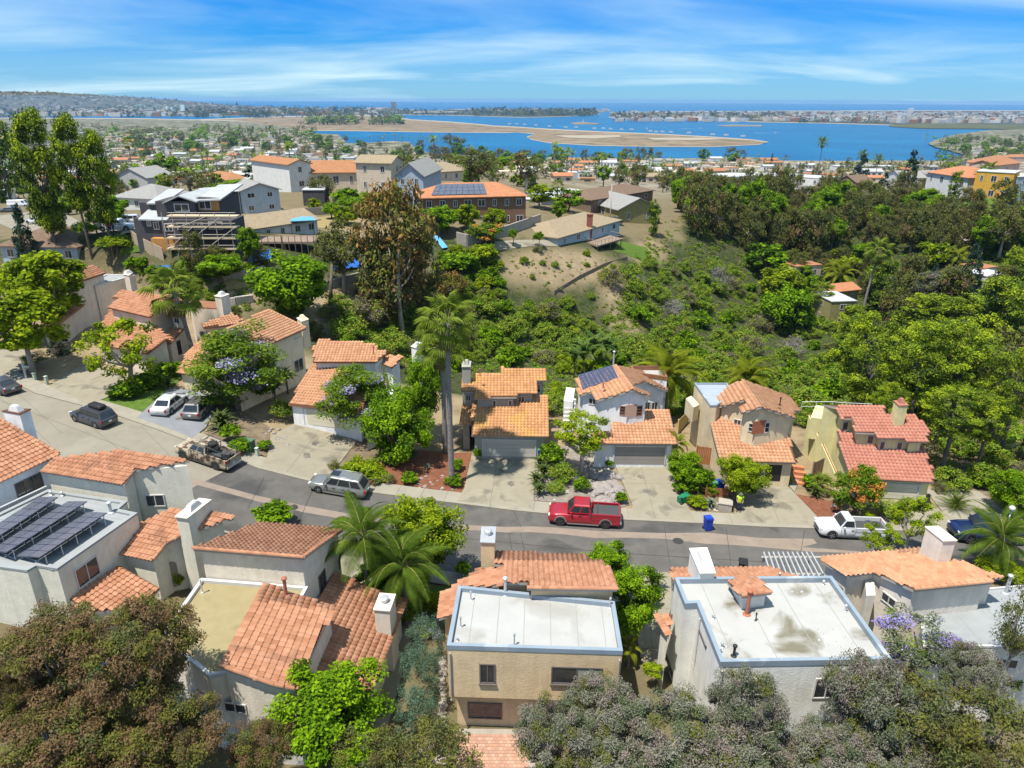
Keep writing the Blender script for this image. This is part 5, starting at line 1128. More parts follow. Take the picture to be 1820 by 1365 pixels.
def palm(p, H, L_, kind, label, name='palm_tree', r=.2, n=26, lean=(0, 0), old=10, group=None, thick=None):
    rnd = random.Random(label + str(round(p[0], 1))); t = thing(name, label, 'palm tree', p, 0, group); b = MB(); k = 12
    pts = [(lean[0] * (i / k) ** 1.6, lean[1] * (i / k) ** 1.6, H * i / k) for i in range(k + 1)]; rr = [r * (1.35 if i == 0 else 1.08 - .3 * i / k) * rnd.uniform(.94, 1.06) for i in range(k + 1)]
    b.tube(pts, rr, 10); b.build('trunk', M_palmtrunk, t, smooth=True) if False else link_local(b, 'trunk', M_palmtrunk, t)
    top = np.array(pts[-1]); ga = 2.39996
    for i in range(n):
        q = (i + .5) / n; pitch = R(80) - R(118) * q ** .85 + rnd.uniform(-.12, .12); frond(t, kind, top + (0, 0, -.25 * q), L_, i * ga + rnd.uniform(-.2, .2), pitch, rnd)
    for i in range(old): frond(t, 'fanold', top + (0, 0, -.35 - .03 * i), L_ * .75, i * ga, R(-62) - rnd.uniform(0, .35), rnd, 'dead_frond')
    return t
def link_local(b, name, m_, parent, smooth=True):
    o = bpy.data.objects.new(name, b.mesh(name, m_, smooth)); COL.objects.link(o); o.parent = parent; return o
def palm_px(base, cy, kind, Lpx, label, off=0, **k):
    """palm with its foot at a photo pixel and its crown at row cy"""
    p = S(*base) if k.pop('near', True) else G(*base); H = zfor_p(p, cy) - p[2]; return palm(p, H, Lpx / scale_at(p), kind, label, **k)
def zfor_p(p, py):
    lo, hi = p[2], 60
    for _ in range(40):
        mid = (lo + hi) / 2
        if proj((p[0], p[1], mid))[1] > py: lo = mid
        else: hi = mid
    return lo
def rosette(px, key, Lpx, n, label, cat='plant', name='rosette_plant', stem=.15, lo=10, hi=85, group=None, off=0.1, near=True):
    p = S(*px) if near else G(*px); rnd = random.Random(label + str(px)); t = thing(name, label, cat, p, 0, group); L_ = Lpx / scale_at(p)
    b = MB(); b.tube([(0, 0, -.05), (0, 0, stem)], [.12, .1], 6); link_local(b, 'stem', M_bark, t)
    for i in range(n):
        q = (i + .5) / n; frond(t, key, np.array([0, 0, stem]), L_, i * 2.39996, R(hi) - R(hi - lo) * q, rnd, 'frond' if key in ('cycad', 'fan', 'feather') else 'leaf')
    return t
# ---- the planted street, nearest first
V_ = [
 # kind, cx, cy, hc, rw, rh, label
 ('euca', 95, 1150, 7.0, 105, 85, 'rust brown eucalyptus crown at the left edge below the solar roof'),
 ('euca', 255, 1165, 7.5, 112, 105, 'large rust and olive eucalyptus against the tan flat roof'),
 ('euca', 100, 1310, 5.0, 120, 95, 'brown eucalyptus filling the bottom left corner'),
 ('euca', 300, 1305, 5.0, 95, 85, 'olive brown eucalyptus below the two bin lids at bottom left'),
 ('euca', 462, 1335, 4.0, 60, 58, 'brown eucalyptus between the bright green tree and the bottom edge'),
 ('broad', 590, 1262, 4.2, 104, 96, 'bright green leafy tree in front of the stepped tile roofs'),
 ('olive', 655, 1345, 3.5, 72, 48, 'olive bushy tree at the bottom edge under the bright green tree'),
 ('olive', 770, 1335, 3.2, 80, 50, 'olive bushy tree at the bottom edge beside the concrete path'),
 ('silver', 985, 1310, 4.5, 75, 75, 'grey green gum tree in front of the tan house wall'),
 ('silver', 1070, 1265, 5.0, 78, 68, 'grey gum tree under the wide window of the tan house'),
 ('silver', 1190, 1300, 5.5, 95, 80, 'mauve grey gum tree between the tan house and the white house'),
 ('silver', 1330, 1255, 6.0, 70, 72, 'grey gum tree covering the small window of the white house'),
 ('silver', 1300, 1335, 5.0, 95, 60, 'mauve grey gum tree at the bottom edge below the white house'),
 ('silver', 1105, 1345, 4.5, 80, 45, 'grey green gum tree at the bottom edge beside the brick patio'),
 ('silver', 1545, 1235, 6.5, 80, 85, 'sage gum tree at the right end of the white house wall'),
 ('olive', 1640, 1290, 5.5, 95, 90, 'broad olive gum tree in the lower right'),
 ('silver', 1480, 1335, 5.0, 80, 55, 'grey gum tree at the bottom edge below the wide white house window'),
 ('olive', 1760, 1300, 5.5, 85, 80, 'olive gum tree in the bottom right corner'),
 ('silver', 1730, 1195, 6.5, 55, 55, 'thin mauve gum tree in front of the grey flat roof'),
 ('silver', 1240, 1345, 4.0, 60, 40, 'grey gum tree at the bottom edge left of the wide white house window'), ('silver', 1400, 1345, 4.0, 60, 44, 'small grey gum tree at the bottom edge under the wide white house window'), ('silver', 1600, 1345, 4.5, 70, 44, 'sage grey gum tree at the bottom edge right of the white house'), ('olive', 1690, 1345, 4.5, 70, 44, 'olive gum tree at the bottom edge below the jacaranda'), ('euca', 190, 1345, 4.0, 80, 50, 'rust eucalyptus at the bottom edge below the two bin lids'), ('euca', 20, 1225, 6.0, 50, 60, 'rust eucalyptus cut by the left edge under the solar roof'),
 ('olive', 1815, 1105, 8.0, 42, 75, 'olive gum tree cut by the right edge beside the grey flat roof'),
 ('airyjac', 1630, 1130, 6.0, 88, 64, 'sparse jacaranda with violet flowers beside the white flat roof'),
 ('lime', 748, 938, 4.6, 72, 72, 'round bright green tree behind the two king palms'),
 ('broad', 1078, 1008, 3.4, 52, 46, 'dark green citrus tree beside the tan house by the road'),
 ('broad', 1116, 1066, 3.8, 60, 66, 'dark green citrus tree against the tan house wall'),
 ('lime', 75, 505, 7.0, 74, 62, 'big lime green tree at the left edge, upper of two by the first drive'),
 ('lime', 35, 570, 6.0, 70, 60, 'lime green tree at the left edge, lower of two by the first drive'),
 ('openlime', 215, 612, 5.2, 70, 72, 'open crowned lime green street tree beside the dark estate car'),
 ('jac', 415, 645, 5.0, 98, 74, 'wide jacaranda in bloom over the slate drive'),
 ('jac', 628, 700, 4.4, 76, 62, 'smaller jacaranda in bloom in front of the cream garage door'),
 ('broad', 706, 752, 4.0, 62, 70, 'round green tree between the small jacaranda and the fan palms'),
 ('broad', 750, 690, 5.5, 42, 62, 'dark green tree behind the fan palms beside the white chimney'),
 ('openlime', 1036, 768, 4.4, 60, 46, 'multi stemmed green tree in front of the solar panelled white house'),
 ('lime', 1318, 840, 2.8, 46, 40, 'round bright green tree over the person in the yellow vest'),
 ('broad', 1222, 832, 2.0, 36, 34, 'round green shrub tree by the brown wooden gate'),
 ('bract', 1528, 866, 2.6, 46, 46, 'round tree with reddish bracts in front of the cream garage'),
 ('openlime', 1570, 955, 3.0, 36, 36, 'yellow green airy tree hiding the white pickup bed'),
 ('openlime', 1625, 918, 3.6, 44, 46, 'pale airy tree right of the white pickup'),
 ('broad', 1806, 872, 2.4, 44, 42, 'dense dark green round bush at the right edge of the street'),
 ('conifer', 104, 607, 1.4, 26, 26, 'small blue green juniper on the left front lawn'),
]
for k, x, y, hc, rw, rh, lab in V_: tr(k, x, y, hc, rw, rh, lab, name={'euca': 'eucalyptus_tree', 'silver': 'gum_tree', 'jac': 'jacaranda_tree', 'airyjac': 'jacaranda_tree', 'conifer': 'juniper_tree'}.get(k, 'tree'))
B_ = [
 ('juniper', 756, 1150, 2.0, 38, 52, 'tall blue green juniper shrub nearest the lavender by the path'), ('juniper', 747, 1212, 2.0, 46, 62, 'middle blue green juniper shrub along the concrete path'), ('juniper', 738, 1285, 2.0, 48, 58, 'lowest blue green juniper shrub along the concrete path'),
 ('lavender', 765, 1112, .8, 32, 26, 'lavender bush with pale violet flowers left of the tan house'),
 ('limebush', 1775, 1195, 2.6, 40, 38, 'yellow green bush under the window at lower right'), ('limebush', 1720, 1290, 2.0, 20, 16, 'small yellow green bush among gum trees at lower right'),
 ('bush', 485, 915, .9, 40, 24, 'flowering bush at the kerb behind the left tile roof'),
 ('limebush', 765, 1075, .5, 26, 26, 'low bright green hedge beside the orange side roof'), ('bush', 822, 1012, .6, 16, 15, 'small round bush by the tan chimney'), ('bush', 712, 1085, .8, 30, 22, 'green shrub at the foot of the king palms'),
 ('broad', 680, 1022, 1.8, 52, 46, 'leafy green undergrowth between the two king palms'), ('limebush', 735, 1030, 1.3, 34, 30, 'bright green shrub under the round green tree by the palms'),
 ('bush', 225, 695, .6, 34, 20, 'green hedge clump at the lower end of the strip by the slate drive'), ('bush', 262, 678, .6, 34, 20, 'green hedge clump in the middle of the strip by the slate drive'), ('bush', 296, 658, .6, 30, 18, 'green hedge clump at the upper end of the strip by the slate drive'),
 ('greyscrub', 60, 640, .7, 24, 18, 'dull spiky shrub under the left lime tree'),
 ('limebush', 640, 836, .35, 40, 14, 'low green groundcover beside the concrete drive'), ('limebush', 668, 846, .3, 26, 12, 'low yellow green groundcover behind the silver estate car'),
 ('greyscrub', 594, 828, .4, 12, 14, 'tuft of straw coloured grass at the drive corner'), ('greyscrub', 690, 852, .4, 14, 12, 'straw grass tuft by the kerb left of the red mulch'), ('greyscrub', 664, 856, .35, 12, 10, 'straw grass tuft behind the silver estate car roof'),
 ('bush', 727, 852, .4, 18, 14, 'small dark shrub on the red mulch'), ('bush', 692, 800, 1.0, 30, 30, 'dark shrub under the round green tree'),
 ('bush', 808, 855, .45, 18, 15, 'white flowered clump around the foot of the front fan palm'), ('bush', 813, 828, .5, 14, 14, 'fern clump between the two fan palms'), ('bush', 848, 806, .7, 9, 11, 'small shrub at the left post of the grey garage'),
 ('bush', 982, 812, .9, 30, 26, 'leafy shrub beside the blue bins at the grey house'), ('scrub', 1000, 845, .7, 26, 26, 'olive shrub on the rocky bank'), ('scrub', 988, 868, .5, 18, 14, 'grey green shrub low on the rocky bank'), ('bush', 1035, 862, .6, 16, 16, 'dark shrub at the foot of the multi stemmed tree'), ('bush', 1105, 885, .5, 14, 12, 'small shrub beside the boulder pile'), ('bush', 1083, 824, .5, 10, 8, 'low bush at the corner of the walk by the brown garage'),
 ('bush', 1242, 852, 1.2, 28, 26, 'leaning green shrub below the wooden gate'), ('bush', 1212, 868, .6, 18, 14, 'low round bush beside the cycad'), ('limebush', 1240, 893, .5, 18, 15, 'round bright grass clump beside the pavement by the person'), ('bush', 1262, 872, .5, 14, 14, 'green shrub in front of the bin shelter'),
 ('limebush', 1399, 853, .4, 10, 9, 'small yellow bush beside the open garage'), ('bush', 1440, 858, .6, 18, 16, 'green bush left of the leafy palm clump'),
 ('limebush', 1545, 918, .6, 14, 10, 'yellow green shrub behind the white pickup cab'), ('scrub', 1590, 908, .8, 28, 18, 'grey twiggy shrub in front of the cream garage'),
 ('scrub', 1744, 844, 1.0, 32, 26, 'pale green bush beyond the curved path'), ('greyscrub', 1672, 868, .5, 14, 16, 'tan spiky plant at the head of the curved path'), ('greyscrub', 1690, 840, .6, 40, 16, 'dry brush pile beside the mustard house'), ('limebush', 1662, 855, .3, 8, 7, 'tiny yellow plant at the corner of the mustard house'), ('greyscrub', 1748, 912, .3, 10, 8, 'small tan succulent in the curved bed'),
 ('limebush', 1765, 1008, .7, 36, 18, 'bright green groundcover under the arching palm'), ('limebush', 1805, 1018, .7, 34, 20, 'bright green shrub at the right edge beyond the orange roof'),
 ('bush', 1160, 1062, 1.0, 16, 24, 'dark spiky shrub beside the side walk of the white house'), ('limebush', 1160, 1190, 1.6, 20, 12, 'lime leafy plant in the gap between the two flat roofed houses'), ('limebush', 318, 1030, .8, 12, 18, 'green plant beside the arched entry'),
 ('bush', 470, 790, .5, 14, 8, 'low plants by the green utility box'), ('bush', 425, 792, .7, 22, 14, 'dark shrub behind the camouflage pickup'), ('bush', 408, 770, .9, 22, 16, 'dark leafy plant below the jacaranda'), ('scrub', 500, 730, 1.0, 22, 22, 'dusty shrub left of the white garage'), ('bush', 460, 690, 1.6, 32, 28, 'shaded shrub beneath the large jacaranda'),
]
for k, x, y, hc, rw, rh, lab in B_: tr(k, x, y, hc, rw, rh, lab, name='shrub', cat='shrub', trunk=False, lod=0 if rw > 25 and y > 1000 else 1)
palm_px((803, 862), 572, 'fan', 54, 'tall fan palm standing in the white flowers on the red mulch', n=27, r=.26, name='fan_palm')
palm_px((792, 806), 612, 'fan', 50, 'second tall fan palm, just behind the one in the white flowers', n=24, r=.24, name='fan_palm')
palm_px((346, 642), 520, 'fan', 56, 'fan palm rising beside the pinkish house on the left', n=22, r=.25, lean=(-1.0, 0), name='fan_palm', old=6)
palm_px((657, 1090), 950, 'king', 74, 'left one of two king palms in front of the round green tree', n=19, r=.13, old=0, name='king_palm')
palm_px((722, 1110), 1002, 'king', 80, 'right one of two king palms, nearest the tan house', n=21, r=.14, old=0, name='king_palm')
palm_px((1765, 1010), 955, 'feather', 66, 'arching palm at the right edge in front of the blue pickup', n=22, r=.13, old=0)
palm_px((1182, 738), 668, 'featherY', 60, 'yellow green queen palm beside the white house', n=28, r=.17, old=0, name='queen_palm')
palm_px((1322, 730), 672, 'featherY', 48, 'yellow green queen palm peeping over the sand coloured house', n=26, r=.17, old=0, name='queen_palm')
palm_px((1200, 828), 786, 'featherY', 26, 'small lime palm at the right corner of the brown garage door', n=11, r=.09, old=0, name='small_palm')
palm_px((1116, 1182), 1148, 'featherY', 24, 'small lime palm by the back corner of the tan house', n=12, r=.1, old=0, name='small_palm')
rosette((1236, 876), 'cycad', 30, 26, 'dark cycad beside the green bin on the drive', name='cycad', lo=5); rosette((1697, 905), 'cycad', 34, 34, 'large cycad beside the curved path', name='cycad', lo=5); rosette((1735, 912), 'cycad', 12, 14, 'small dark palm in the curved bed', name='cycad', lo=20)
rosette((1460, 876), 'fan', 28, 16, 'low fan palm clump beside the bare red bed', name='low_palm', lo=15, stem=.5); rosette((1448, 884), 'strap', 20, 20, 'lime strappy plant in front of the low fan palm', lo=15)
rosette((1672, 850), 'agave', 16, 18, 'blue grey agave beside the mustard house', name='agave', lo=15); rosette((1262, 902), 'agave', 17, 20, 'grey green agave at the pavement by the person', name='agave', lo=15); rosette((738, 815), 'agave', 14, 18, 'grey agave under the round green tree', name='agave'); rosette((760, 834), 'agave', 9, 16, 'pale agave on the red mulch', name='agave')
for i, (x, y, l_) in enumerate(((958, 880, 22), (953, 862, 24), (966, 850, 26), (975, 838, 24), (960, 832, 22))): rosette((x, y), 'strap', l_, 30, ('flax clump nearest the pavement by the grey house drive', 'second flax clump up the grey house drive', 'third flax clump up the grey house drive', 'fourth flax clump, right of the others, by the grey house drive', 'topmost flax clump beside the grey house drive')[i], name='flax', lo=35, group='flax along the grey house drive')
rosette((395, 762), 'strap', 34, 34, 'big strappy plant beside the camouflage pickup', name='flax', lo=10); rosette((512, 700), 'strap', 26, 26, 'dark yucca between the tan and white houses', name='yucca', lo=5, stem=1.6); rosette((490, 712), 'strap', 26, 26, 'dark yucca left of the white house', name='yucca', lo=5, stem=1.2); rosette((300, 690), 'strap', 20, 24, 'yucca in the hedge beside the tan house', name='yucca', lo=15)
rosette((1168, 1050), 'strap', 20, 26, 'blue grey yucca at the side walk of the white house', name='yucca', lo=10, stem=.8)
for i, (x, y, l_) in enumerate(((1036, 668, 46), (1052, 655, 48), (1075, 652, 44), (1090, 660, 34), (1020, 672, 34))): rosette((x, y), 'banana', l_, 12, ('banana plant left of the solar panels, tallest', 'banana plant directly behind the solar panels', 'banana plant at the upper corner of the solar panels', 'banana plant by the metal flue', 'banana plant by the balcony of the white house')[i], name='banana_plant', lo=25, stem=2.6, hi=80, near=False)
rosette((1808, 835), 'strap', 24, 30, 'yucca with hanging dead leaves at the right edge', name='yucca', lo=-20, stem=2.4); rosette((1655, 790), 'fan', 20, 16, 'small fan palm beside the mustard house roof', name='low_palm', lo=10, near=False)
# ------------------------------------------------------------------ houses on the ridge and beyond
RM = {'tan': mat('shingle_tan', (0.30, 0.235, 0.15), (0.40, 0.32, 0.215), 1.5, .95, spec=.1), 'brown': mat('shingle_brown', (0.17, 0.115, 0.08), (0.25, 0.175, 0.125), 1.5, .95, spec=.1), 'grey': mat('shingle_grey', (0.27, 0.265, 0.255), (0.38, 0.37, 0.355), 1.5, .95, spec=.1),
      'orange': mat('tile_orange_far', (0.40, 0.165, 0.08), (0.52, 0.24, 0.13), 1.2, .9, spec=.1), 'white': mat('roof_white_far', (0.52, 0.53, 0.53), (0.64, 0.645, 0.65), .6, .9, spec=.1), 'rust': mat('tile_rust_far', (0.34, 0.155, 0.075), (0.43, 0.21, 0.11), 1.2, .9, spec=.1), 'dark': mat('shingle_dark', (0.07, 0.068, 0.066), (0.12, 0.115, 0.11), 1.5, .95, spec=.1)}
WM = {'white': stucco('wall_white', (.66, .65, .62)), 'beige': stucco('wall_beige', (.58, .49, .38)), 'blue': stucco('wall_blue', (.36, .44, .52)), 'bluegrey': stucco('wall_bluegrey', (.40, .47, .52)), 'brown': stucco('wall_brown', (.22, .125, .075)), 'umber': stucco('wall_umber', (.20, .14, .10)), 'grey': stucco('wall_grey', (.40, .40, .39)),
      'pink': stucco('wall_pink', (.58, .42, .33)), 'yellow': stucco('wall_ochre', (.62, .34, .06)), 'olive': stucco('wall_olive', (.30, .26, .11)), 'dark': stucco('wall_slate', (.085, .08, .085)), 'tan': stucco('wall_tan', (.48, .36, .235)), 'osb': stucco('wall_board', (.50, .25, .08))}
M_wood = mat('weathered_wood', (.16, .115, .085), (.27, .20, .15), 2.0, .9); M_fencew = mat('fence_tan', (.40, .32, .22), (.48, .39, .28), 1.0, .9); M_cmu = mat('block_wall', (.34, .30, .25), (.44, .39, .33), 1.2, .95)
M_tarp = mat('blue_tarp', (.015, .13, .52), (.03, .20, .64), 1.2, .5, spec=.5); M_tarpl = mat('light_blue_tarp', (.10, .36, .62), (.18, .46, .70), 1.0, .5)
def lhash(s): return sum(ord(c) * (i + 1) for i, c in enumerate(s))
def rhouse(label, fl, fr, dep, h, roof='gable', rm='tan', wm='white', nwin=3, st=1, rise=None, over=.5, side=1, group=None, name='house', flip=False, chim=None, cat='house', zo=0.0):
    """house standing on the two photo pixels of its front foot; dep, h in metres"""
    A, B = G(*fl), G(*fr); z = min(A[2], B[2]) + zo; t = B - A; t[2] = 0; wd = np.linalg.norm(t); t /= wd; n = np.array([-t[1], t[0], 0])
    root = thing(name, label, cat, (A[0], A[1], z), 0, group); P = [A, B, B + n * dep, A + n * dep]; P = [np.array([p[0], p[1], z + h]) for p in P]
    b = MB(); b.prism(P, z - 2.0); rise = rise or min(wd, dep) * .17; rb = MB(); f = lambda u, v, w_: A * (1, 1, 0) + t * u + n * v + np.array([0, 0, w_])
    o = over; zt = z + h; th = .18
    def slab(Q): rb.prism(Q, [q[2] - th for q in Q])
    if roof == 'gable':          # ridge along the front
        k = rise / (dep / 2); slab([f(-o, -o, zt - o * k), f(wd + o, -o, zt - o * k), f(wd + o, dep / 2, zt + rise), f(-o, dep / 2, zt + rise)]); slab([f(wd + o, dep + o, zt - o * k), f(-o, dep + o, zt - o * k), f(-o, dep / 2, zt + rise), f(wd + o, dep / 2, zt + rise)])
        for u in (0.01, wd - .01): b.prism([f(u - .05, 0, zt), f(u - .05, dep / 2, zt + rise - th - .02), f(u - .05, dep, zt), f(u + .05, dep, zt), f(u + .05, dep / 2, zt + rise - th - .02), f(u + .05, 0, zt)], zt - .4)
    elif roof == 'front':        # gable end to the front
        k = rise / (wd / 2); slab([f(-o, -o, zt - o * k), f(wd / 2, -o, zt + rise), f(wd / 2, dep + o, zt + rise), f(-o, dep + o, zt - o * k)]); slab([f(wd / 2, -o, zt + rise), f(wd + o, -o, zt - o * k), f(wd + o, dep + o, zt - o * k), f(wd / 2, dep + o, zt + rise)])
        for v in (0.06, dep - .06): b.prism([f(0, v - .05, zt), f(wd / 2, v - .05, zt + rise - th - .02), f(wd, v - .05, zt), f(wd, v + .05, zt), f(wd / 2, v + .05, zt + rise - th - .02), f(0, v + .05, zt)], zt - .4)
    elif roof == 'hip':
        m_ = min(wd, dep) / 2; k = rise / m_; e = [f(-o, -o, zt - o * k), f(wd + o, -o, zt - o * k), f(wd + o, dep + o, zt - o * k), f(-o, dep + o, zt - o * k)]
        if wd >= dep: r0, r1 = f(m_, dep / 2, zt + rise), f(wd - m_ + .01, dep / 2, zt + rise); Fs = [(e[0], e[1], r1, r0), (e[2], e[3], r0, r1), (e[1], e[2], r1), (e[3], e[0], r0)]
        else: r0, r1 = f(wd / 2, m_, zt + rise), f(wd / 2, dep - m_ + .01, zt + rise); Fs = [(e[0], e[1], r0), (e[1], e[2], r1, r0), (e[2], e[3], r1), (e[3], e[0], r0, r1)]
        for q in Fs: rb.face(q)
        rb.face(e[::-1]); d = [p - np.array([0, 0, th]) for p in e]
        for i in range(4): rb.face([d[i], d[(i + 1) % 4], e[(i + 1) % 4], e[i]])
    else:
        slab([f(-.15, -.15, zt + .15), f(wd + .15, -.15, zt + .15), f(wd + .15, dep + .15, zt + .15), f(-.15, dep + .15, zt + .15)])
    b.build('wall', WM[wm], root); rb.build('roof', RM[rm], root)
    def windows(a, tt, nn, ln, k, seed):
        r = random.Random(seed)
        for s_ in range(st):
            hs = h / st
            for i in range(k):
                ww = min(r.choice((.9, 1.2, 1.6)), ln / k * .7); u = ln * (i + .5) / k - ww / 2 + r.uniform(-.15, .15); zb = z + hs * s_ + hs * .35; hh = hs * .42; g = MB(); fr_ = MB()
                pp = lambda u_, d, zz_: (*(a + tt * u_ + nn * d)[:2], zz_)
                def pl(m_, u0, u1, z0_, z1_, d): m_.raw([pp(u0, 0, z0_), pp(u1, 0, z0_), pp(u1, 0, z1_), pp(u0, 0, z1_), pp(u0, d, z0_), pp(u1, d, z0_), pp(u1, d, z1_), pp(u0, d, z1_)], [(4, 5, 6, 7), (0, 1, 5, 4), (1, 2, 6, 5), (2, 3, 7, 6), (3, 0, 4, 7)])
                w4 = .11
                pl(fr_, u, u + ww, zb, zb + w4, .07); pl(fr_, u, u + ww, zb + hh - w4, zb + hh, .07); pl(fr_, u, u + w4, zb + w4, zb + hh - w4, .068); pl(fr_, u + ww - w4, u + ww, zb + w4, zb + hh - w4, .068); pl(fr_, u + ww / 2 - .04, u + ww / 2 + .04, zb + w4, zb + hh - w4, .06)
                wo = fr_.build('window', M_white, root); pl(g, u + w4 * .5, u + ww - w4 * .5, zb + w4 * .5, zb + hh - w4 * .5, .03); g.build('pane', M_glass, wo)
    if nwin: windows(A, t, -n, wd, nwin, lhash(label))
    if side: 
        mid = A + t * wd / 2
        if mid[0] > 0: windows(A + n * dep, -n, -t, dep, side, lhash(label) + 1)
        else: windows(B, n, t, dep, side, lhash(label) + 1)
    if chim: 
        c = f(wd * chim[0], dep * chim[1], z + h - .5); q = MB(); q.box(c, (.9, .7, rise + 1.3)); q.box((c[0], c[1], c[2] + rise + 1.3), (1.05, .85, .15)); q.build('chimney', mat('red_brick_far', (.25, .09, .06), (.32, .13, .09), 2, .9), root)
    root['hgt'] = z + h; return root, f, zt, rise, wd
mh = rhouse
# the house under construction
p0 = G(262, 452); D0 = p0[1]
hc = thing('house', 'dark three storey house under construction wrapped in scaffolding', 'house', p0)
def ybox(b, x0, y0, x1, y1, D, dp, top=None, mi=0):
    a, c = WY(x0, y1, D), WY(x1, y0, D); q = [np.array([a[0], D, c[2]]), np.array([c[0], D, c[2]]), np.array([c[0], D + dp, c[2]]), np.array([a[0], D + dp, c[2]])]
    b.prism(q, a[2], mi); return q
b = MB(); ybox(b, 292, 358, 345, 452, D0 + 1, 9); ybox(b, 345.2, 352, 389, 452, D0 + 2.2, 8); ybox(b, 264, 360, 292, 452, D0 + 3.5, 7); ybox(b, 249, 388, 291, 452, D0 + .5, 6); ybox(b, 296, 392, 412, 452, D0 - .2, 5); b.build('wall', WM['dark'], hc)
b = MB(); ybox(b, 273, 424, 318, 452, D0 - .6, 3); ybox(b, 347, 356, 388, 374, D0 + 2.1, .2); b.build('sheathing', WM['osb'], hc)
q = lambda x, y, d: WY(x, y, d)
b = MB(); zr = WY(316, 346, D0)[2]; 
def rslab(b, Q): b.prism(Q, [p[2] - .2 for p in Q])
L_, R_, M2 = WY(288, 360, D0 + .5), WY(349, 358, D0 + .5), WY(316, 347, D0 + .5)
rslab(b, [L_, M2, M2 + (0, 10, 0), L_ + (0, 10, 0)]); rslab(b, [M2, R_, R_ + (0, 10, 0), M2 + (0, 10, 0)])
rslab(b, [WY(345, 356, D0 + 1.6), WY(392, 354, D0 + 1.6), WY(392, 354, D0 + 1.6) + (0, 10, 1.2), WY(345, 356, D0 + 1.6) + (0, 10, 1.2)])
rslab(b, [WY(260, 361, D0 + 3), WY(290, 361, D0 + 3), WY(290, 361, D0 + 3) + (0, 8, 1.2), WY(260, 361, D0 + 3) + (0, 8, 1.2)]); rslab(b, [WY(245, 389, D0), WY(296, 391, D0), WY(296, 391, D0) + (0, 4, 1.0), WY(245, 389, D0) + (0, 4, 1.0)])
b.build('roof', mat('roof_paper', (.42, .46, .47), (.56, .58, .58), .8, .8, stain=((.30, .33, .34), .6, .6, .6)), hc)
def ywin(root, x0, y0, x1, y1, D):
    a, c = WY(x0, y1, D), WY(x1, y0, D); g = MB(); g.prism([(a[0], D - .08, c[2]), (c[0], D - .08, c[2]), (c[0], D, c[2]), (a[0], D, c[2])], a[2]); w_ = g.build('window', M_white, root)
    m_ = (a[0] + c[0]) / 2
    for u0, u1 in ((a[0] + .12, m_ - .06), (m_ + .06, c[0] - .12)): g = MB(); g.prism([(u0, D - .10, c[2] - .12), (u1, D - .10, c[2] - .12), (u1, D - .05, c[2] - .12), (u0, D - .05, c[2] - .12)], a[2] + .12); g.build('pane', M_glass, w_)
ywin(hc, 311, 362, 335, 376, D0 + 1); ywin(hc, 355, 355, 374, 372, D0 + 2.1); ywin(hc, 294, 397, 306, 411, D0 - .2); ywin(hc, 316, 396, 337, 408, D0 - .2); ywin(hc, 345, 396, 360, 408, D0 - .2); ywin(hc, 372, 394, 395, 408, D0 - .2); ywin(hc, 274, 394, 282, 408, D0 + .5); ywin(hc, 262, 392, 268, 402, D0 + .5)
sc = thing('scaffolding', 'metal scaffolding with plank decks round the dark unfinished house', 'scaffolding', G(350, 456)); D1 = D0 - 2
for x in (300, 318, 342, 366, 392, 418):
    for d in (D1, D1 + 1.2): b = MB(); a, c = WY(x, 456, d), WY(x, 378, d); b.tube([a, (a[0], d, c[2])], .06, 5); b.build('upright', M_fascia, sc)
for y in (385, 404, 424, 443):
    b = MB(); ybox(b, 296, y - 1.0, 420, y + .8, D1 - .1, 1.4); b.build('deck', mat('scaffold_plank', (.46, .36, .24), (.56, .45, .31), 1, .9), sc)
    b = MB(); a, c = WY(298, y - 7, D1), WY(418, y - 7, D1); b.tube([a, c], .045, 4); b.build('guard_rail', M_fascia, sc)
for i, (x0, y0, x1, y1) in enumerate(((300, 443, 342, 404), (342, 424, 392, 385), (366, 443, 418, 404), (318, 404, 366, 385))): b = MB(); b.tube([WY(x0, y0, D1 - .1), WY(x1, y1, D1 - .1)], .045, 4); b.build('brace', M_fascia, sc)
# table of the ridge houses
mh('low house with a tan roof and timber decks right of the scaffolding', (404, 412), (566, 417), 9, 3.0, 'gable', 'tan', 'white', 6, 1, rise=1.5)
mh('pale blue house with a grey gable roof right of the unfinished house', (432, 380), (500, 378), 11, 5.2, 'front', 'grey', 'bluegrey', 2, 2)
mh('white two storey house with a tall blank gable left of centre ridge', (518, 342), (556, 338), 22, 7.5, 'front', 'rust', 'white', 1, 2)
mh('tan house with a wide orange brown gable roof beside the white gable', (556, 338), (640, 336), 12, 5.0, 'gable', 'rust', 'beige', 3, 1, rise=2.6)
mh('plain beige two storey house with a tan roof above the orange brown eucalyptus', (636, 343), (697, 345), 9, 8.0, 'gable', 'tan', 'beige', 2, 2)
mh('house with a broad orange hip roof on the left ridge', (478, 310), (566, 306), 16, 3.6, 'hip', 'orange', 'tan', 4, 1, rise=3)
mh('slate blue gabled house with white window frames beside the long brown house', (706, 366), (754, 366), 20, 7.2, 'front', 'grey', 'blue', 2, 2, rise=2.6)
rb_ = mh('long brown two storey house with an orange hip roof and solar panels', (752, 394), (934, 404), 11, 7.0, 'hip', 'orange', 'brown', 8, 2, rise=2.2)
root, f, zt, rise, wd = rb_; hp = type('H', (), {})(); hp.root = root; hp.flat = zt; k = rise / 5.5
pv(hp, [f(2.0, .3, zt + .3 * k + .12), f(wd * .62, .3, zt + .3 * k + .12), f(wd * .62, 4.6, zt + 4.6 * k + .12), f(3.6, 4.6, zt + 4.6 * k + .12)], 9, 3)
mh('beige house with a hip roof and a small solar array behind the long brown house', (746, 321), (838, 322), 14, 4.2, 'hip', 'tan', 'beige', 5, 1, rise=2.6)
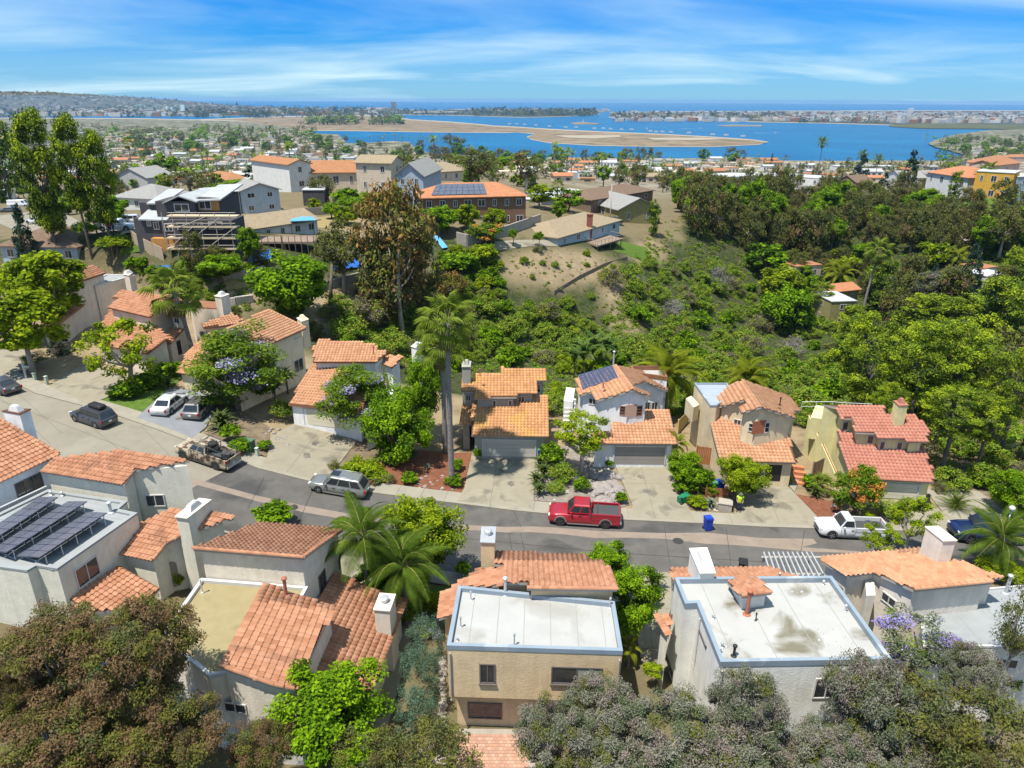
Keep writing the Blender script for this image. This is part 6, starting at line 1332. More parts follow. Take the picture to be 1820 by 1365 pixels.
rr_ = mh('blue grey ranch house with a tan hip roof above the bare slope', (991, 437), (1100, 419), 13, 3.0, 'hip', 'tan', 'bluegrey', 5, 1, rise=2.0, zo=1.0)
mh('brown two storey house with a brown hip roof behind the ranch house', (1050, 378), (1158, 374), 12, 6.2, 'hip', 'brown', 'umber', 4, 2, rise=1.8)
mh('grey house with a dark gable roof at the ridge end beside the gum trees', (1098, 394), (1168, 398), 16, 4.6, 'front', 'grey', 'olive', 2, 1, rise=2.6)
mh('long low house with a white flat roof behind the lime green trees', (962, 364), (1064, 368), 14, 4.4, 'flat', 'white', 'grey', 5, 1)
mh('white modern cube house right of the gum tree row', (1297, 351), (1336, 350), 14, 9.0, 'flat', 'white', 'white', 2, 3)
mh('white modern house with a long flat roof behind the cube house', (1336, 335), (1372, 333), 14, 8.0, 'flat', 'white', 'white', 2, 2)
mh('tan flat roofed block left of the white cube house', (1254, 340), (1304, 341), 16, 7.0, 'flat', 'tan', 'tan', 3, 2)
mh('large white house half hidden by gum trees at right', (1380, 340), (1474, 340), 16, 8.0, 'flat', 'white', 'white', 5, 2)
mh('white and grey house with an orange hip roof left of the ochre house', (1640, 350), (1714, 350), 14, 9.0, 'hip', 'orange', 'white', 4, 2, rise=2.6)
mh('ochre yellow house with a white flat roof on the right ridge', (1724, 355), (1792, 355), 12, 9.0, 'flat', 'white', 'yellow', 3, 2)
mh('brown gabled house beside the dark cypress trees', (1484, 337), (1520, 337), 14, 5.0, 'front', 'brown', 'umber', 1, 1, rise=3)
mh('grey gabled house between the two dark cypress trees', (1572, 330), (1600, 330), 12, 6.5, 'front', 'grey', 'white', 1, 1, rise=2.5)
mh('pale blue grey house cut by the right edge', (1800, 352), (1850, 352), 12, 7.0, 'flat', 'white', 'bluegrey', 2, 2)
mh('grey roofed house in front of the marsh point', (1664, 297), (1716, 296), 18, 6.0, 'hip', 'dark', 'grey', 4, 1, rise=3)
mh('pinkish house with clay roofs at the right edge by the bay', (1740, 292), (1790, 290), 22, 9.0, 'hip', 'rust', 'pink', 4, 2, rise=3.5)
mh('pink house with a rust roof at the far right edge', (1796, 290), (1850, 289), 22, 9.0, 'hip', 'rust', 'pink', 4, 2, rise=3.5)
mh('pale pink flat house behind the ochre house', (1764, 312), (1808, 310), 12, 6.0, 'gable', 'rust', 'pink', 3, 1)
mh('olive house with a tiled terrace down in the canyon', (1471, 580), (1514, 578), 9, 6.0, 'flat', 'white', 'olive', 1, 2); mh('upper storey of the olive canyon house under a tiled roof', (1474, 552), (1520, 550), 6, 5.5, 'gable', 'orange', 'olive', 2, 1, name='house_wing', cat='house wing', rise=1)
mh('pale walled house glimpsed among canyon trees', (1412, 498), (1456, 500), 8, 4.5, 'flat', 'rust', 'beige', 2, 1); mh('white canyon house with solar collectors near the right edge', (1704, 516), (1752, 518), 8, 4.5, 'flat', 'white', 'white', 2, 1); mh('white upper block of the canyon house near the right edge', (1700, 498), (1742, 498), 6, 4.0, 'flat', 'rust', 'white', 2, 1, name='house_wing', cat='house wing')
mh('low house with a brown hip roof behind the tall pines at left', (8, 470), (140, 462), 10, 3.2, 'hip', 'brown', 'bluegrey', 4, 1, rise=2.2)
mh('grey gabled house behind the tall pine trunks', (207, 335), (264, 334), 14, 5.0, 'front', 'grey', 'grey', 1, 1, rise=3.4); mh('light grey roofed house behind the unfinished house', (206, 374), (284, 372), 12, 3.4, 'hip', 'grey', 'white', 3, 1, rise=2.4)
mh('white flat building just right of the unfinished house roof', (392, 382), (430, 380), 10, 4.6, 'flat', 'white', 'grey', 2, 1); mh('house with a low rust roof left of the dark broad tree', (356, 327), (404, 327), 12, 3.4, 'hip', 'rust', 'tan', 3, 1, rise=2); mh('rust roofed house above the dark conifer on the left ridge', (402, 318), (462, 316), 14, 4.6, 'gable', 'rust', 'tan', 3, 1, rise=2.4)
mh('grey roofed house at the left edge by the parked van', (-30, 356), (30, 354), 12, 3.4, 'hip', 'grey', 'white', 3, 1, rise=2.2); mh('white garage house at the left edge uphill', (-20, 338), (22, 337), 12, 3.2, 'gable', 'grey', 'white', 2, 1)
mh('dark shed behind the fenced yard with the basketball hoop', (540, 366), (578, 366), 7, 3.6, 'flat', 'white', 'dark', 0, 1, side=0, name='shed', cat='shed')
# ranch details: chimney, deck on posts over the slope
q = MB(); c = WY(1047, 418, G(1047, 424)[1] - .2); q.box((c[0], c[1], c[2] - 3), (1.3, .9, 7.6)); q.box((c[0], c[1], c[2] + 4.6), (1.5, 1.1, .2)); ch = q.build('chimney', mat('red_brick_far', (.25, .09, .06)), rr_[0])
dk = thing('deck', 'raised timber deck on posts below the ranch house', 'deck', G(1075, 445)); zt = WY(1070, 431, G(1070, 440)[1])[2]
Q = [W(1034, 428, zt), W(1062, 437, zt), W(1107, 424, zt), W(1080, 417, zt)]; b = MB(); b.prism(Q, zt - .3); b.build('platform', M_wood, dk)
for i in range(3):
    a, c = Q[i], Q[i + 1]; b = MB(); b.tube([a + (0, 0, 1.0), c + (0, 0, 1.0)], .06, 4); b.build('rail', M_wood, dk)
    if i < 2:
        n = 7
        for k in range(n): p = a + (c - a) * k / n; b = MB(); b.tube([p + (0, 0, 1), p], .04, 4); b.build('baluster', M_wood, dk)
for x, y in ((1040, 431), (1062, 438), (1085, 431), (1104, 426)): p = W(x, y, zt - .3); b = MB(); b.tube([p, (p[0], p[1], ter(p[0], p[1]) - .5)], .12, 5); b.build('post', M_wood, dk)
def wall_run(name, label, cat, px, h, m_, th=.2, posts=0, group=None):
    P = [G(*p) for p in px]; root = thing(name, label, cat, P[0], 0, group)
    for i in range(len(P) - 1):
        a, c = P[i], P[i + 1]; d = c - a; n = np.array([-d[1], d[0], 0]); n = n / np.linalg.norm(n) * th / 2; b = MB()
        b.prism([a - n + (0, 0, h), c - n + (0, 0, h), c + n + (0, 0, h), a + n + (0, 0, h)], [a[2] - .6, c[2] - .6, c[2] - .6, a[2] - .6]); b.build('wall_section' if not posts else 'fence_section', m_, root)
        k = int(posts * np.linalg.norm(d))
        for j in range(k): p = a + d * j / max(k, 1); q = MB(); q.box((p[0], p[1], p[2] - .3), (.14, th + .12, h + .4), math.atan2(d[1], d[0])); q.build('post', m_, root)
    return root
wall_run('garden_wall', 'tan block wall along the yard behind the low deck house', 'wall', [(500, 386), (545, 383), (600, 380)], 1.6, M_cmu); wall_run('fence', 'board fence stepping down beside the fenced yard', 'fence', [(578, 362), (600, 368), (626, 376)], 1.8, M_fencew, .1, .4)
wall_run('retaining_wall', 'grey retaining wall under the long brown house', 'retaining wall', [(812, 432), (830, 437), (900, 420), (960, 398)], 2.2, M_cmu, .4); wall_run('fence', 'tan fence below the unfinished house', 'fence', [(238, 432), (256, 444), (292, 462)], 1.8, M_fencew, .1, .4)
wall_run('retaining_wall', 'low stone wall below the dry lawn at left', 'retaining wall', [(395, 500), (430, 495), (470, 484)], 1.0, M_cmu, .4); wall_run('retaining_wall', 'rough stone wall at the foot of the dry lawn', 'retaining wall', [(385, 548), (420, 540), (450, 536)], 1.0, mat('rubble', (.3, .27, .24), (.45, .42, .38), 2, .95, bump=1, bscale=5), .6)
wall_run('retaining_wall', 'dark stone wall below the blue tarp on the brown slope', 'retaining wall', [(560, 520), (600, 508), (642, 496)], 1.2, M_cmu, .4); wall_run('fence', 'thin wire fence crossing the bare slope below the ranch', 'fence', [(985, 524), (1030, 496), (1075, 474), (1115, 462)], .8, M_wood, .05, .3)
def gsheet(name, px, dz, m_, kind='structure', label=None, cat=None, n=8):
    """a sheet that follows the hillside inside a photo quad"""
    P = [G(*p) for p in px]; V = []; Fc = []
    for i in range(n + 1):
        for j in range(n + 1):
            u, v = i / n, j / n; p = P[0] * (1 - u) * (1 - v) + P[1] * u * (1 - v) + P[2] * u * v + P[3] * (1 - u) * v; V.append((p[0], p[1], ter(p[0], p[1]) + dz))
    for i in range(n):
        for j in range(n): k = i * (n + 1) + j; Fc.append((k, k + n + 1, k + n + 2, k + 1))
    b = MB(); b.raw(V, Fc); o = b.build(name, m_, None, kind=kind if not label else None)
    if label: tag(o, label, cat)
    return o
gsheet('tarp', [(440, 470), (484, 464), (480, 446), (446, 450)], .35, M_tarp, label='bright blue tarp spread beside the low deck house', cat='tarp'); gsheet('tarp', [(594, 484), (640, 478), (636, 462), (598, 466)], .35, M_tarp, label='blue tarp on the slope left of the orange brown eucalyptus', cat='tarp'); gsheet('tarp', [(786, 446), (796, 444), (776, 420), (768, 424)], .5, M_tarpl, label='light blue slide like tarp right of the orange brown eucalyptus', cat='tarp')
gsheet('tarp', [(270, 486), (345, 478), (340, 470), (272, 476)], .35, M_tarp, label='torn dark blue tarp below the unfinished house', cat='tarp')
a = [WY(517, 393, G(517, 414)[1] - 1), WY(562, 391, G(517, 414)[1] - 1), WY(556, 385, G(517, 414)[1] + 3), WY(515, 384, G(517, 414)[1] + 3)]; b = MB(); b.prism(a, [p[2] - .1 for p in a]); aw = thing('awning', 'light blue covered awning at the end of the low deck house', 'awning', G(540, 416)); b.build('cover', M_tarpl, aw)
for p in a: q = MB(); q.tube([p - (0, 0, .1), (p[0], p[1], ter(p[0], p[1]))], .06, 4); q.build('post', M_wood, aw)
dk = thing('deck', 'long timber deck in front of the low house with the tan roof', 'deck', G(510, 432)); zt = WY(500, 424, G(500, 434)[1])[2]
for (x0, x1, y0, y1) in ((418, 500, 430, 420), (502, 580, 430, 418)):
    Q = [W(x0, y0, zt), W(x1, y0, zt), W(x1, y1, zt), W(x0, y1, zt)]; b = MB(); b.prism(Q, zt - .3); b.build('platform', M_wood, dk); b = MB(); b.tube([Q[0] + (0, 0, 1), Q[1] + (0, 0, 1)], .06, 4); b.build('rail', M_wood, dk)
    for k in range(8): p = Q[0] + (Q[1] - Q[0]) * k / 7; b = MB(); b.tube([p + (0, 0, 1), (p[0], p[1], ter(p[0], p[1]) - .4)], .06, 4); b.build('post', M_wood, dk)
gsheet('dry_lawn', [(385, 530), (448, 522), (450, 492), (400, 500)], .06, M_drylawn); gsheet('dry_yard', [(545, 405), (640, 402), (620, 380), (545, 388)], .06, M_drylawn); gsheet('lawn', [(1700, 385), (1790, 380), (1780, 352), (1700, 354)], .06, M_lawn); gsheet('patio', [(872, 448), (990, 438), (985, 428), (880, 430)], .06, M_conc)
gsheet('lane', [(120, 470), (200, 420), (100, 372), (-40, 380)], .08, M_conc_road, n=14); gsheet('lane', [(195, 424), (260, 415), (250, 400), (190, 404)], .09, M_conc_road); gsheet('grass_strip', [(1090, 446), (1165, 470), (1150, 440), (1100, 428)], .05, M_lawn); gsheet('lawn', [(200, 455), (262, 448), (250, 438), (210, 442)], .06, M_lawn)
# ------------------------------------------------------------------ the plain: small houses, trees, palms
rs = random.Random(11)
far_mats = [('white', 'white'), ('white', 'grey'), ('grey', 'white'), ('tan', 'beige'), ('orange', 'beige'), ('rust', 'tan'), ('grey', 'grey'), ('white', 'beige')]
def farbox(px, py, wpx, hpx, label, rm, wm, group, mult=1):
    p = G(px, py); s_ = scale_at(p); wd = wpx / s_; h = hpx / s_; dp = min(wd, 16) * rs.uniform(.6, 1.0); root = thing('house', label, 'house', p, rs.uniform(-.25, .25), group)
    b = MB(); b.box((0, dp / 2, -1), (wd, dp, h + 1)); link_local(b, 'wall', WM[wm], root, False); b = MB()
    if rs.random() < .55: b.prism([(-wd / 2 - .4, -.4, h), (wd / 2 + .4, -.4, h), (wd / 2 + .4, dp / 2, h + dp * .18), (-wd / 2 - .4, dp / 2, h + dp * .18)], h - .15); b.prism([(wd / 2 + .4, dp + .4, h), (-wd / 2 - .4, dp + .4, h), (-wd / 2 - .4, dp / 2, h + dp * .18), (wd / 2 + .4, dp / 2, h + dp * .18)], h - .15)
    else: b.box((0, dp / 2, h + .01), (wd + .5, dp + .5, .3))
    link_local(b, 'roof', RM[rm], root, False)
    if s_ > 1.2:
        n = max(1, int(wd / 4))
        for k in range(n): g = MB(); x = -wd / 2 + wd * (k + .5) / n; g.box((x, -.03, h * .3), (wd / n * .45, .1, h * .4)); link_local(g, 'window', M_glass, root, False)
    return root
def where(px, py):
    a = 'far left' if px < 300 else 'left' if px < 620 else 'middle' if px < 1000 else 'right of centre' if px < 1400 else 'far right'
    d = 'near the ridge' if py > 318 else 'halfway to the bay' if py > 285 else 'close to the bay shore'
    return a, d
CN = {'white': 'white', 'grey': 'grey', 'tan': 'tan', 'orange': 'orange', 'rust': 'rust'}
placed = []
for (x0, x1, y0, y1, n) in ((0, 620, 268, 300, 56), (0, 520, 300, 332, 30), (560, 1000, 286, 310, 36), (1000, 1380, 290, 326, 46), (1180, 1330, 286, 300, 8), (1380, 1660, 300, 326, 18), (330, 560, 246, 262, 8), (0, 330, 240, 268, 20)):
    k = 0
    for _ in range(n * 6):
        x, y = rs.uniform(x0, x1), rs.uniform(y0, y1); sp = 13 + (y - 240) * .2
        if any(abs(x - a) < sp and abs(y - c) < sp * .22 for a, c in placed): continue
        placed.append((x, y)); rm, wm = rs.choice(far_mats); w_ = rs.uniform(14, 30) * (.6 + (y - 240) / 110); hh = rs.uniform(4.5, 9) * (.6 + (y - 240) / 120); a, d = where(x, y)
        farbox(x, y, w_, hh, 'small %s roofed house on the plain, %s, %s' % (CN[rm], a, d), rm, wm, '%s roofed houses on the plain, %s, %s' % (CN[rm], a, d)); k += 1
        if k >= n: break
# tower block and landmarks across the bay
p = W(700, 197, SEA + 1); hb_ = thing('hotel_tower', 'lone tower block on the horizon across the bay', 'tower', p); s_ = scale_at(p); b = MB(); b.box((0, 0, 0), (9 / s_, 30, 15 / s_)); link_local(b, 'tower', WM['grey'], hb_, False); b = MB()
for k in range(7): b.box((0, -15.2, (1.2 + 2 * k) / s_), (7.6 / s_, .5, .9 / s_))
b.m = [0] * len(b.m); o = link_local(b, 'window_bands', M_glass, hb_, False); o['kind'] = 'stuff'
p = W(1618, 202, SEA + 1); s_ = scale_at(p); ht = thing('apartment_tower', 'single pale tower block in the far town at right', 'tower', p); b = MB(); b.box((0, 0, 0), (6.5 / s_, 30, 9 / s_)); link_local(b, 'tower', WM['white'], ht, False); b = MB(); b.box((1 / s_, 0, 9 / s_), (3 / s_, 14, 1.2 / s_)); link_local(b, 'plant_room', WM['grey'], ht, False)
p = W(423, 202, SEA + 1); s_ = scale_at(p); ob = thing('observation_tower', 'thin green observation mast on the left horizon', 'tower', p); b = MB(); b.tube([(0, 0, 0), (0, 0, 33 / s_)], [.5 / s_, .2 / s_], 6); link_local(b, 'mast', M_metalcap, ob); b = MB(); b.lathe((0, 0, 14 / s_), [(.6 / s_, 0), (1.3 / s_, 1 / s_), (1.3 / s_, 4 / s_), (.5 / s_, 5 / s_)], 10); link_local(b, 'cabin', WM['dark'], ob)
p = W(302, 200, SEA + 1); s_ = scale_at(p); ob = thing('amusement_ride', 'pale green lattice ride structures below the left hill', 'ride', p); b = MB()
for x in range(-72, 20, 7): hgt = 6 + 7 * abs(math.sin(x * .09)); b.tube([(x / s_, 0, 0), (x / s_, 0, hgt / s_)], .25 / s_, 4); b.tube([(x / s_, 0, hgt / s_), ((x + 7) / s_, 0, (6 + 7 * abs(math.sin((x + 7) * .09))) / s_)], .3 / s_, 4)
link_local(b, 'track', mat('ride_green', (.30, .50, .48)), ob)
b = MB()
for x, w_, h_ in ((-4, 4, 11), (3, 5, 8), (24, 9, 13)): b.box((x / s_, 5, 0), (w_ / s_, 20, h_ / s_), taper=.7)
link_local(b, 'hall', mat('ride_pale', (.52, .64, .62)), ob, False)
p = W(655, 204, SEA + 2); s_ = scale_at(p); br = thing('causeway_bridge', 'low bridge across the channel below the horizon', 'bridge', W(760, 204, SEA)); a, c = W(735, 200, SEA + 12), W(815, 199.5, SEA + 12); b = MB(); b.tube([a, c], 5, 4); b.build('deck', WM['grey'], br)
for k in range(9): p = a + (c - a) * (k + .5) / 9; q = MB(); q.tube([p, (p[0], p[1], SEA)], 3, 5); q.build('pier', WM['grey'], br)
# ------------------------------------------------------------------ trees of the canyon, the ridge and the plain
T2 = [
 ('orange', 700, 430, 12.5, 84, 96, 'tall eucalyptus with orange brown crown and bare pale trunk in the middle distance'),
 ('darkeuc', 690, 500, 7.0, 60, 60, 'dark lower crown of the eucalyptus stand left of the bare trunk'), ('darkeuc', 745, 480, 8.0, 48, 66, 'dark eucalyptus right of the orange brown crown'), ('olive', 605, 438, 7.0, 50, 52, 'grey olive tree left of the orange brown eucalyptus'),
 ('broad', 515, 500, 6.5, 68, 62, 'big vivid green tree above the white house with the cream garage'), ('greyscrub', 648, 560, 2.0, 40, 34, 'dusty brown bush at the foot of the eucalyptus stand'), ('orange', 800, 510, 3.0, 32, 26, 'rust coloured bush right of the bare eucalyptus trunk'), ('orange', 690, 545, 3.0, 34, 26, 'orange tinged bush below the eucalyptus stand'),
 ('tallpine', 70, 308, 12, 38, 128, 'tall shaggy pine, second from the left edge'), ('tallpine', 6, 300, 10, 32, 86, 'tall dark pine cut by the left edge'), ('tallpine', 128, 292, 14, 30, 98, 'tall open pine with a bare leaning trunk'), ('tallpine', 174, 316, 12, 29, 110, 'tall dark pine, rightmost of the tall group'), ('conifer', 42, 425, 5, 30, 60, 'dark drooping conifer in front of the tall pines'),
 ('darkeuc', 342, 446, 4, 24, 32, 'small grey leafed tree below the scaffolding'), ('broad', 440, 432, 4.0, 22, 26, 'bright tree beside the blue tarp'), ('broad', 390, 470, 2.5, 40, 22, 'green shrubs under the unfinished house deck'), ('lime', 85, 475, 4, 34, 26, 'lime green bush behind the leftmost tiled house'), ('limebush', 205, 432, 2.0, 32, 16, 'lime creeper on the garden wall by the white pickup'), ('olive', 300, 500, 4, 24, 26, 'olive shrub behind the pinkish houses'),
 ('conifer', 450, 318, 3, 46, 26, 'dark spreading conifer behind the unfinished house'), ('broad', 300, 300, 4, 36, 24, 'dark green broad tree on the left ridge'), ('olive', 335, 318, 4, 38, 22, 'olive tree next to the dark broad tree on the left ridge'), ('broad', 425, 338, 4, 44, 24, 'green tree behind the pale blue house'), ('olive', 570, 330, 4, 26, 22, 'olive tree in front of the white gable'), ('bush', 615, 350, 2, 30, 16, 'dark shrubs at the foot of the beige house'), ('broad', 650, 360, 3, 30, 20, 'green trees at the wall of the beige house'),
 ('broad', 782, 385, 3.5, 32, 24, 'citrus tree in front of the long brown house, left'), ('lime', 832, 382, 3, 22, 20, 'bright citrus tree at the middle of the long brown house'), ('lime', 880, 386, 2.5, 22, 16, 'lime green shrubs at the right of the long brown house'), ('bract', 862, 410, 2.5, 34, 18, 'dark shrub with red flowers on the retaining wall'), ('limebush', 855, 452, 1.5, 34, 18, 'lime green shrubs on the slope edge left of the ranch'), ('bush', 815, 470, 1.5, 40, 22, 'green bushes below the retaining wall'), ('bush', 958, 422, 2.0, 11, 11, 'small round tree in front of the ranch'), ('bush', 912, 418, 2.2, 10, 12, 'small slim tree left of the ranch'),
 ('lime', 960, 345, 3.5, 30, 18, 'lime tree row behind the brown house, left part'), ('broad', 1010, 352, 3.5, 26, 18, 'green tree row beside the white flat roof'), ('broad', 993, 373, 3, 16, 14, 'dark round tree by the ranch roof'), ('tallpine', 1163, 385, 5, 12, 28, 'thin open pine beside the dark gable house'),
 ('orange', 545, 272, 5, 13, 14, 'reddish dark tree alone on the plain'), ('darkeuc', 805, 262, 9, 30, 20, 'dark eucalyptus pair by the cove, left'), ('darkeuc', 848, 290, 9, 34, 22, 'dark eucalyptus pair by the cove, right'), ('darkeuc', 935, 295, 9, 34, 22, 'grey green grove left of the bay trees'),
 ('conifer', 1530, 305, 7, 26, 32, 'dark cypress, left of a pair on the right ridge'), ('conifer', 1618, 312, 8, 22, 42, 'dark cypress, right of a pair on the right ridge'), ('conifer', 1572, 325, 5, 16, 20, 'small dark cypress between the pair'), ('tallpine', 1698, 330, 5, 12, 24, 'small conifer between the white and the ochre houses'), ('olive', 1790, 335, 6, 22, 26, 'olive tree right of the ochre house'), ('conifer', 1371, 290, 8, 6, 24, 'thin dark cypress spire before the bay'), ('broad', 1372, 335, 5, 16, 20, 'green tree in front of the white modern houses'),
 ('pine', 1545, 640, 8, 62, 76, 'big dark pine left of the canyon grove at right'), ('pine', 1500, 615, 6, 34, 50, 'dark pine at the left edge of the canyon grove'), ('pine', 1640, 640, 9, 66, 66, 'lime tipped pine in the middle of the canyon grove'), ('pine', 1720, 640, 9, 64, 66, 'lime tipped pine right of the grove middle'), ('pine', 1780, 560, 9, 56, 62, 'pine high at the right edge of the grove'), ('pine', 1800, 680, 8, 50, 66, 'pine at the right edge above the curved path'), ('pine', 1700, 730, 7, 60, 44, 'low pine above the mustard house chimney'), ('pine', 1580, 720, 5, 36, 36, 'pine directly behind the mustard house'), ('pine', 1760, 745, 6, 44, 40, 'shaded pine by the bare trunk at right'), ('pine', 1810, 480, 8, 30, 34, 'pine at the right edge above the grove'), ('pine', 1640, 560, 8, 40, 36, 'pine at the top of the grove middle'), ('pine', 1715, 560, 8, 44, 36, 'pine at the top of the grove, right'),
 ('darkeuc', 1600, 530, 9, 34, 44, 'grey brown gum tree in the canyon, left of the grove top'), ('silver', 1650, 505, 8, 36, 28, 'mauve grey gum tree in the canyon, above the grove'), ('darkeuc', 1700, 500, 8, 30, 26, 'dull brown gum tree left of the white canyon house'),
 ('lime', 1385, 500, 5, 40, 30, 'lime tree at the head of the canyon'), ('broad', 1400, 545, 6, 42, 46, 'dark green canyon tree beside the olive house'), ('broad', 1360, 455, 5, 36, 24, 'dark green tree below the gum row'), ('lime', 1660, 450, 4, 30, 26, 'banana green tree under the gum row at right'), ('openlime', 1500, 460, 4, 30, 30, 'pale green tree beneath the lone fan palm'),
 ('dead', 1197, 552, 1.6, 24, 22, 'leafless grey bush, lower of two on the green slope'), ('dead', 1278, 500, 2.2, 22, 28, 'leafless grey bush, upper of two on the green slope'), ('dead', 1135, 500, 1.5, 18, 14, 'leafless grey bush at the left of the green slope'), ('plume', 1372, 568, 1.8, 30, 24, 'pampas grass with cream plumes beside the canyon trees'), ('dead', 1410, 620, 1.5, 26, 22, 'tangle of bare grey branches on the canyon slope'),
]
for k, x, y, hc_, rw, rh, lab in T2: tr(k, x, y, hc_, rw, rh, lab, name={'pine': 'pine_tree', 'tallpine': 'pine_tree', 'darkeuc': 'eucalyptus_tree', 'orange': 'eucalyptus_tree', 'silver': 'gum_tree', 'conifer': 'cypress_tree', 'dead': 'dead_bush', 'plume': 'pampas_grass'}.get(k, 'tree') if 'bush' not in lab and 'shrub' not in lab else ('dead_bush' if k == 'dead' else 'shrub'), cat='bush' if k in ('dead', 'plume') or 'bush' in lab or 'shrub' in lab else 'tree')
# the long bare trunk of the orange brown eucalyptus
p = G(716, 600); zt = zfor_p(p, 425); bt = thing('bare_trunk', 'tall bare pale trunk rising through the orange brown eucalyptus', 'tree trunk', p); b = MB(); H = zt - p[2]
b.tube([(0, 0, -.3), (-.3, .1, H * .35), (-.2, .2, H * .7), (.1, .3, H)], [.42, .33, .25, .15], 8); link_local(b, 'stem', M_barkp, bt)
for (h0, dx_, dz) in ((.45, -1.8, 2.5), (.6, 1.6, 3.0), (.7, -1.4, 3.2), (.5, 2.2, 3.4)): b = MB(); b.tube([(-.25, .1, H * h0), (dx_ * .6 - .2, .1, H * h0 + dz * .4), (dx_, .3, H * h0 + dz)], [.16, .1, .04], 5); link_local(b, 'branch', M_barkp, bt)
for (x, y, ty, lab) in ((1770, 810, 690, 'thick bare pine trunk at the right behind the mustard house'), (588, 545, 470, 'leaning bare trunk on the brown slope')):
    p = G(x, y); zt = zfor_p(p, ty); H = zt - p[2]; bt = thing('bare_trunk', lab, 'tree trunk', p); b = MB(); b.tube([(0, 0, -.3), (.2, 0, H * .4), (.7, .1, H)], [.36, .28, .16], 8); link_local(b, 'stem', M_bark, bt); b = MB(); b.tube([(.3, 0, H * .5), (-.5, .2, H * .8)], [.12, .04], 5); link_local(b, 'branch', M_bark, bt)
palm_px((1532, 560), 448, 'fan', 27, 'lone tall fan palm in the canyon beside the olive house', near=False, n=24, r=.3, name='fan_palm', old=8, lean=(1.2, 0))
for x, y, cy, l_, lab in ((1456, 560, 520, 24, 'fan palm with a dead skirt left of the olive house'),): palm_px((x, y), cy, 'fan', l_, lab, near=False, n=22, r=.3, name='fan_palm', old=12)
for x, y, cy, l_, lab in ((1490, 520, 488, 30, 'lime feather palm right of the pale canyon house'), (1478, 505, 478, 24, 'lime feather palm above the pale canyon house'), (1700, 470, 455, 24, 'lime feather palm above the white canyon house')): palm_px((x, y), cy, 'featherY', l_, lab, near=False, n=16, r=.2, name='feather_palm', old=0)
for x, y, cy, l_, lab in ((852, 330, 296, 17, 'feather palm behind the long brown house, left of two'), (876, 334, 300, 16, 'feather palm behind the long brown house, right of two'), (724, 316, 286, 14, 'feather palm beside the beige hip roofed house'), (1737, 345, 302, 14, 'palm in front of the ochre house, left of two'), (1750, 346, 298, 15, 'palm in front of the ochre house, right of two'), (990, 372, 330, 14, 'fan palm behind the ranch house roof'), (1450, 330, 252, 13, 'tall palm in the gum trees against the bay'), (1525, 320, 275, 12, 'palm against the bay right of the gum trees'), (1555, 318, 282, 12, 'second palm against the bay right of the gum trees'), (240, 325, 255, 13, 'fan palm on the left plain, tallest'), (1085, 300, 330, 8, 'utility row palm')):
    if 'utility' in lab: continue
    palm_px((x, y), cy, 'fan' if 'fan' in lab else 'feather', l_, lab, near=False, n=16, r=.22, old=3)
rs = random.Random(5)
def scatter(poly, n, kinds, hcf, rr, label, name, cat, lod=2, group=None, trunk=True, gap=.75, flat=(.75, 1.1), one=False):
    """plants over a photo polygon, spaced by their own size"""
    Q = np.array(poly, float); (x0, y0), (x1, y1) = Q.min(0), Q.max(0); got = []
    for _ in range(n * 14):
        x, y = rs.uniform(x0, x1), rs.uniform(y0, y1)
        if not inpoly(np.array([[x, y]]), Q)[0]: continue
        r = rs.uniform(*rr); p = G(x, y); 
        if any(math.hypot(p[0] - a, p[1] - c) < gap * (r + q) for a, c, q in got): continue
        got.append((p[0], p[1], r)); kind = rs.choice(kinds); rz = r * rs.uniform(*flat); hc_ = max(hcf * r * rs.uniform(.8, 1.25), .1)
        lab = label(x, y, kind) if callable(label) else label; gp = (group(x, y, kind) if callable(group) else group) or lab
        if one: plant_one(name, lab, cat, kind, p, hc_, r, rz, lod, gp, rs)
        else: plant_at(name, lab, cat, kind, p, hc_, r, rz, lod, gp, trunk, rnd=rs)
        if len(got) >= n: break
    return len(got)
LMK = [(470, 690, 'the tan house'), (575, 690, 'the white house with the cream garage'), (700, 560, 'the bare eucalyptus trunk'), (600, 505, 'the leaning trunk'), (797, 640, 'the tall fan palms'), (890, 690, 'the grey house'), (830, 450, 'the retaining wall'), (960, 470, 'the bare ranch slope'), (1050, 500, 'the wire fence'), (1000, 580, 'the slope foot'), (1100, 690, 'the solar roofed white house'), (1190, 660, 'the queen palm'), (1197, 552, 'the lower dead bush'), (1278, 500, 'the upper dead bush'), (1135, 500, 'the left dead bush'), (1320, 700, 'the sand coloured house'), (1372, 568, 'the pampas plumes'), (1410, 620, 'the bare branch tangle'), (1500, 560, 'the olive canyon house'), (1435, 490, 'the pale canyon house'), (1543, 460, 'the lone fan palm'), (1725, 505, 'the white canyon house'), (1540, 780, 'the mustard house'), (1545, 640, 'the big dark pine'), (1640, 640, 'the lime tipped pine'), (1770, 740, 'the bare pine trunk'), (1800, 560, 'the right edge of the grove'), (1317, 350, 'the white cube house'), (1430, 345, 'the large white house'), (1530, 335, 'the dark cypress pair'), (1680, 350, 'the orange hip roofed house'), (1758, 355, 'the ochre house'), (1163, 390, 'the dark gable house'), (1250, 420, 'the canyon head'), (1300, 450, 'the canyon head trees'), (1740, 385, 'the green lawn'), (1105, 370, 'the brown two storey house'), (845, 390, 'the long brown house'), (740, 350, 'the slate blue house'), (665, 340, 'the beige two storey house'), (540, 335, 'the white gable house'), (470, 370, 'the pale blue house'), (330, 400, 'the unfinished house'), (240, 350, 'the grey gabled house'), (130, 400, 'the tall pines'), (60, 450, 'the brown hip roofed house'), (490, 425, 'the long timber deck'), (270, 570, 'the pinkish houses'), (1010, 350, 'the white flat roof')]
def lm(x, y): return min(LMK, key=lambda q: math.hypot(q[0] - x, (q[1] - y) * 1.8))
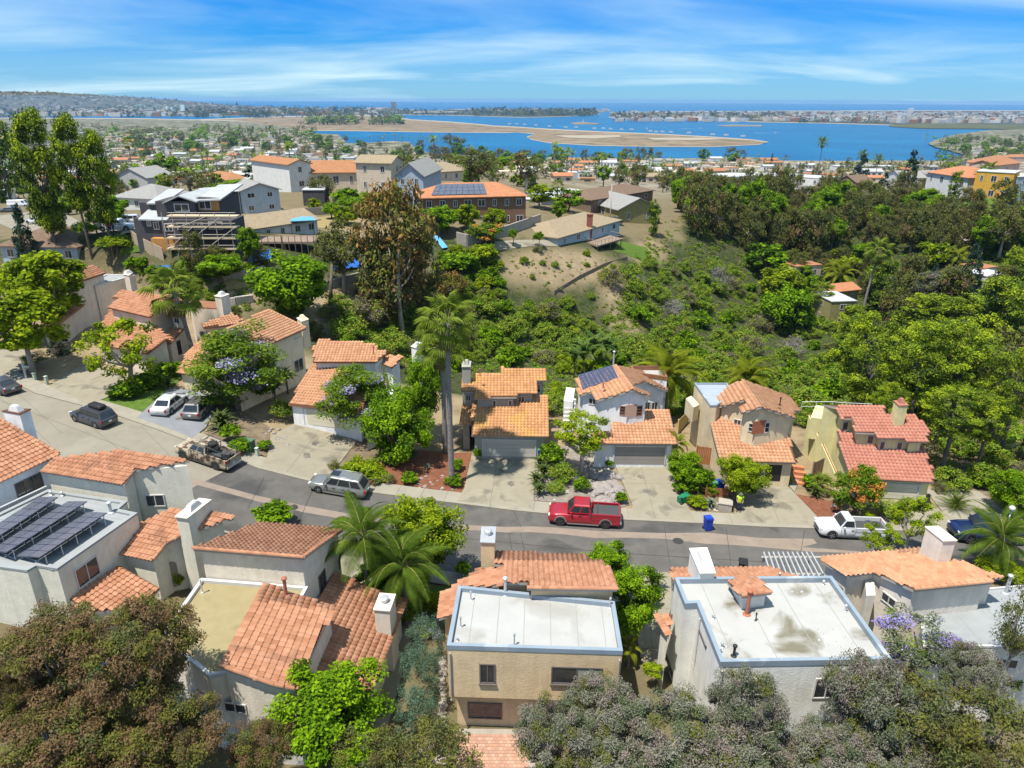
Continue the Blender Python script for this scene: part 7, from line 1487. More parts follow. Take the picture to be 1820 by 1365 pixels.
def at_(x, y):
    q = lm(x, y); far_ = math.hypot(x - q[0], y - q[1]); pre = 'just ' if far_ < 22 else 'well ' if far_ > 48 else ''
    return pre + at0_(x, y)
def at0_(x, y):
    q = lm(x, y); dx_, dy_ = x - q[0], y - q[1]; return ('left of ' if dx_ < -14 else 'right of ' if dx_ > 14 else 'below ' if dy_ > 0 else 'above ') + q[2]
KN_ = {'scrub': 'green', 'greyscrub': 'dusty brown', 'bush': 'dark green', 'limebush': 'bright lime', 'dead': 'leafless grey', 'darkeuc': 'brown olive', 'silver': 'mauve grey', 'olive': 'olive', 'pine': 'dark', 'broad': 'green', 'lime': 'lime'}
def side(x): return 'left of the ranch slope' if x < 900 else 'below the ranch slope' if x < 1130 else 'in the middle of the canyon' if x < 1330 else 'at the right of the canyon'
S1 = lambda x, y, k: '%s chaparral bush %s' % (KN_.get(k, 'green'), at_(x, y))

scatter([(560, 560), (640, 520), (760, 560), (860, 500), (900, 545), (1010, 545), (1060, 600), (1010, 650), (800, 655), (660, 640)], 62, ['scrub', 'scrub', 'scrub', 'scrub', 'limebush', 'greyscrub', 'bush'], .30, (1.3, 3.0), S1, 'chaparral_bush', 'bush', 1, trunk=False)
scatter([(1075, 500), (1160, 470), (1300, 480), (1480, 560), (1500, 700), (1440, 760), (1330, 720), (1220, 690), (1110, 640), (1150, 600), (1110, 560)], 110, ['scrub', 'scrub', 'scrub', 'scrub', 'greyscrub', 'bush'], .30, (1.3, 3.2), S1, 'chaparral_bush', 'bush', 1, trunk=False)
scatter([(780, 450), (880, 450), (900, 520), (840, 560), (770, 520)], 22, ['scrub', 'limebush', 'bush'], .30, (1.0, 2.2), S1, 'chaparral_bush', 'bush', 1, trunk=False)
scatter([(880, 450), (1100, 440), (1120, 520), (1080, 580), (960, 530)], 16, ['greyscrub', 'limebush', 'scrub'], .25, (.5, 1.3), lambda x, y, k: '%s tuft on the bare slope, %s' % (KN_.get(k, 'green'), at_(x, y)), 'slope_bush', 'bush', 1, trunk=False, gap=1.6)
scatter([(980, 640), (1240, 640), (1250, 690), (1230, 740), (1200, 740), (1190, 700), (1000, 670), (990, 760), (975, 760)], 34, ['scrub', 'bush', 'limebush'], .35, (1.0, 2.2), lambda x, y, k: '%s garden shrub %s' % (KN_.get(k, 'green'), at_(x, y)), 'garden_bush', 'shrub', 1, trunk=False)
scatter([(1420, 740), (1640, 740), (1660, 800), (1900, 790), (1900, 850), (1680, 870), (1660, 830), (1420, 770)], 26, ['scrub', 'bush', 'greyscrub'], .35, (1.0, 2.0), lambda x, y, k: '%s yard shrub %s' % (KN_.get(k, 'green'), at_(x, y)), 'garden_bush', 'shrub', 1, trunk=False)
scatter([(400, 560), (560, 590), (700, 640), (760, 640), (800, 690), (760, 700), (700, 650), (560, 600), (420, 560), (330, 520), (300, 500), (420, 520)], 26, ['scrub', 'bush', 'olive'], .35, (1.0, 2.2), lambda x, y, k: '%s back yard shrub %s' % (KN_.get(k, 'green'), at_(x, y)), 'garden_bush', 'shrub', 1, trunk=False)
GUM = lambda x, y, k: '%s gum tree on the canyon rim, %s' % (KN_.get(k, 'olive'), at_(x, y))
scatter([(1195, 350), (1330, 372), (1480, 372), (1640, 380), (1700, 400), (1830, 420), (1830, 470), (1640, 450), (1480, 455), (1330, 450), (1230, 420)], 120, ['darkeuc', 'darkeuc', 'darkeuc', 'olive', 'olive', 'broad'], 1.5, (2.8, 4.8), GUM, 'gum_tree', 'tree', 1, gap=.46, flat=(1.0, 1.5))
scatter([(1395, 300), (1510, 300), (1520, 330), (1400, 335)], 9, ['darkeuc', 'olive'], 1.8, (3.0, 4.6), lambda x, y, k: '%s tall thin gum tree against the bay, %s' % (KN_.get(k, 'green'), at_(x, y)), 'gum_tree', 'tree', 2, gap=.6, flat=(1.2, 1.8))
scatter([(1050, 318), (1260, 325), (1290, 352), (1190, 352), (1070, 338)], 26, ['darkeuc', 'olive', 'broad'], 1.3, (3.4, 5.4), lambda x, y, k: '%s grove tree %s' % (KN_.get(k, 'olive'), at_(x, y)), 'tree', 'tree', 2, gap=.6)
scatter([(0, 330), (230, 330), (230, 400), (190, 455), (60, 420), (0, 420)], 18, ['broad', 'olive', 'bush'], 1.1, (1.6, 3.0), lambda x, y, k: '%s garden tree %s' % (KN_.get(k, 'green'), at_(x, y)), 'tree', 'tree', 1, gap=1.1)
scatter([(380, 460), (470, 455), (480, 480), (400, 500)], 9, ['scrub', 'bush', 'olive'], .5, (1.0, 2.2), lambda x, y, k: '%s slope shrub, %s' % (KN_.get(k, 'green'), at_(x, y)), 'garden_bush', 'shrub', 1, trunk=False)
scatter([(230, 470), (380, 455), (400, 480), (330, 520), (240, 500)], 16, ['scrub', 'olive', 'bush'], .6, (1.0, 2.2), lambda x, y, k: '%s garden shrub, %s' % (KN_.get(k, 'green'), at_(x, y)), 'garden_bush', 'shrub', 1, trunk=False)
scatter([(540, 372), (700, 368), (760, 372), (760, 395), (600, 400)], 14, ['broad', 'bush', 'lime'], .9, (1.4, 2.6), lambda x, y, k: '%s garden shrub, %s' % (KN_.get(k, 'green'), at_(x, y)), 'tree', 'tree', 1, gap=.9)
RT = lambda x, y, k: '%s tree between ridge houses, %s' % (KN_.get(k, 'green'), at_(x, y))
scatter([(180, 318), (520, 318), (960, 330), (960, 345), (520, 340), (180, 345)], 34, ['broad', 'olive', 'darkeuc', 'lime'], 1.0, (2.0, 3.6), RT, 'ridge_tree', 'tree', 2, gap=.9)
scatter([(1300, 330), (1480, 330), (1640, 335), (1820, 345), (1820, 372), (1640, 372), (1480, 362), (1300, 360)], 30, ['broad', 'olive', 'darkeuc'], .9, (1.8, 3.4), lambda x, y, k: '%s tree around the right ridge houses, %s' % (KN_.get(k, 'green'), at_(x, y)), 'tree', 'tree', 2, gap=.8)
PG = lambda x, y, k: '%s canyon grove tree %s' % (KN_.get(k, 'green'), at_(x, y))
scatter([(1500, 560), (1580, 500), (1700, 520), (1900, 480), (1900, 780), (1760, 760), (1600, 740), (1520, 700)], 46, ['pine', 'conifer', 'tallpine', 'pine', 'darkeuc'], 1.05, (2.8, 4.6), PG, 'grove_tree', 'tree', 1, gap=.5, flat=(1.1, 1.6))
scatter([(1340, 460), (1560, 460), (1600, 540), (1480, 520), (1380, 540)], 26, ['broad', 'lime', 'olive', 'darkeuc'], .8, (1.8, 3.4), lambda x, y, k: '%s tree around the canyon houses, %s' % (KN_.get(k, 'green'), at_(x, y)), 'canyon_tree', 'tree', 1, gap=.6)
# trees of the plain: the nearer ones one by one, the rest as one mass
def PL(x, y, k):
    a, d = where(x, y); return '%s tree on the plain, %s, %s' % (KN_.get(k, 'green'), a, d)
tot = 0
for poly, n, kinds, rr in (([(0, 285), (620, 285), (1000, 290), (1400, 296), (1400, 320), (1000, 318), (560, 312), (0, 322)], 100, ['broad', 'olive', 'darkeuc', 'olive', 'lime'], (3.0, 5.5)),
                           ([(700, 268), (960, 284), (1330, 282), (1330, 290), (960, 292), (700, 284)], 42, ['broad', 'darkeuc', 'darkeuc'], (7, 13)),
                           ([(0, 250), (600, 246), (690, 262), (690, 284), (0, 284)], 90, ['olive', 'darkeuc', 'broad'], (6, 11)),
                           ([(1665, 250), (1830, 246), (1830, 290), (1720, 280), (1690, 266)], 46, ['broad', 'olive', 'darkeuc', 'lime'], (5, 9))):
    tot += scatter(poly, n, kinds, .75, rr, PL, 'plain_tree', 'tree', 2, one=True, gap=.7)
def far_palm_mesh(seed):
    b = MB(); r = random.Random(seed); H = 1.0; b.tube([(0, 0, 0), (r.uniform(-.04, .04), 0, .5), (r.uniform(-.06, .06), 0, 1)], [.018, .014, .012], 5); top = np.array(b.v[-1])
    for i in range(16):
        a = i * 2.4; pit = 1.1 - 2.0 * (i / 16); d = np.array([math.cos(a) * math.cos(pit), math.sin(a) * math.cos(pit), math.sin(pit)]); s = np.array([-math.sin(a), math.cos(a), 0]) * .035; L_ = .2
        b.face([top, top + d * L_ * .5 - s, top + d * L_ - (0, 0, .03), top + d * L_ * .5 + s], 1)
    return b.mesh('far_palm', [M_palmtrunk, M_fan])
FPM = [far_palm_mesh(i) for i in range(4)]
def PLP(x, y):
    a, d = where(x, y); return 'palm standing among the trees of the plain, %s, %s' % (a, d)
for (x0, x1, y0, y1, n, h0, h1) in ((200, 560, 300, 325, 16, 9, 14), (960, 1260, 298, 322, 34, 10, 16), (620, 760, 252, 262, 20, 12, 17), (1640, 1800, 250, 262, 18, 12, 18), (560, 900, 296, 312, 12, 10, 15), (1280, 1420, 290, 300, 10, 10, 14), (330, 520, 280, 300, 10, 9, 14)):
    for _ in range(n):
        x, y = rs.uniform(x0, x1), rs.uniform(y0, y1); p = G(x, y) if y > 262 else W(x, y, SEA + 2.5); o = bpy.data.objects.new('palm_tree', rs.choice(FPM)); COL.objects.link(o); o.location = p; h_ = rs.uniform(h0, h1); o.scale = (h_ * 1.15, h_ * 1.15, h_); o.rotation_euler = (0, 0, rs.uniform(0, 6)); tag(o, PLP(x, y), 'palm tree', PLP(x, y))
def mass(name, items, kinds, kindtag='stuff'):
    """many far crowns as one mesh: items = (point, radius, height)"""
    Vs, Fs, Ms, mts = [], [], [], []; off = 0
    for i, (p, r, rz) in enumerate(items):
        k = kinds[i % len(kinds)]; me = crown_mesh(k, 3, i % 4)[0]; n = len(me.vertices); v = np.empty(n * 3, np.float32); me.vertices.foreach_get('co', v); v = v.reshape(-1, 3); a = rs.uniform(0, 6.28); ca, sa = math.cos(a), math.sin(a)
        w_ = np.column_stack([(v[:, 0] * ca - v[:, 1] * sa) * r, (v[:, 0] * sa + v[:, 1] * ca) * r, v[:, 2] * rz]) + np.asarray(p) + (0, 0, rz * .8); Vs.append(w_)
        Fs.append(np.arange(n).reshape(-1, 4) + off); off += n; mi = np.empty(n // 4, np.int32); me.polygons.foreach_get('material_index', mi); base = []
        for m_ in me.materials:
            if m_ not in mts: mts.append(m_)
            base.append(mts.index(m_))
        Ms.append(np.array(base)[mi])
    return link(name, fastmesh(name, np.vstack(Vs), np.vstack(Fs), mts, np.concatenate(Ms)), None, kindtag)
def pts(x0, x1, y0, y1, n, z=None): return [(G(x, y) if z is None else W(x, y, z)) for x, y in ((rs.uniform(x0, x1), rs.uniform(y0, y1)) for _ in range(n))]
it = []
def fill(poly, n, r0, r1):
    Q = np.array(poly, float); (x0, y0), (x1, y1) = Q.min(0), Q.max(0); P_ = np.column_stack([RNG.uniform(x0, x1, n), RNG.uniform(y0, y1, n)]); P_ = P_[inpoly(P_, Q)]
    for x, y in P_: p = G(x, y); s_ = rs.uniform(r0, r1); it.append((p - (0, 0, s_ * .5), s_, s_ * rs.uniform(.7, 1.0)))
fill([(560, 560), (640, 530), (760, 560), (780, 450), (870, 440), (900, 545), (1010, 545), (1050, 590), (1090, 540), (1120, 490), (1130, 440), (1170, 400), (1260, 370), (1340, 380), (1340, 380), (1500, 372), (1830, 400), (1900, 800), (1660, 800), (1640, 760), (1440, 740), (1330, 720), (1240, 700), (1200, 745), (990, 700), (800, 670), (700, 650)], 8500, .6, 1.7)
fill([(880, 445), (1120, 440), (1200, 420), (1190, 470), (1120, 520), (1080, 580), (960, 540), (880, 500)], 420, .18, .6)
fill([(230, 470), (400, 470), (470, 500), (470, 560), (360, 560), (250, 500)], 160, .5, 1.1)
def sown(name, items, kind, var):
    """undergrowth: points on the hillside that each carry one low bush (geometry nodes)"""
    src = bpy.data.objects.new('undergrowth_bush', crown_mesh(kind, 2, var)[0]); me = bpy.data.meshes.new(name); me.from_pydata([tuple(p) for p, r, rz in items], [], [])
    a1 = me.attributes.new('size', 'FLOAT_VECTOR', 'POINT'); a1.data.foreach_set('vector', np.array([(r, r, rz) for p, r, rz in items], np.float32).ravel()); a2 = me.attributes.new('turn', 'FLOAT_VECTOR', 'POINT'); a2.data.foreach_set('vector', np.array([(0, 0, rs.uniform(0, 6.28)) for _ in items], np.float32).ravel())
    ng = bpy.data.node_groups.new(name, 'GeometryNodeTree'); ng.interface.new_socket('Geometry', in_out='INPUT', socket_type='NodeSocketGeometry'); ng.interface.new_socket('Geometry', in_out='OUTPUT', socket_type='NodeSocketGeometry')
    gi = ng.nodes.new('NodeGroupInput'); go = ng.nodes.new('NodeGroupOutput'); io = ng.nodes.new('GeometryNodeInstanceOnPoints'); ob = ng.nodes.new('GeometryNodeObjectInfo'); ob.inputs['Object'].default_value = src; ob.inputs['As Instance'].default_value = True
    s1 = ng.nodes.new('GeometryNodeInputNamedAttribute'); s1.data_type = 'FLOAT_VECTOR'; s1.inputs['Name'].default_value = 'size'; s2 = ng.nodes.new('GeometryNodeInputNamedAttribute'); s2.data_type = 'FLOAT_VECTOR'; s2.inputs['Name'].default_value = 'turn'
    ng.links.new(gi.outputs[0], io.inputs['Points']); ng.links.new(ob.outputs['Geometry'], io.inputs['Instance']); ng.links.new(s1.outputs['Attribute'], io.inputs['Scale']); ng.links.new(s2.outputs['Attribute'], io.inputs['Rotation']); ng.links.new(io.outputs[0], go.inputs[0])
    o = link(name, me, None, 'stuff'); o.modifiers.new('sow', 'NODES').node_group = ng; return o
rs.shuffle(it); n4 = len(it) // 6
for i_, (kd_, vr_) in enumerate((('scrub', 0), ('scrub', 1), ('scrub', 2), ('scrub', 0), ('greyscrub', 0), ('bush', 0))): sown('undergrowth', it[i_ * n4:(i_ + 1) * n4], kd_, vr_)
it = []
for (x0, x1, y0, y1, n, r) in ((0, 620, 252, 300, 260, 7), (0, 620, 300, 322, 160, 5), (620, 1400, 284, 320, 260, 5), (0, 560, 226, 252, 220, 12), (540, 716, 216, 221, 70, 22), (1660, 1850, 244, 290, 120, 7), (1400, 1700, 292, 312, 80, 5)):
    for p in pts(x0, x1, y0, y1, n, SEA + 3 if y1 < 256 else None): s_ = rs.uniform(.6, 1.3) * r; it.append((p, s_, s_ * rs.uniform(.6, .95)))
mass('plain_woods', it, ['darkeuc', 'broad', 'olive'])
it = []
for (x0, x1, y0, y1, n, r, rz) in ((0, 340, 196, 208, 160, 26, 14), (340, 700, 192, 205, 240, 32, 15), (330, 560, 199, 209, 120, 24, 14), (840, 1060, 197, 206, 260, 30, 17), (1090, 1420, 204, 213, 200, 20, 14), (1420, 1830, 205, 218, 260, 18, 11), (700, 830, 196, 204, 60, 26, 12), (0, 300, 191, 197, 60, 30, 12)):
    for p in pts(x0, x1, y0, y1, n, SEA + 2): s_ = rs.uniform(.6, 1.25); it.append((p, s_ * r, s_ * rz))
for _ in range(900):
    k = rs.randrange(len(HILL) - 14); a_ = np.array(HILL[k]); c_ = np.array(HILL[k + 7]); p = a_ + (c_ - a_) * rs.random()
    if p[2] > SEA + 6: it.append((p - (0, 0, 6), rs.uniform(14, 30), rs.uniform(7, 13)))
mass('far_shore_woods', it, ['darkeuc', 'conifer'])
# far town across the water: thousands of houses nobody could count
tb = MB(); cm_ = [WM['beige'], WM['beige'], WM['grey'], RM['white'], RM['rust'], WM['white']]
for (x0, x1, y0, y1, n, w0, h0) in ((1090, 1830, 199, 216, 620, 26, 9), (1580, 1830, 211, 219, 240, 24, 12), (330, 700, 192, 204, 110, 40, 9), (0, 330, 192, 206, 160, 34, 10), (840, 1080, 195, 200, 60, 40, 9), (1400, 1820, 203, 214, 240, 26, 9), (60, 420, 196, 207, 50, 50, 12)):
    for p in pts(x0, x1, y0, y1, n, SEA + 2):
        s_ = rs.uniform(.6, 1.6); tb.box((p[0], p[1], p[2] - 1), (w0 * s_, rs.uniform(10, 24), h0 * rs.uniform(.7, 1.5) + 3), rs.uniform(-.3, .3), rs.randrange(6))
for _ in range(420):
    k = rs.randrange(len(HILL) - 14); a_ = np.array(HILL[k]); c_ = np.array(HILL[k + 7]); p = a_ + (c_ - a_) * rs.random(); tb.box((p[0], p[1], p[2] - 8), (rs.uniform(14, 34), 14, rs.uniform(13, 17)), 0, rs.choice((0, 1, 2, 4)))
tb.build('far_town', cm_, kind='stuff')
tb = MB()
for (x0, x1, y0, y1, n) in ((0, 640, 258, 316, 420), (640, 1450, 290, 316, 260), (0, 560, 236, 260, 200), (1720, 1830, 262, 292, 40)):
    for p in pts(x0, x1, y0, y1, n): tb.box((p[0], p[1], p[2] - 1), (rs.uniform(7, 15), rs.uniform(7, 12), rs.uniform(3.0, 5)), rs.uniform(-.3, .3), rs.choice((0, 1, 1, 2, 3, 1)))
tb.build('plain_rooftops', cm_, kind='stuff')
# boats and campers
for i, (x, y) in enumerate(((905, 221), (918, 221), (932, 222), (952, 223), (976, 225), (1005, 227), (1024, 227), (1056, 229), (1072, 229), (1085, 230), (1104, 231), (1122, 231), (1156, 234), (1166, 235), (1177, 235), (1192, 235.5), (1224, 237), (1266, 240), (1290, 241), (1320, 243))):
    p = W(x, y, SEA + 1.4); b = MB(); b.box((0, 0, 0), (11, 4, 4.2)); b.box((6.5, 0, .6), (2.2, 3.6, 2.4)); o = link_local(b, 'camper', M_white, None, False); o.location = p; tag(o, 'white camper parked along the far beach of the sand island', 'camper', 'white campers along the sand island beach')
for x, y, k, lab in ((1036, 217, 'sail', 'white sailing boat moored by the small sandbar'), (1378, 236.5, 'wake', 'speeding white motor boat trailing a wake at right'), (1245, 228.5, 'wake', 'white motor boat with a long wake beyond the sand island'), (768, 254, 'boat', 'small white boat in the near cove'), (1150, 229, 'boat', 'tiny white boat beyond the sand island')):
    p = W(x, y, SEA + .05); s_ = scale_at(p); t = thing('boat', lab, 'boat', p); b = MB(); l_ = 4.0 / s_; b.prism([(-l_ / 2, -l_ * .16, 1.6), (l_ * .3, -l_ * .16, 1.6), (l_ / 2, 0, 2.2), (l_ * .3, l_ * .16, 1.6), (-l_ / 2, l_ * .16, 1.6)], 0); b.box((-l_ * .1, 0, 1.7), (l_ * .4, l_ * .2, 1.8)); link_local(b, 'hull', M_white, t, False)
    if k == 'sail': b = MB(); b.raw([(0, 0, 2), (l_ * .5, .2, 2.5), (0, 0, 6.5 / s_), (-.3, .3, 2)], [(0, 1, 2), (1, 3, 2), (3, 0, 2)]); link_local(b, 'sail', M_white, t, False)
    if k == 'wake': b = MB(); b.raw([(-l_ * .5, 0, .1), (-l_ * 9, -.4 * l_, .1), (-l_ * 9, .5 * l_, .1)], [(0, 2, 1)]); o = link_local(b, 'wake', mat('foam', (.45, .58, .66), (.6, .7, .75), .1, .8), t, False); o['kind'] = 'stuff'
# ------------------------------------------------------------------ vehicles, people, bins, yard pieces
def paint(name, c, metal=.3): return mat(name, c, tuple(min(1, x * 1.08 + .004) for x in c), 1.5, .28, spec=.5, metal=metal, coat=.6)
M_tyre = mat('tyre', (.018, .018, .018), (.03, .03, .03), 5, .9); M_rim = mat('alloy', (.42, .43, .44), rough=.35, metal=.7); M_rimd = mat('alloy_dark', (.08, .08, .085), rough=.4, metal=.6)
M_cglass = mat('car_glass', (.012, .016, .020), (.025, .03, .036), 2, .08, spec=.8); M_tail = mat('tail_lamp', (.35, .012, .012), rough=.2); M_head = mat('head_lamp', (.62, .63, .65), rough=.12, spec=.8); M_trim = mat('trim_plastic', (.045, .045, .047), (.06, .06, .062), 4, .7); M_plate = mat('number_plate', (.6, .6, .58), rough=.5)
def wheel(root, x, y, r, wd, rim):
    o = MB(); k = 16; sg = 1 if y > 0 else -1
    def ring(prof):
        V = []; Fc = []
        for rr, yy in prof:
            for i in range(k): t = 2 * math.pi * i / k; V.append((x + rr * math.cos(t), y + yy * sg, r + rr * math.sin(t)))
        for j in range(len(prof) - 1):
            for i in range(k): Fc.append((j * k + i, j * k + (i + 1) % k, (j + 1) * k + (i + 1) % k, (j + 1) * k + i))
        Fc.append(tuple(range(k))); Fc.append(tuple(range((len(prof) - 1) * k, len(prof) * k))); return V, Fc
    o.raw(*ring([(r * .6, -wd / 2), (r * .94, -wd / 2), (r, -wd * .3), (r, wd * .3), (r * .94, wd / 2), (r * .62, wd / 2), (r * .60, wd * .42)]))
    w_ = link_local(o, 'wheel', M_tyre, root, False); q = MB(); q.raw(*ring([(r * .60, wd * .36), (r * .58, wd * .40), (r * .14, wd * .43)]))
    for i in range(5):
        t = 2 * math.pi * i / 5; c, s = math.cos(t), math.sin(t); px_, pz_ = -s, c; yv = y + sg * wd * .47
        q.raw([(x + c * r * .08 + px_ * r * .07, yv, r + s * r * .08 + pz_ * r * .07), (x + c * r * .58 + px_ * r * .10, yv, r + s * r * .58 + pz_ * r * .10), (x + c * r * .58 - px_ * r * .10, yv, r + s * r * .58 - pz_ * r * .10), (x + c * r * .08 - px_ * r * .07, yv, r + s * r * .08 - pz_ * r * .07)], [(0, 1, 2, 3)], 1)
    link_local(q, 'rim', [M_trim, rim], w_, False)
def loft(b, st, mi=0):
    """rounded body from stations (x, z low, z top, half width low, half width top)"""
    V = []; Fc = []; k = 12
    for x, z0_, z1_, w0, w1 in st:
        zm = z0_ + (z1_ - z0_) * .45; wm = max(w0, w1) * 1.0; e = min(.06, (z1_ - z0_) * .15)
        ys = [(-w0 * .92, z0_), (-w0, z0_ + e), (-wm, zm), (-w1, z1_ - e), (-w1 * .93, z1_ - e * .2), (-w1 * .5, z1_), (w1 * .5, z1_), (w1 * .93, z1_ - e * .2), (w1, z1_ - e), (wm, zm), (w0, z0_ + e), (w0 * .92, z0_)]
        V += [(x, y, z) for y, z in ys]
    for i in range(len(st) - 1):
        for j in range(k): Fc.append((i * k + j, i * k + (j + 1) % k, (i + 1) * k + (j + 1) % k, (i + 1) * k + j))
    Fc.append(tuple(range(k - 1, -1, -1))); Fc.append(tuple((len(st) - 1) * k + j for j in range(k))); b.raw(V, Fc, mi)
def vehicle(kind, label, cat, name, p, yaw, pm, L_=4.7, Wd=1.85, H=1.65, r=.35, rim=None, group=None, lower=None, box=False, rails=False, detail=True):
    t = thing(name, label, cat, p, yaw, group); w2 = Wd / 2; X = lambda f: L_ / 2 - f * L_; rim = rim or M_rim; sc_ = H / 1.65
    belt = {'suv': .98, 'sedan': .88, 'wagon': .95, 'pickup': 1.10, 'single': 1.02, 'van': 1.15}[kind] * (sc_ if kind not in ('sedan',) else 1); g = r * .62
    if kind in ('suv', 'wagon'): st = [(0, .42, .66, .72, .66), (.03, .28, .80, .90, .84), (.12, g, .90, .98, .92), (.26, g, belt * .98, 1, .95), (.5, g, belt, 1, .96), (.95, g, belt * 1.02, 1, .94), (.985, .32, belt * .98, .94, .90), (1, .42, belt * .8, .86, .84)]; cab = (.25, .985, .37, .90 if kind == 'suv' else .86)
    elif kind == 'sedan': st = [(0, .40, .58, .70, .62), (.03, .26, .70, .90, .82), (.14, g, .80, .98, .9), (.28, g, belt, 1, .94), (.80, g, belt * 1.04, 1, .93), (.97, g, belt * 1.05, .95, .86), (1, .40, belt * .85, .84, .78)]; cab = (.27, .86, .42, .70)
    elif kind == 'van': st = [(0, .4, .9, .8, .75), (.04, .3, 1.05, .95, .9), (.14, g, 1.2, 1, .95), (.98, g, 1.3, 1, .97), (1, .4, 1.2, .95, .95)]; cab = (.13, .99, .24, .985)
    elif kind == 'pickup': st = [(0, .45, .80, .80, .76), (.025, .34, 1.02, .95, .90), (.12, g, 1.10, 1, .94), (.27, g, 1.13, 1, .95), (.60, g, 1.12, 1, .96), (.602, g, .76, 1, .98), (.995, g, .76, 1, .98), (1, .5, .72, .98, .98)]; cab = (.265, .60, .355, .575)
    else: st = [(0, .42, .76, .80, .74), (.025, .32, .94, .95, .88), (.12, g, 1.02, 1, .93), (.28, g, 1.04, 1, .95), (.50, g, 1.04, 1, .96), (.502, g, .72, 1, .98), (.995, g, .72, 1, .98), (1, .5, .7, .98, .98)]; cab = (.275, .50, .365, .475)
    b = MB(); loft(b, [(X(f), a, c, w2 * d, w2 * e_) for f, a, c, d, e_ in st]); body = link_local(b, 'body', pm, t)
    # cabin shell and its glass
    x0, x1, x2, x3 = map(X, cab); zb = belt - .04 if kind != 'van' else 1.18; zt = H; wb = w2 * .94; wt = w2 * .74; cb = MB()
    lo = [(x0, -wb), (x0, wb), (x1, wb), (x1, -wb)]; hi = [(x2, -wt), (x2, wt), (x3, wt), (x3, -wt)]
    cb.raw([(x, y, zb) for x, y in lo] + [(x, y, zt - .07) for x, y in hi] + [(x2 * .985 + x3 * .015 - .12 * (x2 - x3) * .3, y * .9, zt) for y in (-wt, wt)] + [(x3 + .06, y * .9, zt - .01) for y in (wt, -wt)],
           [(0, 1, 5, 4), (1, 2, 6, 5), (2, 3, 7, 6), (3, 0, 4, 7), (4, 5, 9, 8), (5, 6, 10, 9), (6, 7, 11, 10), (7, 4, 8, 11), (8, 9, 10, 11)]); link_local(cb, 'cabin', pm, t, False)
    lo3 = [np.array((x, y, zb)) for x, y in lo]; hi3 = [np.array((x, y, zt - .07)) for x, y in hi]
    def pane(a, c, d, e_, u0, u1, v0, v1, nm='window'):
        f = lambda u, v: (a * (1 - u) + c * u) * (1 - v) + (e_ * (1 - u) + d * u) * v
        n = np.cross(c - a, e_ - a); n = n / np.linalg.norm(n) * .014; q = [f(u0, v0), f(u1, v0), f(u1, v1), f(u0, v1)]; m_ = MB(); m_.raw([p_ + n for p_ in q] + q, [(0, 1, 2, 3), (4, 5, 1, 0), (5, 6, 2, 1), (6, 7, 3, 2), (7, 4, 0, 3)]); link_local(m_, nm, M_cglass, t, False)
    pane(lo3[0], lo3[1], hi3[1], hi3[0], .06, .94, .10, .93, 'windscreen'); 
    pane(lo3[2], lo3[3], hi3[3], hi3[2], .08, .92, .18, .9, 'rear_window')
    ns = {'suv': 3, 'wagon': 3, 'sedan': 2, 'pickup': 2, 'single': 1, 'van': 1}[kind]; top = .5 if kind == 'van' else 1
    for s_ in range(ns):
        u0, u1 = (s_ + .05) / ns, (s_ + .95) / ns
        if kind == 'van': u0, u1 = .04, .20
        if s_ == 0: u0 = max(u0, .07)
        if s_ == ns - 1 and kind != 'van': u1 = min(u1, .93)
        pane(lo3[1], lo3[2], hi3[2], hi3[1], u0, u1, .16, .88); pane(lo3[0] * 0 + lo3[3], lo3[0], hi3[0], hi3[3], 1 - u1, 1 - u0, .16, .88)
    if kind in ('pickup', 'single'):
        xb = X(.604 if kind == 'pickup' else .504); xe = X(.99); hh = belt + .02
        for sy in (-1, 1): m_ = MB(); m_.box(((xb + xe) / 2, sy * (w2 * .94), .74), (xb - xe, .12, hh - .74)); link_local(m_, 'bed_side', pm, t, False)
        m_ = MB(); m_.box((xe - .0, 0, .74), (.10, Wd * .86, hh - .78)); link_local(m_, 'tailgate', pm, t, False)
        m_ = MB(); m_.box(((xb + xe) / 2 + .04, 0, .745), (xb - xe - .12, Wd * .80, .03)); link_local(m_, 'bed_liner', M_trim, t, False)
        m_ = MB(); m_.box((xe - .1, 0, .42), (.16, Wd * .92, .2)); link_local(m_, 'bumper', M_steel, t, False)
    for fx in (.19 if kind not in ('pickup', 'single') else .175, .79 if kind not in ('pickup', 'single') else .80):
        for sy in (-1, 1):
            wheel(t, X(fx), sy * (w2 - .10), r, .24, rim); m_ = MB(); V = []; k = 10
            for rr in (r * 1.03, r * 1.22):
                for i in range(k + 1): a = math.pi * i / k; V.append((X(fx) + rr * math.cos(a), sy * (w2 + .012), r + rr * math.sin(a)))
            m_.raw(V + [(x, sy * (w2 - .14), z) for x, _, z in V], [(i, i + 1, k + 2 + i, k + 1 + i) for i in range(k)] + [(i, i + 1, 2 * k + 3 + i, 2 * k + 2 + i) for i in range(k)] + [(k + 1 + i, k + 2 + i, 3 * k + 4 + i, 3 * k + 3 + i) for i in range(k)]); link_local(m_, 'wheel_arch', lower or M_trim, t, False)
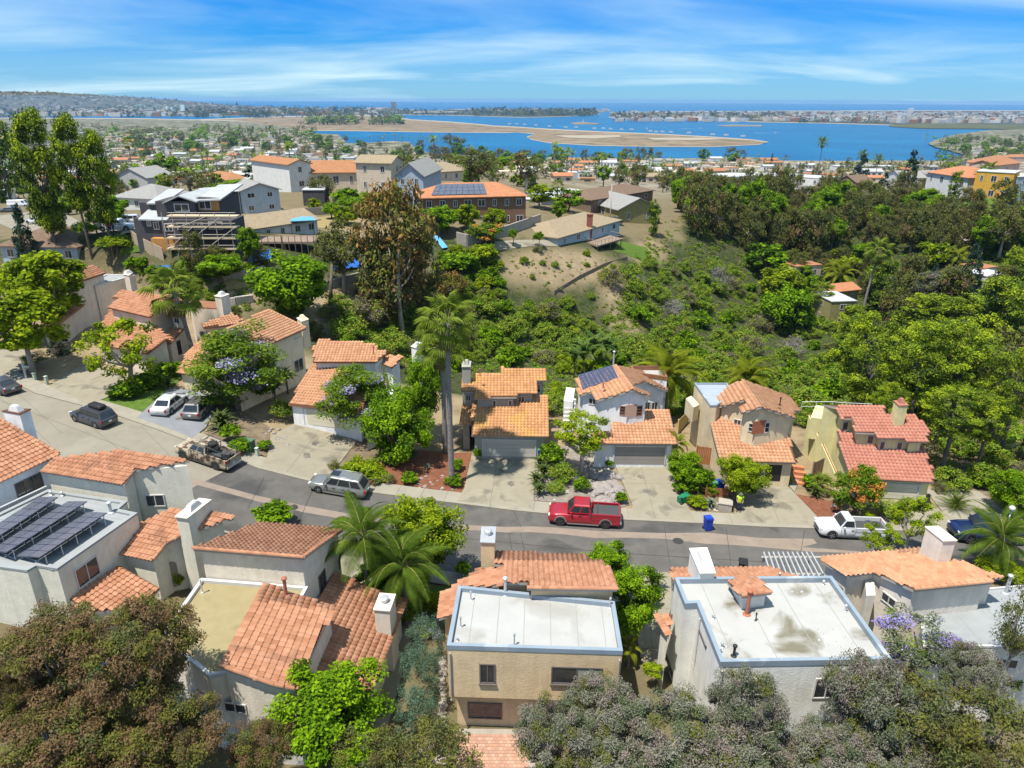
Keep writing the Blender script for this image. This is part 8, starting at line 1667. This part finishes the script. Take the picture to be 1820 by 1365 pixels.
    if detail:
        zl = {'sedan': .62, 'pickup': .9, 'single': .84}.get(kind, .74)
        for sy in (-1, 1):
            m_ = MB(); m_.box((X(.022), sy * w2 * .74, zl - .08), (.16, w2 * .3, .16), sy * -.25); link_local(m_, 'headlight', M_head, t, False)
            m_ = MB(); zt_ = belt - .3; m_.box((X(.99) if kind != 'suv' else X(.975), sy * w2 * .88, zt_), (.14, w2 * .16, .26)); link_local(m_, 'tail_light', M_tail, t, False)
            m_ = MB(); m_.box((X(cab[0] + .055), sy * (w2 + .08), belt), (.14, .18, .13)); link_local(m_, 'mirror', pm, t, False)
            m_ = MB(); m_.box((X(.49), sy * (w2 - .01), g - .02), (L_ * .44, .05, .10)); link_local(m_, 'sill_trim', lower or M_trim, t, False)
            for fx in ((.30, .47, .63) if kind not in ('single',) else (.30, .50)):
                m_ = MB(); m_.box((X(fx), sy * (w2 - .012), g + .12), (.018, .03, belt - g - .2)); link_local(m_, 'door_seam', M_trim, t, False)
            for fx in ((.44, .60) if kind not in ('single',) else (.46,)):
                m_ = MB(); m_.box((X(fx), sy * (w2 - .004), belt - .22), (.2, .035, .045)); link_local(m_, 'door_handle', M_trim, t, False)
        m_ = MB(); m_.box((X(.004), 0, .50), (.05, Wd * .55, .22)); link_local(m_, 'grille', M_trim, t, False)
        m_ = MB(); m_.box((X(1.0) - .015, 0, .62), (.03, .32, .14)); link_local(m_, 'number_plate', M_plate, t, False)
    if rails:
        for sy in (-1, 1): m_ = MB(); m_.tube([(x2 - .2, sy * wt * .88, zt + .05), (x3 + .1, sy * wt * .88, zt + .05)], .025, 5); link_local(m_, 'roof_rail', M_steel if rails == 2 else M_trim, t)
    if box:
        m_ = MB(); xc = (x2 + x3) / 2 - .25; loft(m_, [(xc + 1.0, zt + .12, zt + .22, .25, .2), (xc + .75, zt + .08, zt + .38, .38, .34), (xc - .6, zt + .08, zt + .40, .40, .36), (xc - .8, zt + .14, zt + .34, .36, .32)]); link_local(m_, 'roof_box', M_black, t)
    return t
def by_wheels(f, b, Wd, near):
    """centre and heading from the near side wheel contacts (photo pixels of front and rear wheel)"""
    A, B = S(*f), S(*b); d = A - B; yaw = math.atan2(d[1], d[0]); c = (A + B) / 2; n = np.array([-math.sin(yaw), math.cos(yaw), 0]); c = c - n * (Wd / 2) * (1 if near == 'L' else -1); c[2] = zs(c[0]) + .025
    return c, yaw
def pitch(t, yaw):
    """tilt a car to the fall of the road"""
    x = t.location.x; g = (zs(x + 1) - zs(x - 1)) / 2; t.rotation_euler = (0, -math.atan(g * math.cos(yaw)), yaw)
c, y = by_wheels((1000, 935.5), (1074, 940.5), 2.0, 'L'); P_red = paint('paint_red', (.44, .02, .035)); t = vehicle('pickup', 'dark red crew cab pickup parked at the kerb in the middle of the street', 'pickup', 'pickup_truck', c, y, P_red, 5.85, 2.02, 1.92, .42, M_rimd, lower=mat('trim_grey', (.20, .19, .185), rough=.5)); pitch(t, y)
m_ = MB(); m_.tube([(-1.1, -.85, 1.2), (-1.1, .85, 1.2)], .05, 5); m_.box((-1.9, 0, 1.13), (2.2, 1.5, .06)); link_local(m_, 'tonneau_cover', M_trim, t, False)
c, y = by_wheels((568, 877.5), (625.5, 887.5), 1.9, 'L'); t = vehicle('wagon', 'silver estate car parked facing left beside the yellow grass', 'car', 'estate_car', c, y, paint('paint_silver', (.30, .31, .29), .5), 5.0, 1.9, 1.68, .36, rails=2, lower=mat('trim_grey', (.20, .19, .185))); pitch(t, y)
m_ = MB(); m_.box((.35, 0, 1.68), (.7, .85, .02)); link_local(m_, 'sunroof', M_cglass, t, False)
c, y = by_wheels((132, 749.5), (172.8, 763), 1.8, 'L'); t = vehicle('suv', 'dark grey estate car with a black roof box parked on the pale street', 'car', 'estate_car', c, y, paint('paint_slate', (.075, .078, .09), .4), 4.6, 1.82, 1.70, .36, rails=1, box=True); pitch(t, y)
c, y = by_wheels((323.5, 816), (386.7, 837), 2.0, 'L'); camo = mat('camouflage', (.36, .30, .21), (.46, .40, .30), 1.0, .75, stain=((.085, .05, .032), 2.0, .47, 1.0)); t = vehicle('pickup', 'camouflage painted pickup with a spare tyre and pipes on its bed rack', 'pickup', 'pickup_truck', c, y, camo, 5.6, 2.0, 1.85, .42, M_rimd); pitch(t, y)
m_ = MB()
for sy in (-.8, .8):
    m_.tube([(.9, sy, 2.05), (-2.6, sy, 1.75)], .035, 5)
    for xx in (-.8, -2.5): m_.tube([(xx, sy, 1.1), (xx, sy, 1.8)], .04, 5)
for xx in (.4, -.8, -2.5): m_.tube([(xx, -.8, 1.95 if xx > 0 else 1.8), (xx, .8, 1.95 if xx > 0 else 1.8)], .035, 5)
link_local(m_, 'bed_rack', M_trim, t)
m_ = MB(); m_.lathe((-.7, .1, 1.86), [(.18, .06), (.38, 0), (.42, .1), (.38, .2), (.18, .15)], 14); link_local(m_, 'spare_tyre', M_tyre, t); m_ = MB(); m_.box((-1.6, 0, .8), (1.6, 1.2, .35), .1); m_.box((-2.2, .2, 1.0), (.7, .5, .5), .4); link_local(m_, 'cargo', M_trim, t, False)
c, y = by_wheels((1479, 959.5), (1557, 962.5), 1.9, 'L'); t = vehicle('single', 'white single cab pickup half hidden by the yellow green tree', 'pickup', 'pickup_truck', c, y, paint('paint_white', (.62, .63, .64), .0), 5.4, 1.85, 1.72, .37); pitch(t, y)
c, y = by_wheels((1727, 968), (1808, 971), 2.0, 'L'); t = vehicle('pickup', 'dark blue pickup behind the arching palm at the right', 'pickup', 'pickup_truck', c, y, paint('paint_blue', (.012, .03, .12), .4), 5.8, 2.02, 1.92, .42); pitch(t, y)
m_ = MB(); m_.box((-1.8, 0, 1.1), (1.9, 1.4, .3)); link_local(m_, 'cargo', mat('pink_load', (.5, .25, .24)), t, False)
c, y = by_wheels((-34, 689), (13, 709), 1.8, 'L'); t = vehicle('sedan', 'dark silver saloon cut by the left edge of the street', 'car', 'saloon_car', c, y, paint('paint_gunmetal', (.11, .105, .11), .5), 4.6, 1.8, 1.45, .33); pitch(t, y)
c, y = by_wheels((331, 719), (306, 738.5), 1.8, 'R'); t = vehicle('sedan', 'white saloon parked on the slate drive, left of two cars', 'car', 'saloon_car', c, y, paint('paint_pearl', (.60, .60, .60), .1), 4.7, 1.84, 1.45, .34); pitch(t, y)
c, y = by_wheels((387, 725), (362, 747.5), 1.85, 'R'); t = vehicle('wagon', 'grey beige estate car parked on the slate drive under the jacaranda', 'car', 'estate_car', c, y, paint('paint_taupe', (.24, .22, .20), .5), 4.65, 1.88, 1.66, .35, rails=1); pitch(t, y)
# hill street at left
def farcar(kind, label, nm, px, yaw, pm, cat='car', **k): p = G(*px); p[2] += .1; return vehicle(kind, label, cat, nm, p, yaw, pm, detail=False, **k)
PW = paint('paint_white', (.62, .63, .64)); farcar('pickup', 'white pickup with two people beside it on the left hill street', 'pickup_truck', (208, 411), .1, PW, 'pickup', L_=5.8, Wd=2.0, H=1.9, r=.42); farcar('van', 'white panel van on the street at far left', 'van', (36, 369), .25, PW, 'van', L_=5.6, Wd=2.0, H=2.1, r=.37); farcar('sedan', 'white saloon in front of the draped flag at far left', 'saloon_car', (66, 398), 2.9, PW, L_=4.7, Wd=1.8, H=1.45, r=.34); farcar('suv', 'white car nose in behind the white pickup on the hill', 'estate_car', (240, 398), .4, PW, L_=4.7, Wd=1.9, H=1.7, r=.36); farcar('sedan', 'grey saloon by the house at the far left edge', 'saloon_car', (20, 378), .4, paint('paint_gunmetal', (.11, .105, .11)), L_=4.7, Wd=1.8, H=1.45, r=.34)
farcar('suv', 'dark car under the carport of the grey gabled ridge house', 'estate_car', (1092, 398), .3, paint('paint_slate', (.075, .078, .09)), L_=4.7, Wd=1.9, H=1.7, r=.36)
# people
def person(label, p, yaw, top, legs, skin=(.35, .2, .13), cap=None, H=1.78):
    t = thing('person', label, 'person', p, yaw); k = H / 1.78
    J = dict(pelvis=(0, 0, .95), spine=(0, 0, 1.15), chest=(.02, 0, 1.38), neck=(.03, 0, 1.52), head=(.05, 0, 1.64), crown=(.04, 0, 1.75), hipL=(0, .1, .9), hipR=(0, -.1, .9), kneeL=(.03, .11, .5), kneeR=(.05, -.11, .5), ankL=(-.02, .12, .09), ankR=(.0, -.12, .09), toeL=(.16, .13, .04), toeR=(.18, -.13, .04),
             shL=(.01, .19, 1.43), shR=(.01, -.19, 1.43), elL=(.0, .26, 1.14), elR=(.04, -.26, 1.14), wrL=(.16, .22, .94), wrR=(.2, -.2, .98), haL=(.24, .2, .9), haR=(.28, -.17, .95))
    Rr = dict(pelvis=.15, spine=.14, chest=.16, neck=.06, head=.10, crown=.07, hipL=.10, hipR=.10, kneeL=.065, kneeR=.065, ankL=.045, ankR=.045, toeL=.035, toeR=.035, shL=.07, shR=.07, elL=.045, elR=.045, wrL=.034, wrR=.034, haL=.03, haR=.03)
    E_ = [('pelvis', 'spine'), ('spine', 'chest'), ('chest', 'neck'), ('neck', 'head'), ('head', 'crown')] + [x for s_ in 'LR' for x in (('pelvis', 'hip' + s_), ('hip' + s_, 'knee' + s_), ('knee' + s_, 'ank' + s_), ('ank' + s_, 'toe' + s_), ('chest', 'sh' + s_), ('sh' + s_, 'el' + s_), ('el' + s_, 'wr' + s_), ('wr' + s_, 'ha' + s_))]
    ks = list(J); me = bpy.data.meshes.new('body'); me.from_pydata([tuple(c_ * k for c_ in J[n]) for n in ks], [(ks.index(a), ks.index(c_)) for a, c_ in E_], [])
    me.materials.append(mat('skin_%d' % (skin[0] * 100), skin, rough=.6)); o = bpy.data.objects.new('body', me); COL.objects.link(o); o.parent = t; md = o.modifiers.new('skin', 'SKIN')
    for i, n in enumerate(ks): v = me.skin_vertices[0].data[i]; v.radius = (Rr[n] * k, Rr[n] * k); v.use_root = n == 'pelvis'
    o.modifiers.new('sub', 'SUBSURF').levels = 1; o.modifiers['sub'].render_levels = 1
    b = MB(); b.tube([np.array(x) * k for x in ((0, 0, .86), (0, 0, 1.0), (0, 0, 1.15), (.02, 0, 1.36), (.02, 0, 1.48), (.03, 0, 1.53))], [.175 * k, .185 * k, .18 * k, .215 * k, .16 * k, .08 * k], 12)
    for s_ in (-1, 1): b.tube([np.array(x) * k for x in ((.01, s_ * .14, 1.44), (0, s_ * .225, 1.36), (.0, s_ * .255, 1.2))], [.1 * k, .085 * k, .068 * k], 8)
    link_local(b, 'vest' if 'vest' in label else 'shirt', top, t); b = MB()
    for s_ in (-1, 1): b.tube([np.array(x) * k for x in ((0, s_ * .08, .98), (.01, s_ * .1, .86), (.03 + .01 * s_, s_ * .11, .5), (-.01, s_ * .12, .12))], [.13 * k, .125 * k, .09 * k, .07 * k], 9)
    link_local(b, 'trousers', legs, t); b = MB()
    for s_ in (-1, 1): b.box((.07 * k, s_ * .125 * k, 0), (.3 * k, .11 * k, .09 * k), 0, 0, .85)
    link_local(b, 'shoe_pair', M_trim, t, False); b = MB(); b.lathe((.045 * k, 0, 1.66 * k), [(.13 * k, 0), (.128 * k, .05 * k), (.10 * k, .11 * k), (.03 * k, .14 * k)], 12)
    if cap: b.lathe((.05 * k, 0, 1.655 * k), [(.2 * k, 0), (.19 * k, .02 * k)], 12)
    link_local(b, 'cap' if cap else 'hair', cap or mat('dark_hair', (.03, .02, .015)), t); return t
M_hiv = mat('hi_vis', (.42, .62, .03), (.5, .7, .06), 4, .8); M_navy = mat('navy_cloth', (.03, .035, .06), (.05, .055, .09), 6, .9); M_redc = mat('red_cloth', (.45, .06, .04), rough=.9)
p = S(1312, 911); p[2] += .12; person('person in a yellow hi vis vest and dark trousers under the round tree', p, R(-100), M_hiv, M_navy, cap=mat('cap_green', (.10, .16, .05)), H=1.82)
p = G(196, 413); person('person in a red shirt beside the white pickup on the hill', p, R(-60), M_redc, M_navy); p = G(203, 415); person('person in dark clothes beside the red shirted one on the hill', p, R(200), M_navy, M_navy)
# bins
def bin_(label, p, yaw, body, lid, tip=False, open_=False, h=1.05, name='wheelie_bin', group=None):
    t = thing(name, label, 'bin', p, yaw, group); b = MB(); b.raw([(-.24, -.24, .05), (.24, -.24, .05), (.24, .24, .05), (-.24, .24, .05), (-.31, -.3, h), (.31, -.3, h), (.31, .3, h), (-.31, .3, h)], [(3, 2, 1, 0), (0, 1, 5, 4), (1, 2, 6, 5), (2, 3, 7, 6), (3, 0, 4, 7), (4, 5, 6, 7)]); b.box((0, 0, h - .12), (.66, .64, .05)); link_local(b, 'tub', body, t, False)
    b = MB(); b.raw([(-.35, -.33, h + .005), (.33, -.33, h + .005), (.33, .33, h + .005), (-.35, .33, h + .005), (-.3, -.28, h + .07), (.28, -.28, h + .1), (.28, .28, h + .1), (-.3, .28, h + .07)], [(3, 2, 1, 0), (0, 1, 5, 4), (1, 2, 6, 5), (2, 3, 7, 6), (3, 0, 4, 7), (4, 5, 6, 7)]); b.tube([(-.38, -.25, h - .02), (-.38, .25, h - .02)], .02, 5); link_local(b, 'lid', lid, t, False)
    for sy in (-.27, .27): b = MB(); V = [(-.27 + .11 * math.cos(a), sy + d, .11 + .11 * math.sin(a)) for d in (-.03, .03) for a in np.linspace(0, 6.283, 11)[:-1]]; b.raw(V, [(i, (i + 1) % 10, 10 + (i + 1) % 10, 10 + i) for i in range(10)] + [tuple(range(10)), tuple(range(19, 9, -1))]); link_local(b, 'wheel', M_tyre, t, False)
    if tip: t.rotation_euler = (R(88), 0, yaw); t.location.z += .32
    return t
M_binb = mat('bin_blue', (.01, .05, .42), (.02, .07, .5), 3, .5); M_bing = mat('bin_green', (.01, .17, .075), (.02, .21, .1), 3, .5); M_bint = mat('bin_teal_lid', (.10, .30, .20), rough=.6); M_bink = mat('bin_black', (.02, .02, .022), rough=.6)
p = S(1257, 942); p[2] += .03; bin_('bright blue wheelie bin standing alone on the road', p, R(-80), M_binb, M_binb, h=1.15)
p = S(961, 818); p[2] += .14; bin_('blue wheelie bin with a green lid beside the grey garage', p, R(-90), M_binb, M_bint, h=1.1)
p = S(1205, 897); p[2] += .15; bin_('green wheelie bin lying on its side at the drive edge', p, R(120), M_bing, M_bing, tip=True)
p = S(1266, 876); p[2] += .1; bin_('green lidded bin inside the brown timber shelter', p, R(-90), M_bing, M_bint); p = S(1279, 875); p[2] += .1; bin_('blue bin inside the brown timber shelter', p, R(-90), M_binb, M_binb)
p = W(197, 1222, .6 + 1.05); p[2] = zs(p[0]) + .5; bin_('blue bin with its lid down between the eucalyptus at bottom left', p, .5, M_binb, M_binb, h=1.2); p = W(180, 1240, .6 + 1.05); p[2] = zs(p[0]) + .5; bin_('green bin with a white sticker between the eucalyptus at bottom left', p, .5, M_bing, M_bing, h=1.2)
p = S(1318, 1020); p[2] += .02; bin_('black bin behind the orange roof edge by the pergola', p, 1.3, M_bink, M_bink, h=1.1)
M_redw = mat('stained_cedar', (.26, .095, .038), (.36, .15, .065), 2, .8, stretch=(4, 4, .6))
def boards(name, label, cat, a, c, h, n, m_, group=None):
    t = thing(name, label, cat, a, 0, group); d = (c - a); d[2] = 0; ln = np.linalg.norm(d); yaw = math.atan2(d[1], d[0])
    for k in range(n): p = a + d * (k + .5) / n; b = MB(); b.box((p[0], p[1], p[2]), (ln / n - .015, .03, h), yaw); b.build('board', m_, t)
    for z in (.25, h - .25): b = MB(); q = a + d / 2; nn = np.array([d[1], -d[0], 0]) / ln * .04; b.box((q[0] - nn[0], q[1] - nn[1], a[2] + z), (ln, .05, .1), yaw); b.build('rail', m_, t)
    for k in (0, 1): p = a + d * k; b = MB(); b.box((p[0], p[1], p[2]), (.12, .12, h + .15), yaw); b.build('post', m_, t)
    return t
boards('wooden_gate', 'reddish brown board gate at the left wall of the sand coloured house', 'gate', S(1236, 824), S(1264, 828), 1.9, 9, M_redw); boards('bin_shelter', 'reddish brown timber bin shelter beside the pavement', 'shelter', S(1254, 884), S(1292, 884), .9, 10, M_redw); boards('board_fence', 'grey weathered fence between the sand and mustard houses', 'fence', S(1442, 850), S(1466, 838), 1.6, 9, M_wood); boards('board_fence', 'yellowish board fence behind the white solar house', 'fence', S(1204, 772), S(1222, 752), 1.6, 8, mat('yellow_board', (.5, .33, .1), (.58, .4, .15), 2, .8))
def ubox(name, label, cat, px, size, m_, yaw=-.3, cap=None):
    p = S(*px); t = thing(name, label, cat, p, yaw); b = MB(); b.box((0, 0, 0), size, 0, 0, .97); link_local(b, 'cabinet', m_, t, False); b = MB(); b.box((0, 0, size[2] + .005), (size[0] + .06, size[1] + .06, .07)); link_local(b, 'lid', cap or m_, t, False)
ubox('utility_box', 'dark green utility box beside the camouflage pickup', 'utility box', (441, 800), (1.1, .9, .95), mat('utility_green', (.06, .12, .07), (.08, .15, .09), 2, .6)); ubox('electric_box', 'squat grey utility box beside the person in the vest', 'utility box', (1288, 906), (1.1, .9, .75), mat('utility_tan', (.30, .27, .23), (.36, .33, .28), 2, .8))
for px, lab in (((63, 677), 'pale green service pedestal nearest the mailbox, left of two'), ((84, 683), 'pale green service pedestal, right of two by the first drive'), ((458, 812), 'short pale green marker post beside the concrete drive')): ubox('service_pedestal', lab, 'utility post', px, (.25, .25, .85), mat('pedestal_green', (.38, .45, .36), rough=.7))
p = S(47, 674); t = thing('mailbox_post', 'white post with a crossbar at the left kerb', 'post', p, -.4); b = MB(); b.box((0, 0, 0), (.16, .16, 1.9)); link_local(b, 'post', M_white, t, False); b = MB(); b.box((.35, 0, 1.45), (1.0, .14, .14)); link_local(b, 'crossbar', M_white, t, False)
p = S(1768, 1004); t = thing('street_lamp', 'thin grey street lamp in front of the arching palm', 'street lamp', p); H = zfor_p(p, 908); b = MB(); b.tube([(0, 0, 0), (0, 0, H)], [.08, .05], 7); link_local(b, 'pole', M_steel, t); b = MB(); b.lathe((0, 0, H), [(.06, 0), (.2, .08), (.22, .3), (.1, .4)], 10); link_local(b, 'lantern', M_white, t)
p = G(1083, 414); t = thing('utility_pole', 'slim pale pole with a stay wire behind the ranch house', 'pole', p); H = zfor_p(p, 328) - p[2]; b = MB(); b.tube([(0, 0, 0), (0, 0, H)], [.16, .11], 7); link_local(b, 'pole', M_fascia, t); b = MB(); b.tube([(-.8, 0, H - .2), (.8, 0, H - .2)], .07, 4); link_local(b, 'crossarm', M_fascia, t); b = MB(); b.tube([(0, 0, H - .3), (-2.6, -1, 0)], .03, 4); link_local(b, 'stay_wire', M_fascia, t)
# stones
def rock_mesh(seed):
    r = np.random.default_rng(seed); bm = bmesh.new(); bmesh.ops.create_icosphere(bm, subdivisions=2, radius=1)
    for v in bm.verts: v.co *= 1 + .28 * math.sin(v.co.x * 3 + seed) * math.cos(v.co.y * 2.3 + seed * 2) + r.uniform(-.1, .1); v.co.z *= .62
    me = bpy.data.meshes.new('stone'); bm.to_mesh(me); bm.free(); return me
def stones(pxs, sz, m_, label, name, group):
    ms = [rock_mesh(i) for i in range(4)]
    for q in ms: q.materials.append(m_)
    for i, (x, y) in enumerate(pxs): p = S(x, y); o = bpy.data.objects.new(name, ms[i % 4]); COL.objects.link(o); s_ = rs.uniform(*sz); o.location = (p[0], p[1], p[2] + s_ * .35); o.scale = (s_ * rs.uniform(.9, 1.5), s_, s_ * rs.uniform(.8, 1.1)); o.rotation_euler = (0, 0, rs.uniform(0, 6)); tag(o, label, 'stone', group)
M_rock = mat('grey_rock', (.24, .21, .20), (.42, .37, .34), 3, .95, bump=.5, bscale=10); M_rockp = mat('pale_rock', (.46, .40, .34), (.60, .54, .47), 3, .95, bump=.4, bscale=10)
stones([(1072 + rs.uniform(-18, 30), 866 + rs.uniform(-22, 34)) for _ in range(46)], (.2, .55), M_rock, 'grey boulder in the pile beside the solar house drive', 'boulder', 'boulders beside the solar house drive')
stones([(1020 + rs.uniform(-40, 60), 850 + rs.uniform(-30, 44)) for _ in range(40)], (.1, .26), M_rockp, 'pale stone scattered on the rocky bank', 'stone', 'pale stones on the rocky bank')
stones([(787 + 2 * math.sin(i), 1172 + i * 9) for i in range(14)], (.16, .26), M_rockp, 'pale stone in the row along the left wall of the tan house', 'stone', 'stones along the tan house wall'); stones([(rs.uniform(1255, 1275), rs.uniform(895, 912)) for _ in range(14)], (.08, .2), M_rockp, 'small white stone by the pavement agave', 'stone', 'stones by the pavement agave'); stones([(rs.uniform(740, 820), rs.uniform(846, 872)) for _ in range(14)], (.08, .2), M_rock, 'small stone in the red mulch', 'stone', 'stones in the red mulch'); stones([(rs.uniform(1480, 1502), rs.uniform(870, 900)) for _ in range(12)], (.1, .24), M_rockp, 'pale stone under the bract tree', 'stone', 'stones under the bract tree'); stones([(rs.uniform(470, 515), rs.uniform(762, 806)) for _ in range(22)], (.1, .22), M_rock, 'stone edging the bed left of the concrete drive', 'stone', 'stones left of the concrete drive')
# brick steps and patio
st_ = thing('brick_steps', 'orange brick steps between the sand and mustard houses', 'steps', S(1420, 852))
for k in range(4): p = S(1423 - 2 * k, 860 - 7 * k); b = MB(); b.box((p[0], p[1], p[2]), (1.1, .45, .16 + .16 * k), -.3); b.build('step', mat('brick', (.38, .13, .06), (.5, .2, .1), 3, .9), st_)
pt = drape('brick_patio', [S(*q)[:2] for q in ((812, 1296), (956, 1298), (965, 1420), (800, 1420))], .06, M_cmu, .1); o_ = S(816, 1306); bk = MB(); mb_ = []
for i in range(18):
    for j in range(16): bk.box((o_[0] + .21 * i + (.1 if j % 2 else 0), o_[1] - .11 - .21 * j, .065), (.2, .2 - .02, .02), 0, rs.randrange(3))
o = bk.build('bricks', [mat('paver_a', (.40, .22, .15), rough=.9), mat('paver_b', (.46, .27, .19), rough=.9), mat('paver_c', (.36, .20, .15), rough=.9)], pt, kind='stuff')
# ------------------------------------------------------------------ the air
hb2 = MB(); hb2.box((0, 12000, SEA - 1), (54000, 29000, 40 - SEA + 1)); hz_ = hb2.build('haze', [], kind='stuff')
hm = bpy.data.materials.new('haze'); hm.use_nodes = True; hn = hm.node_tree; hn.nodes.clear(); ho = N(hn, 'ShaderNodeOutputMaterial'); pv_ = N(hn, 'ShaderNodeVolumePrincipled')
pv_.inputs['Color'].default_value = (0.36, 0.64, 1.0, 1); pv_.inputs['Density'].default_value = 0.00005; pv_.inputs['Anisotropy'].default_value = 0.2; L(hn, pv_.outputs[0], ho.inputs['Volume']); hz_.data.materials.append(hm)
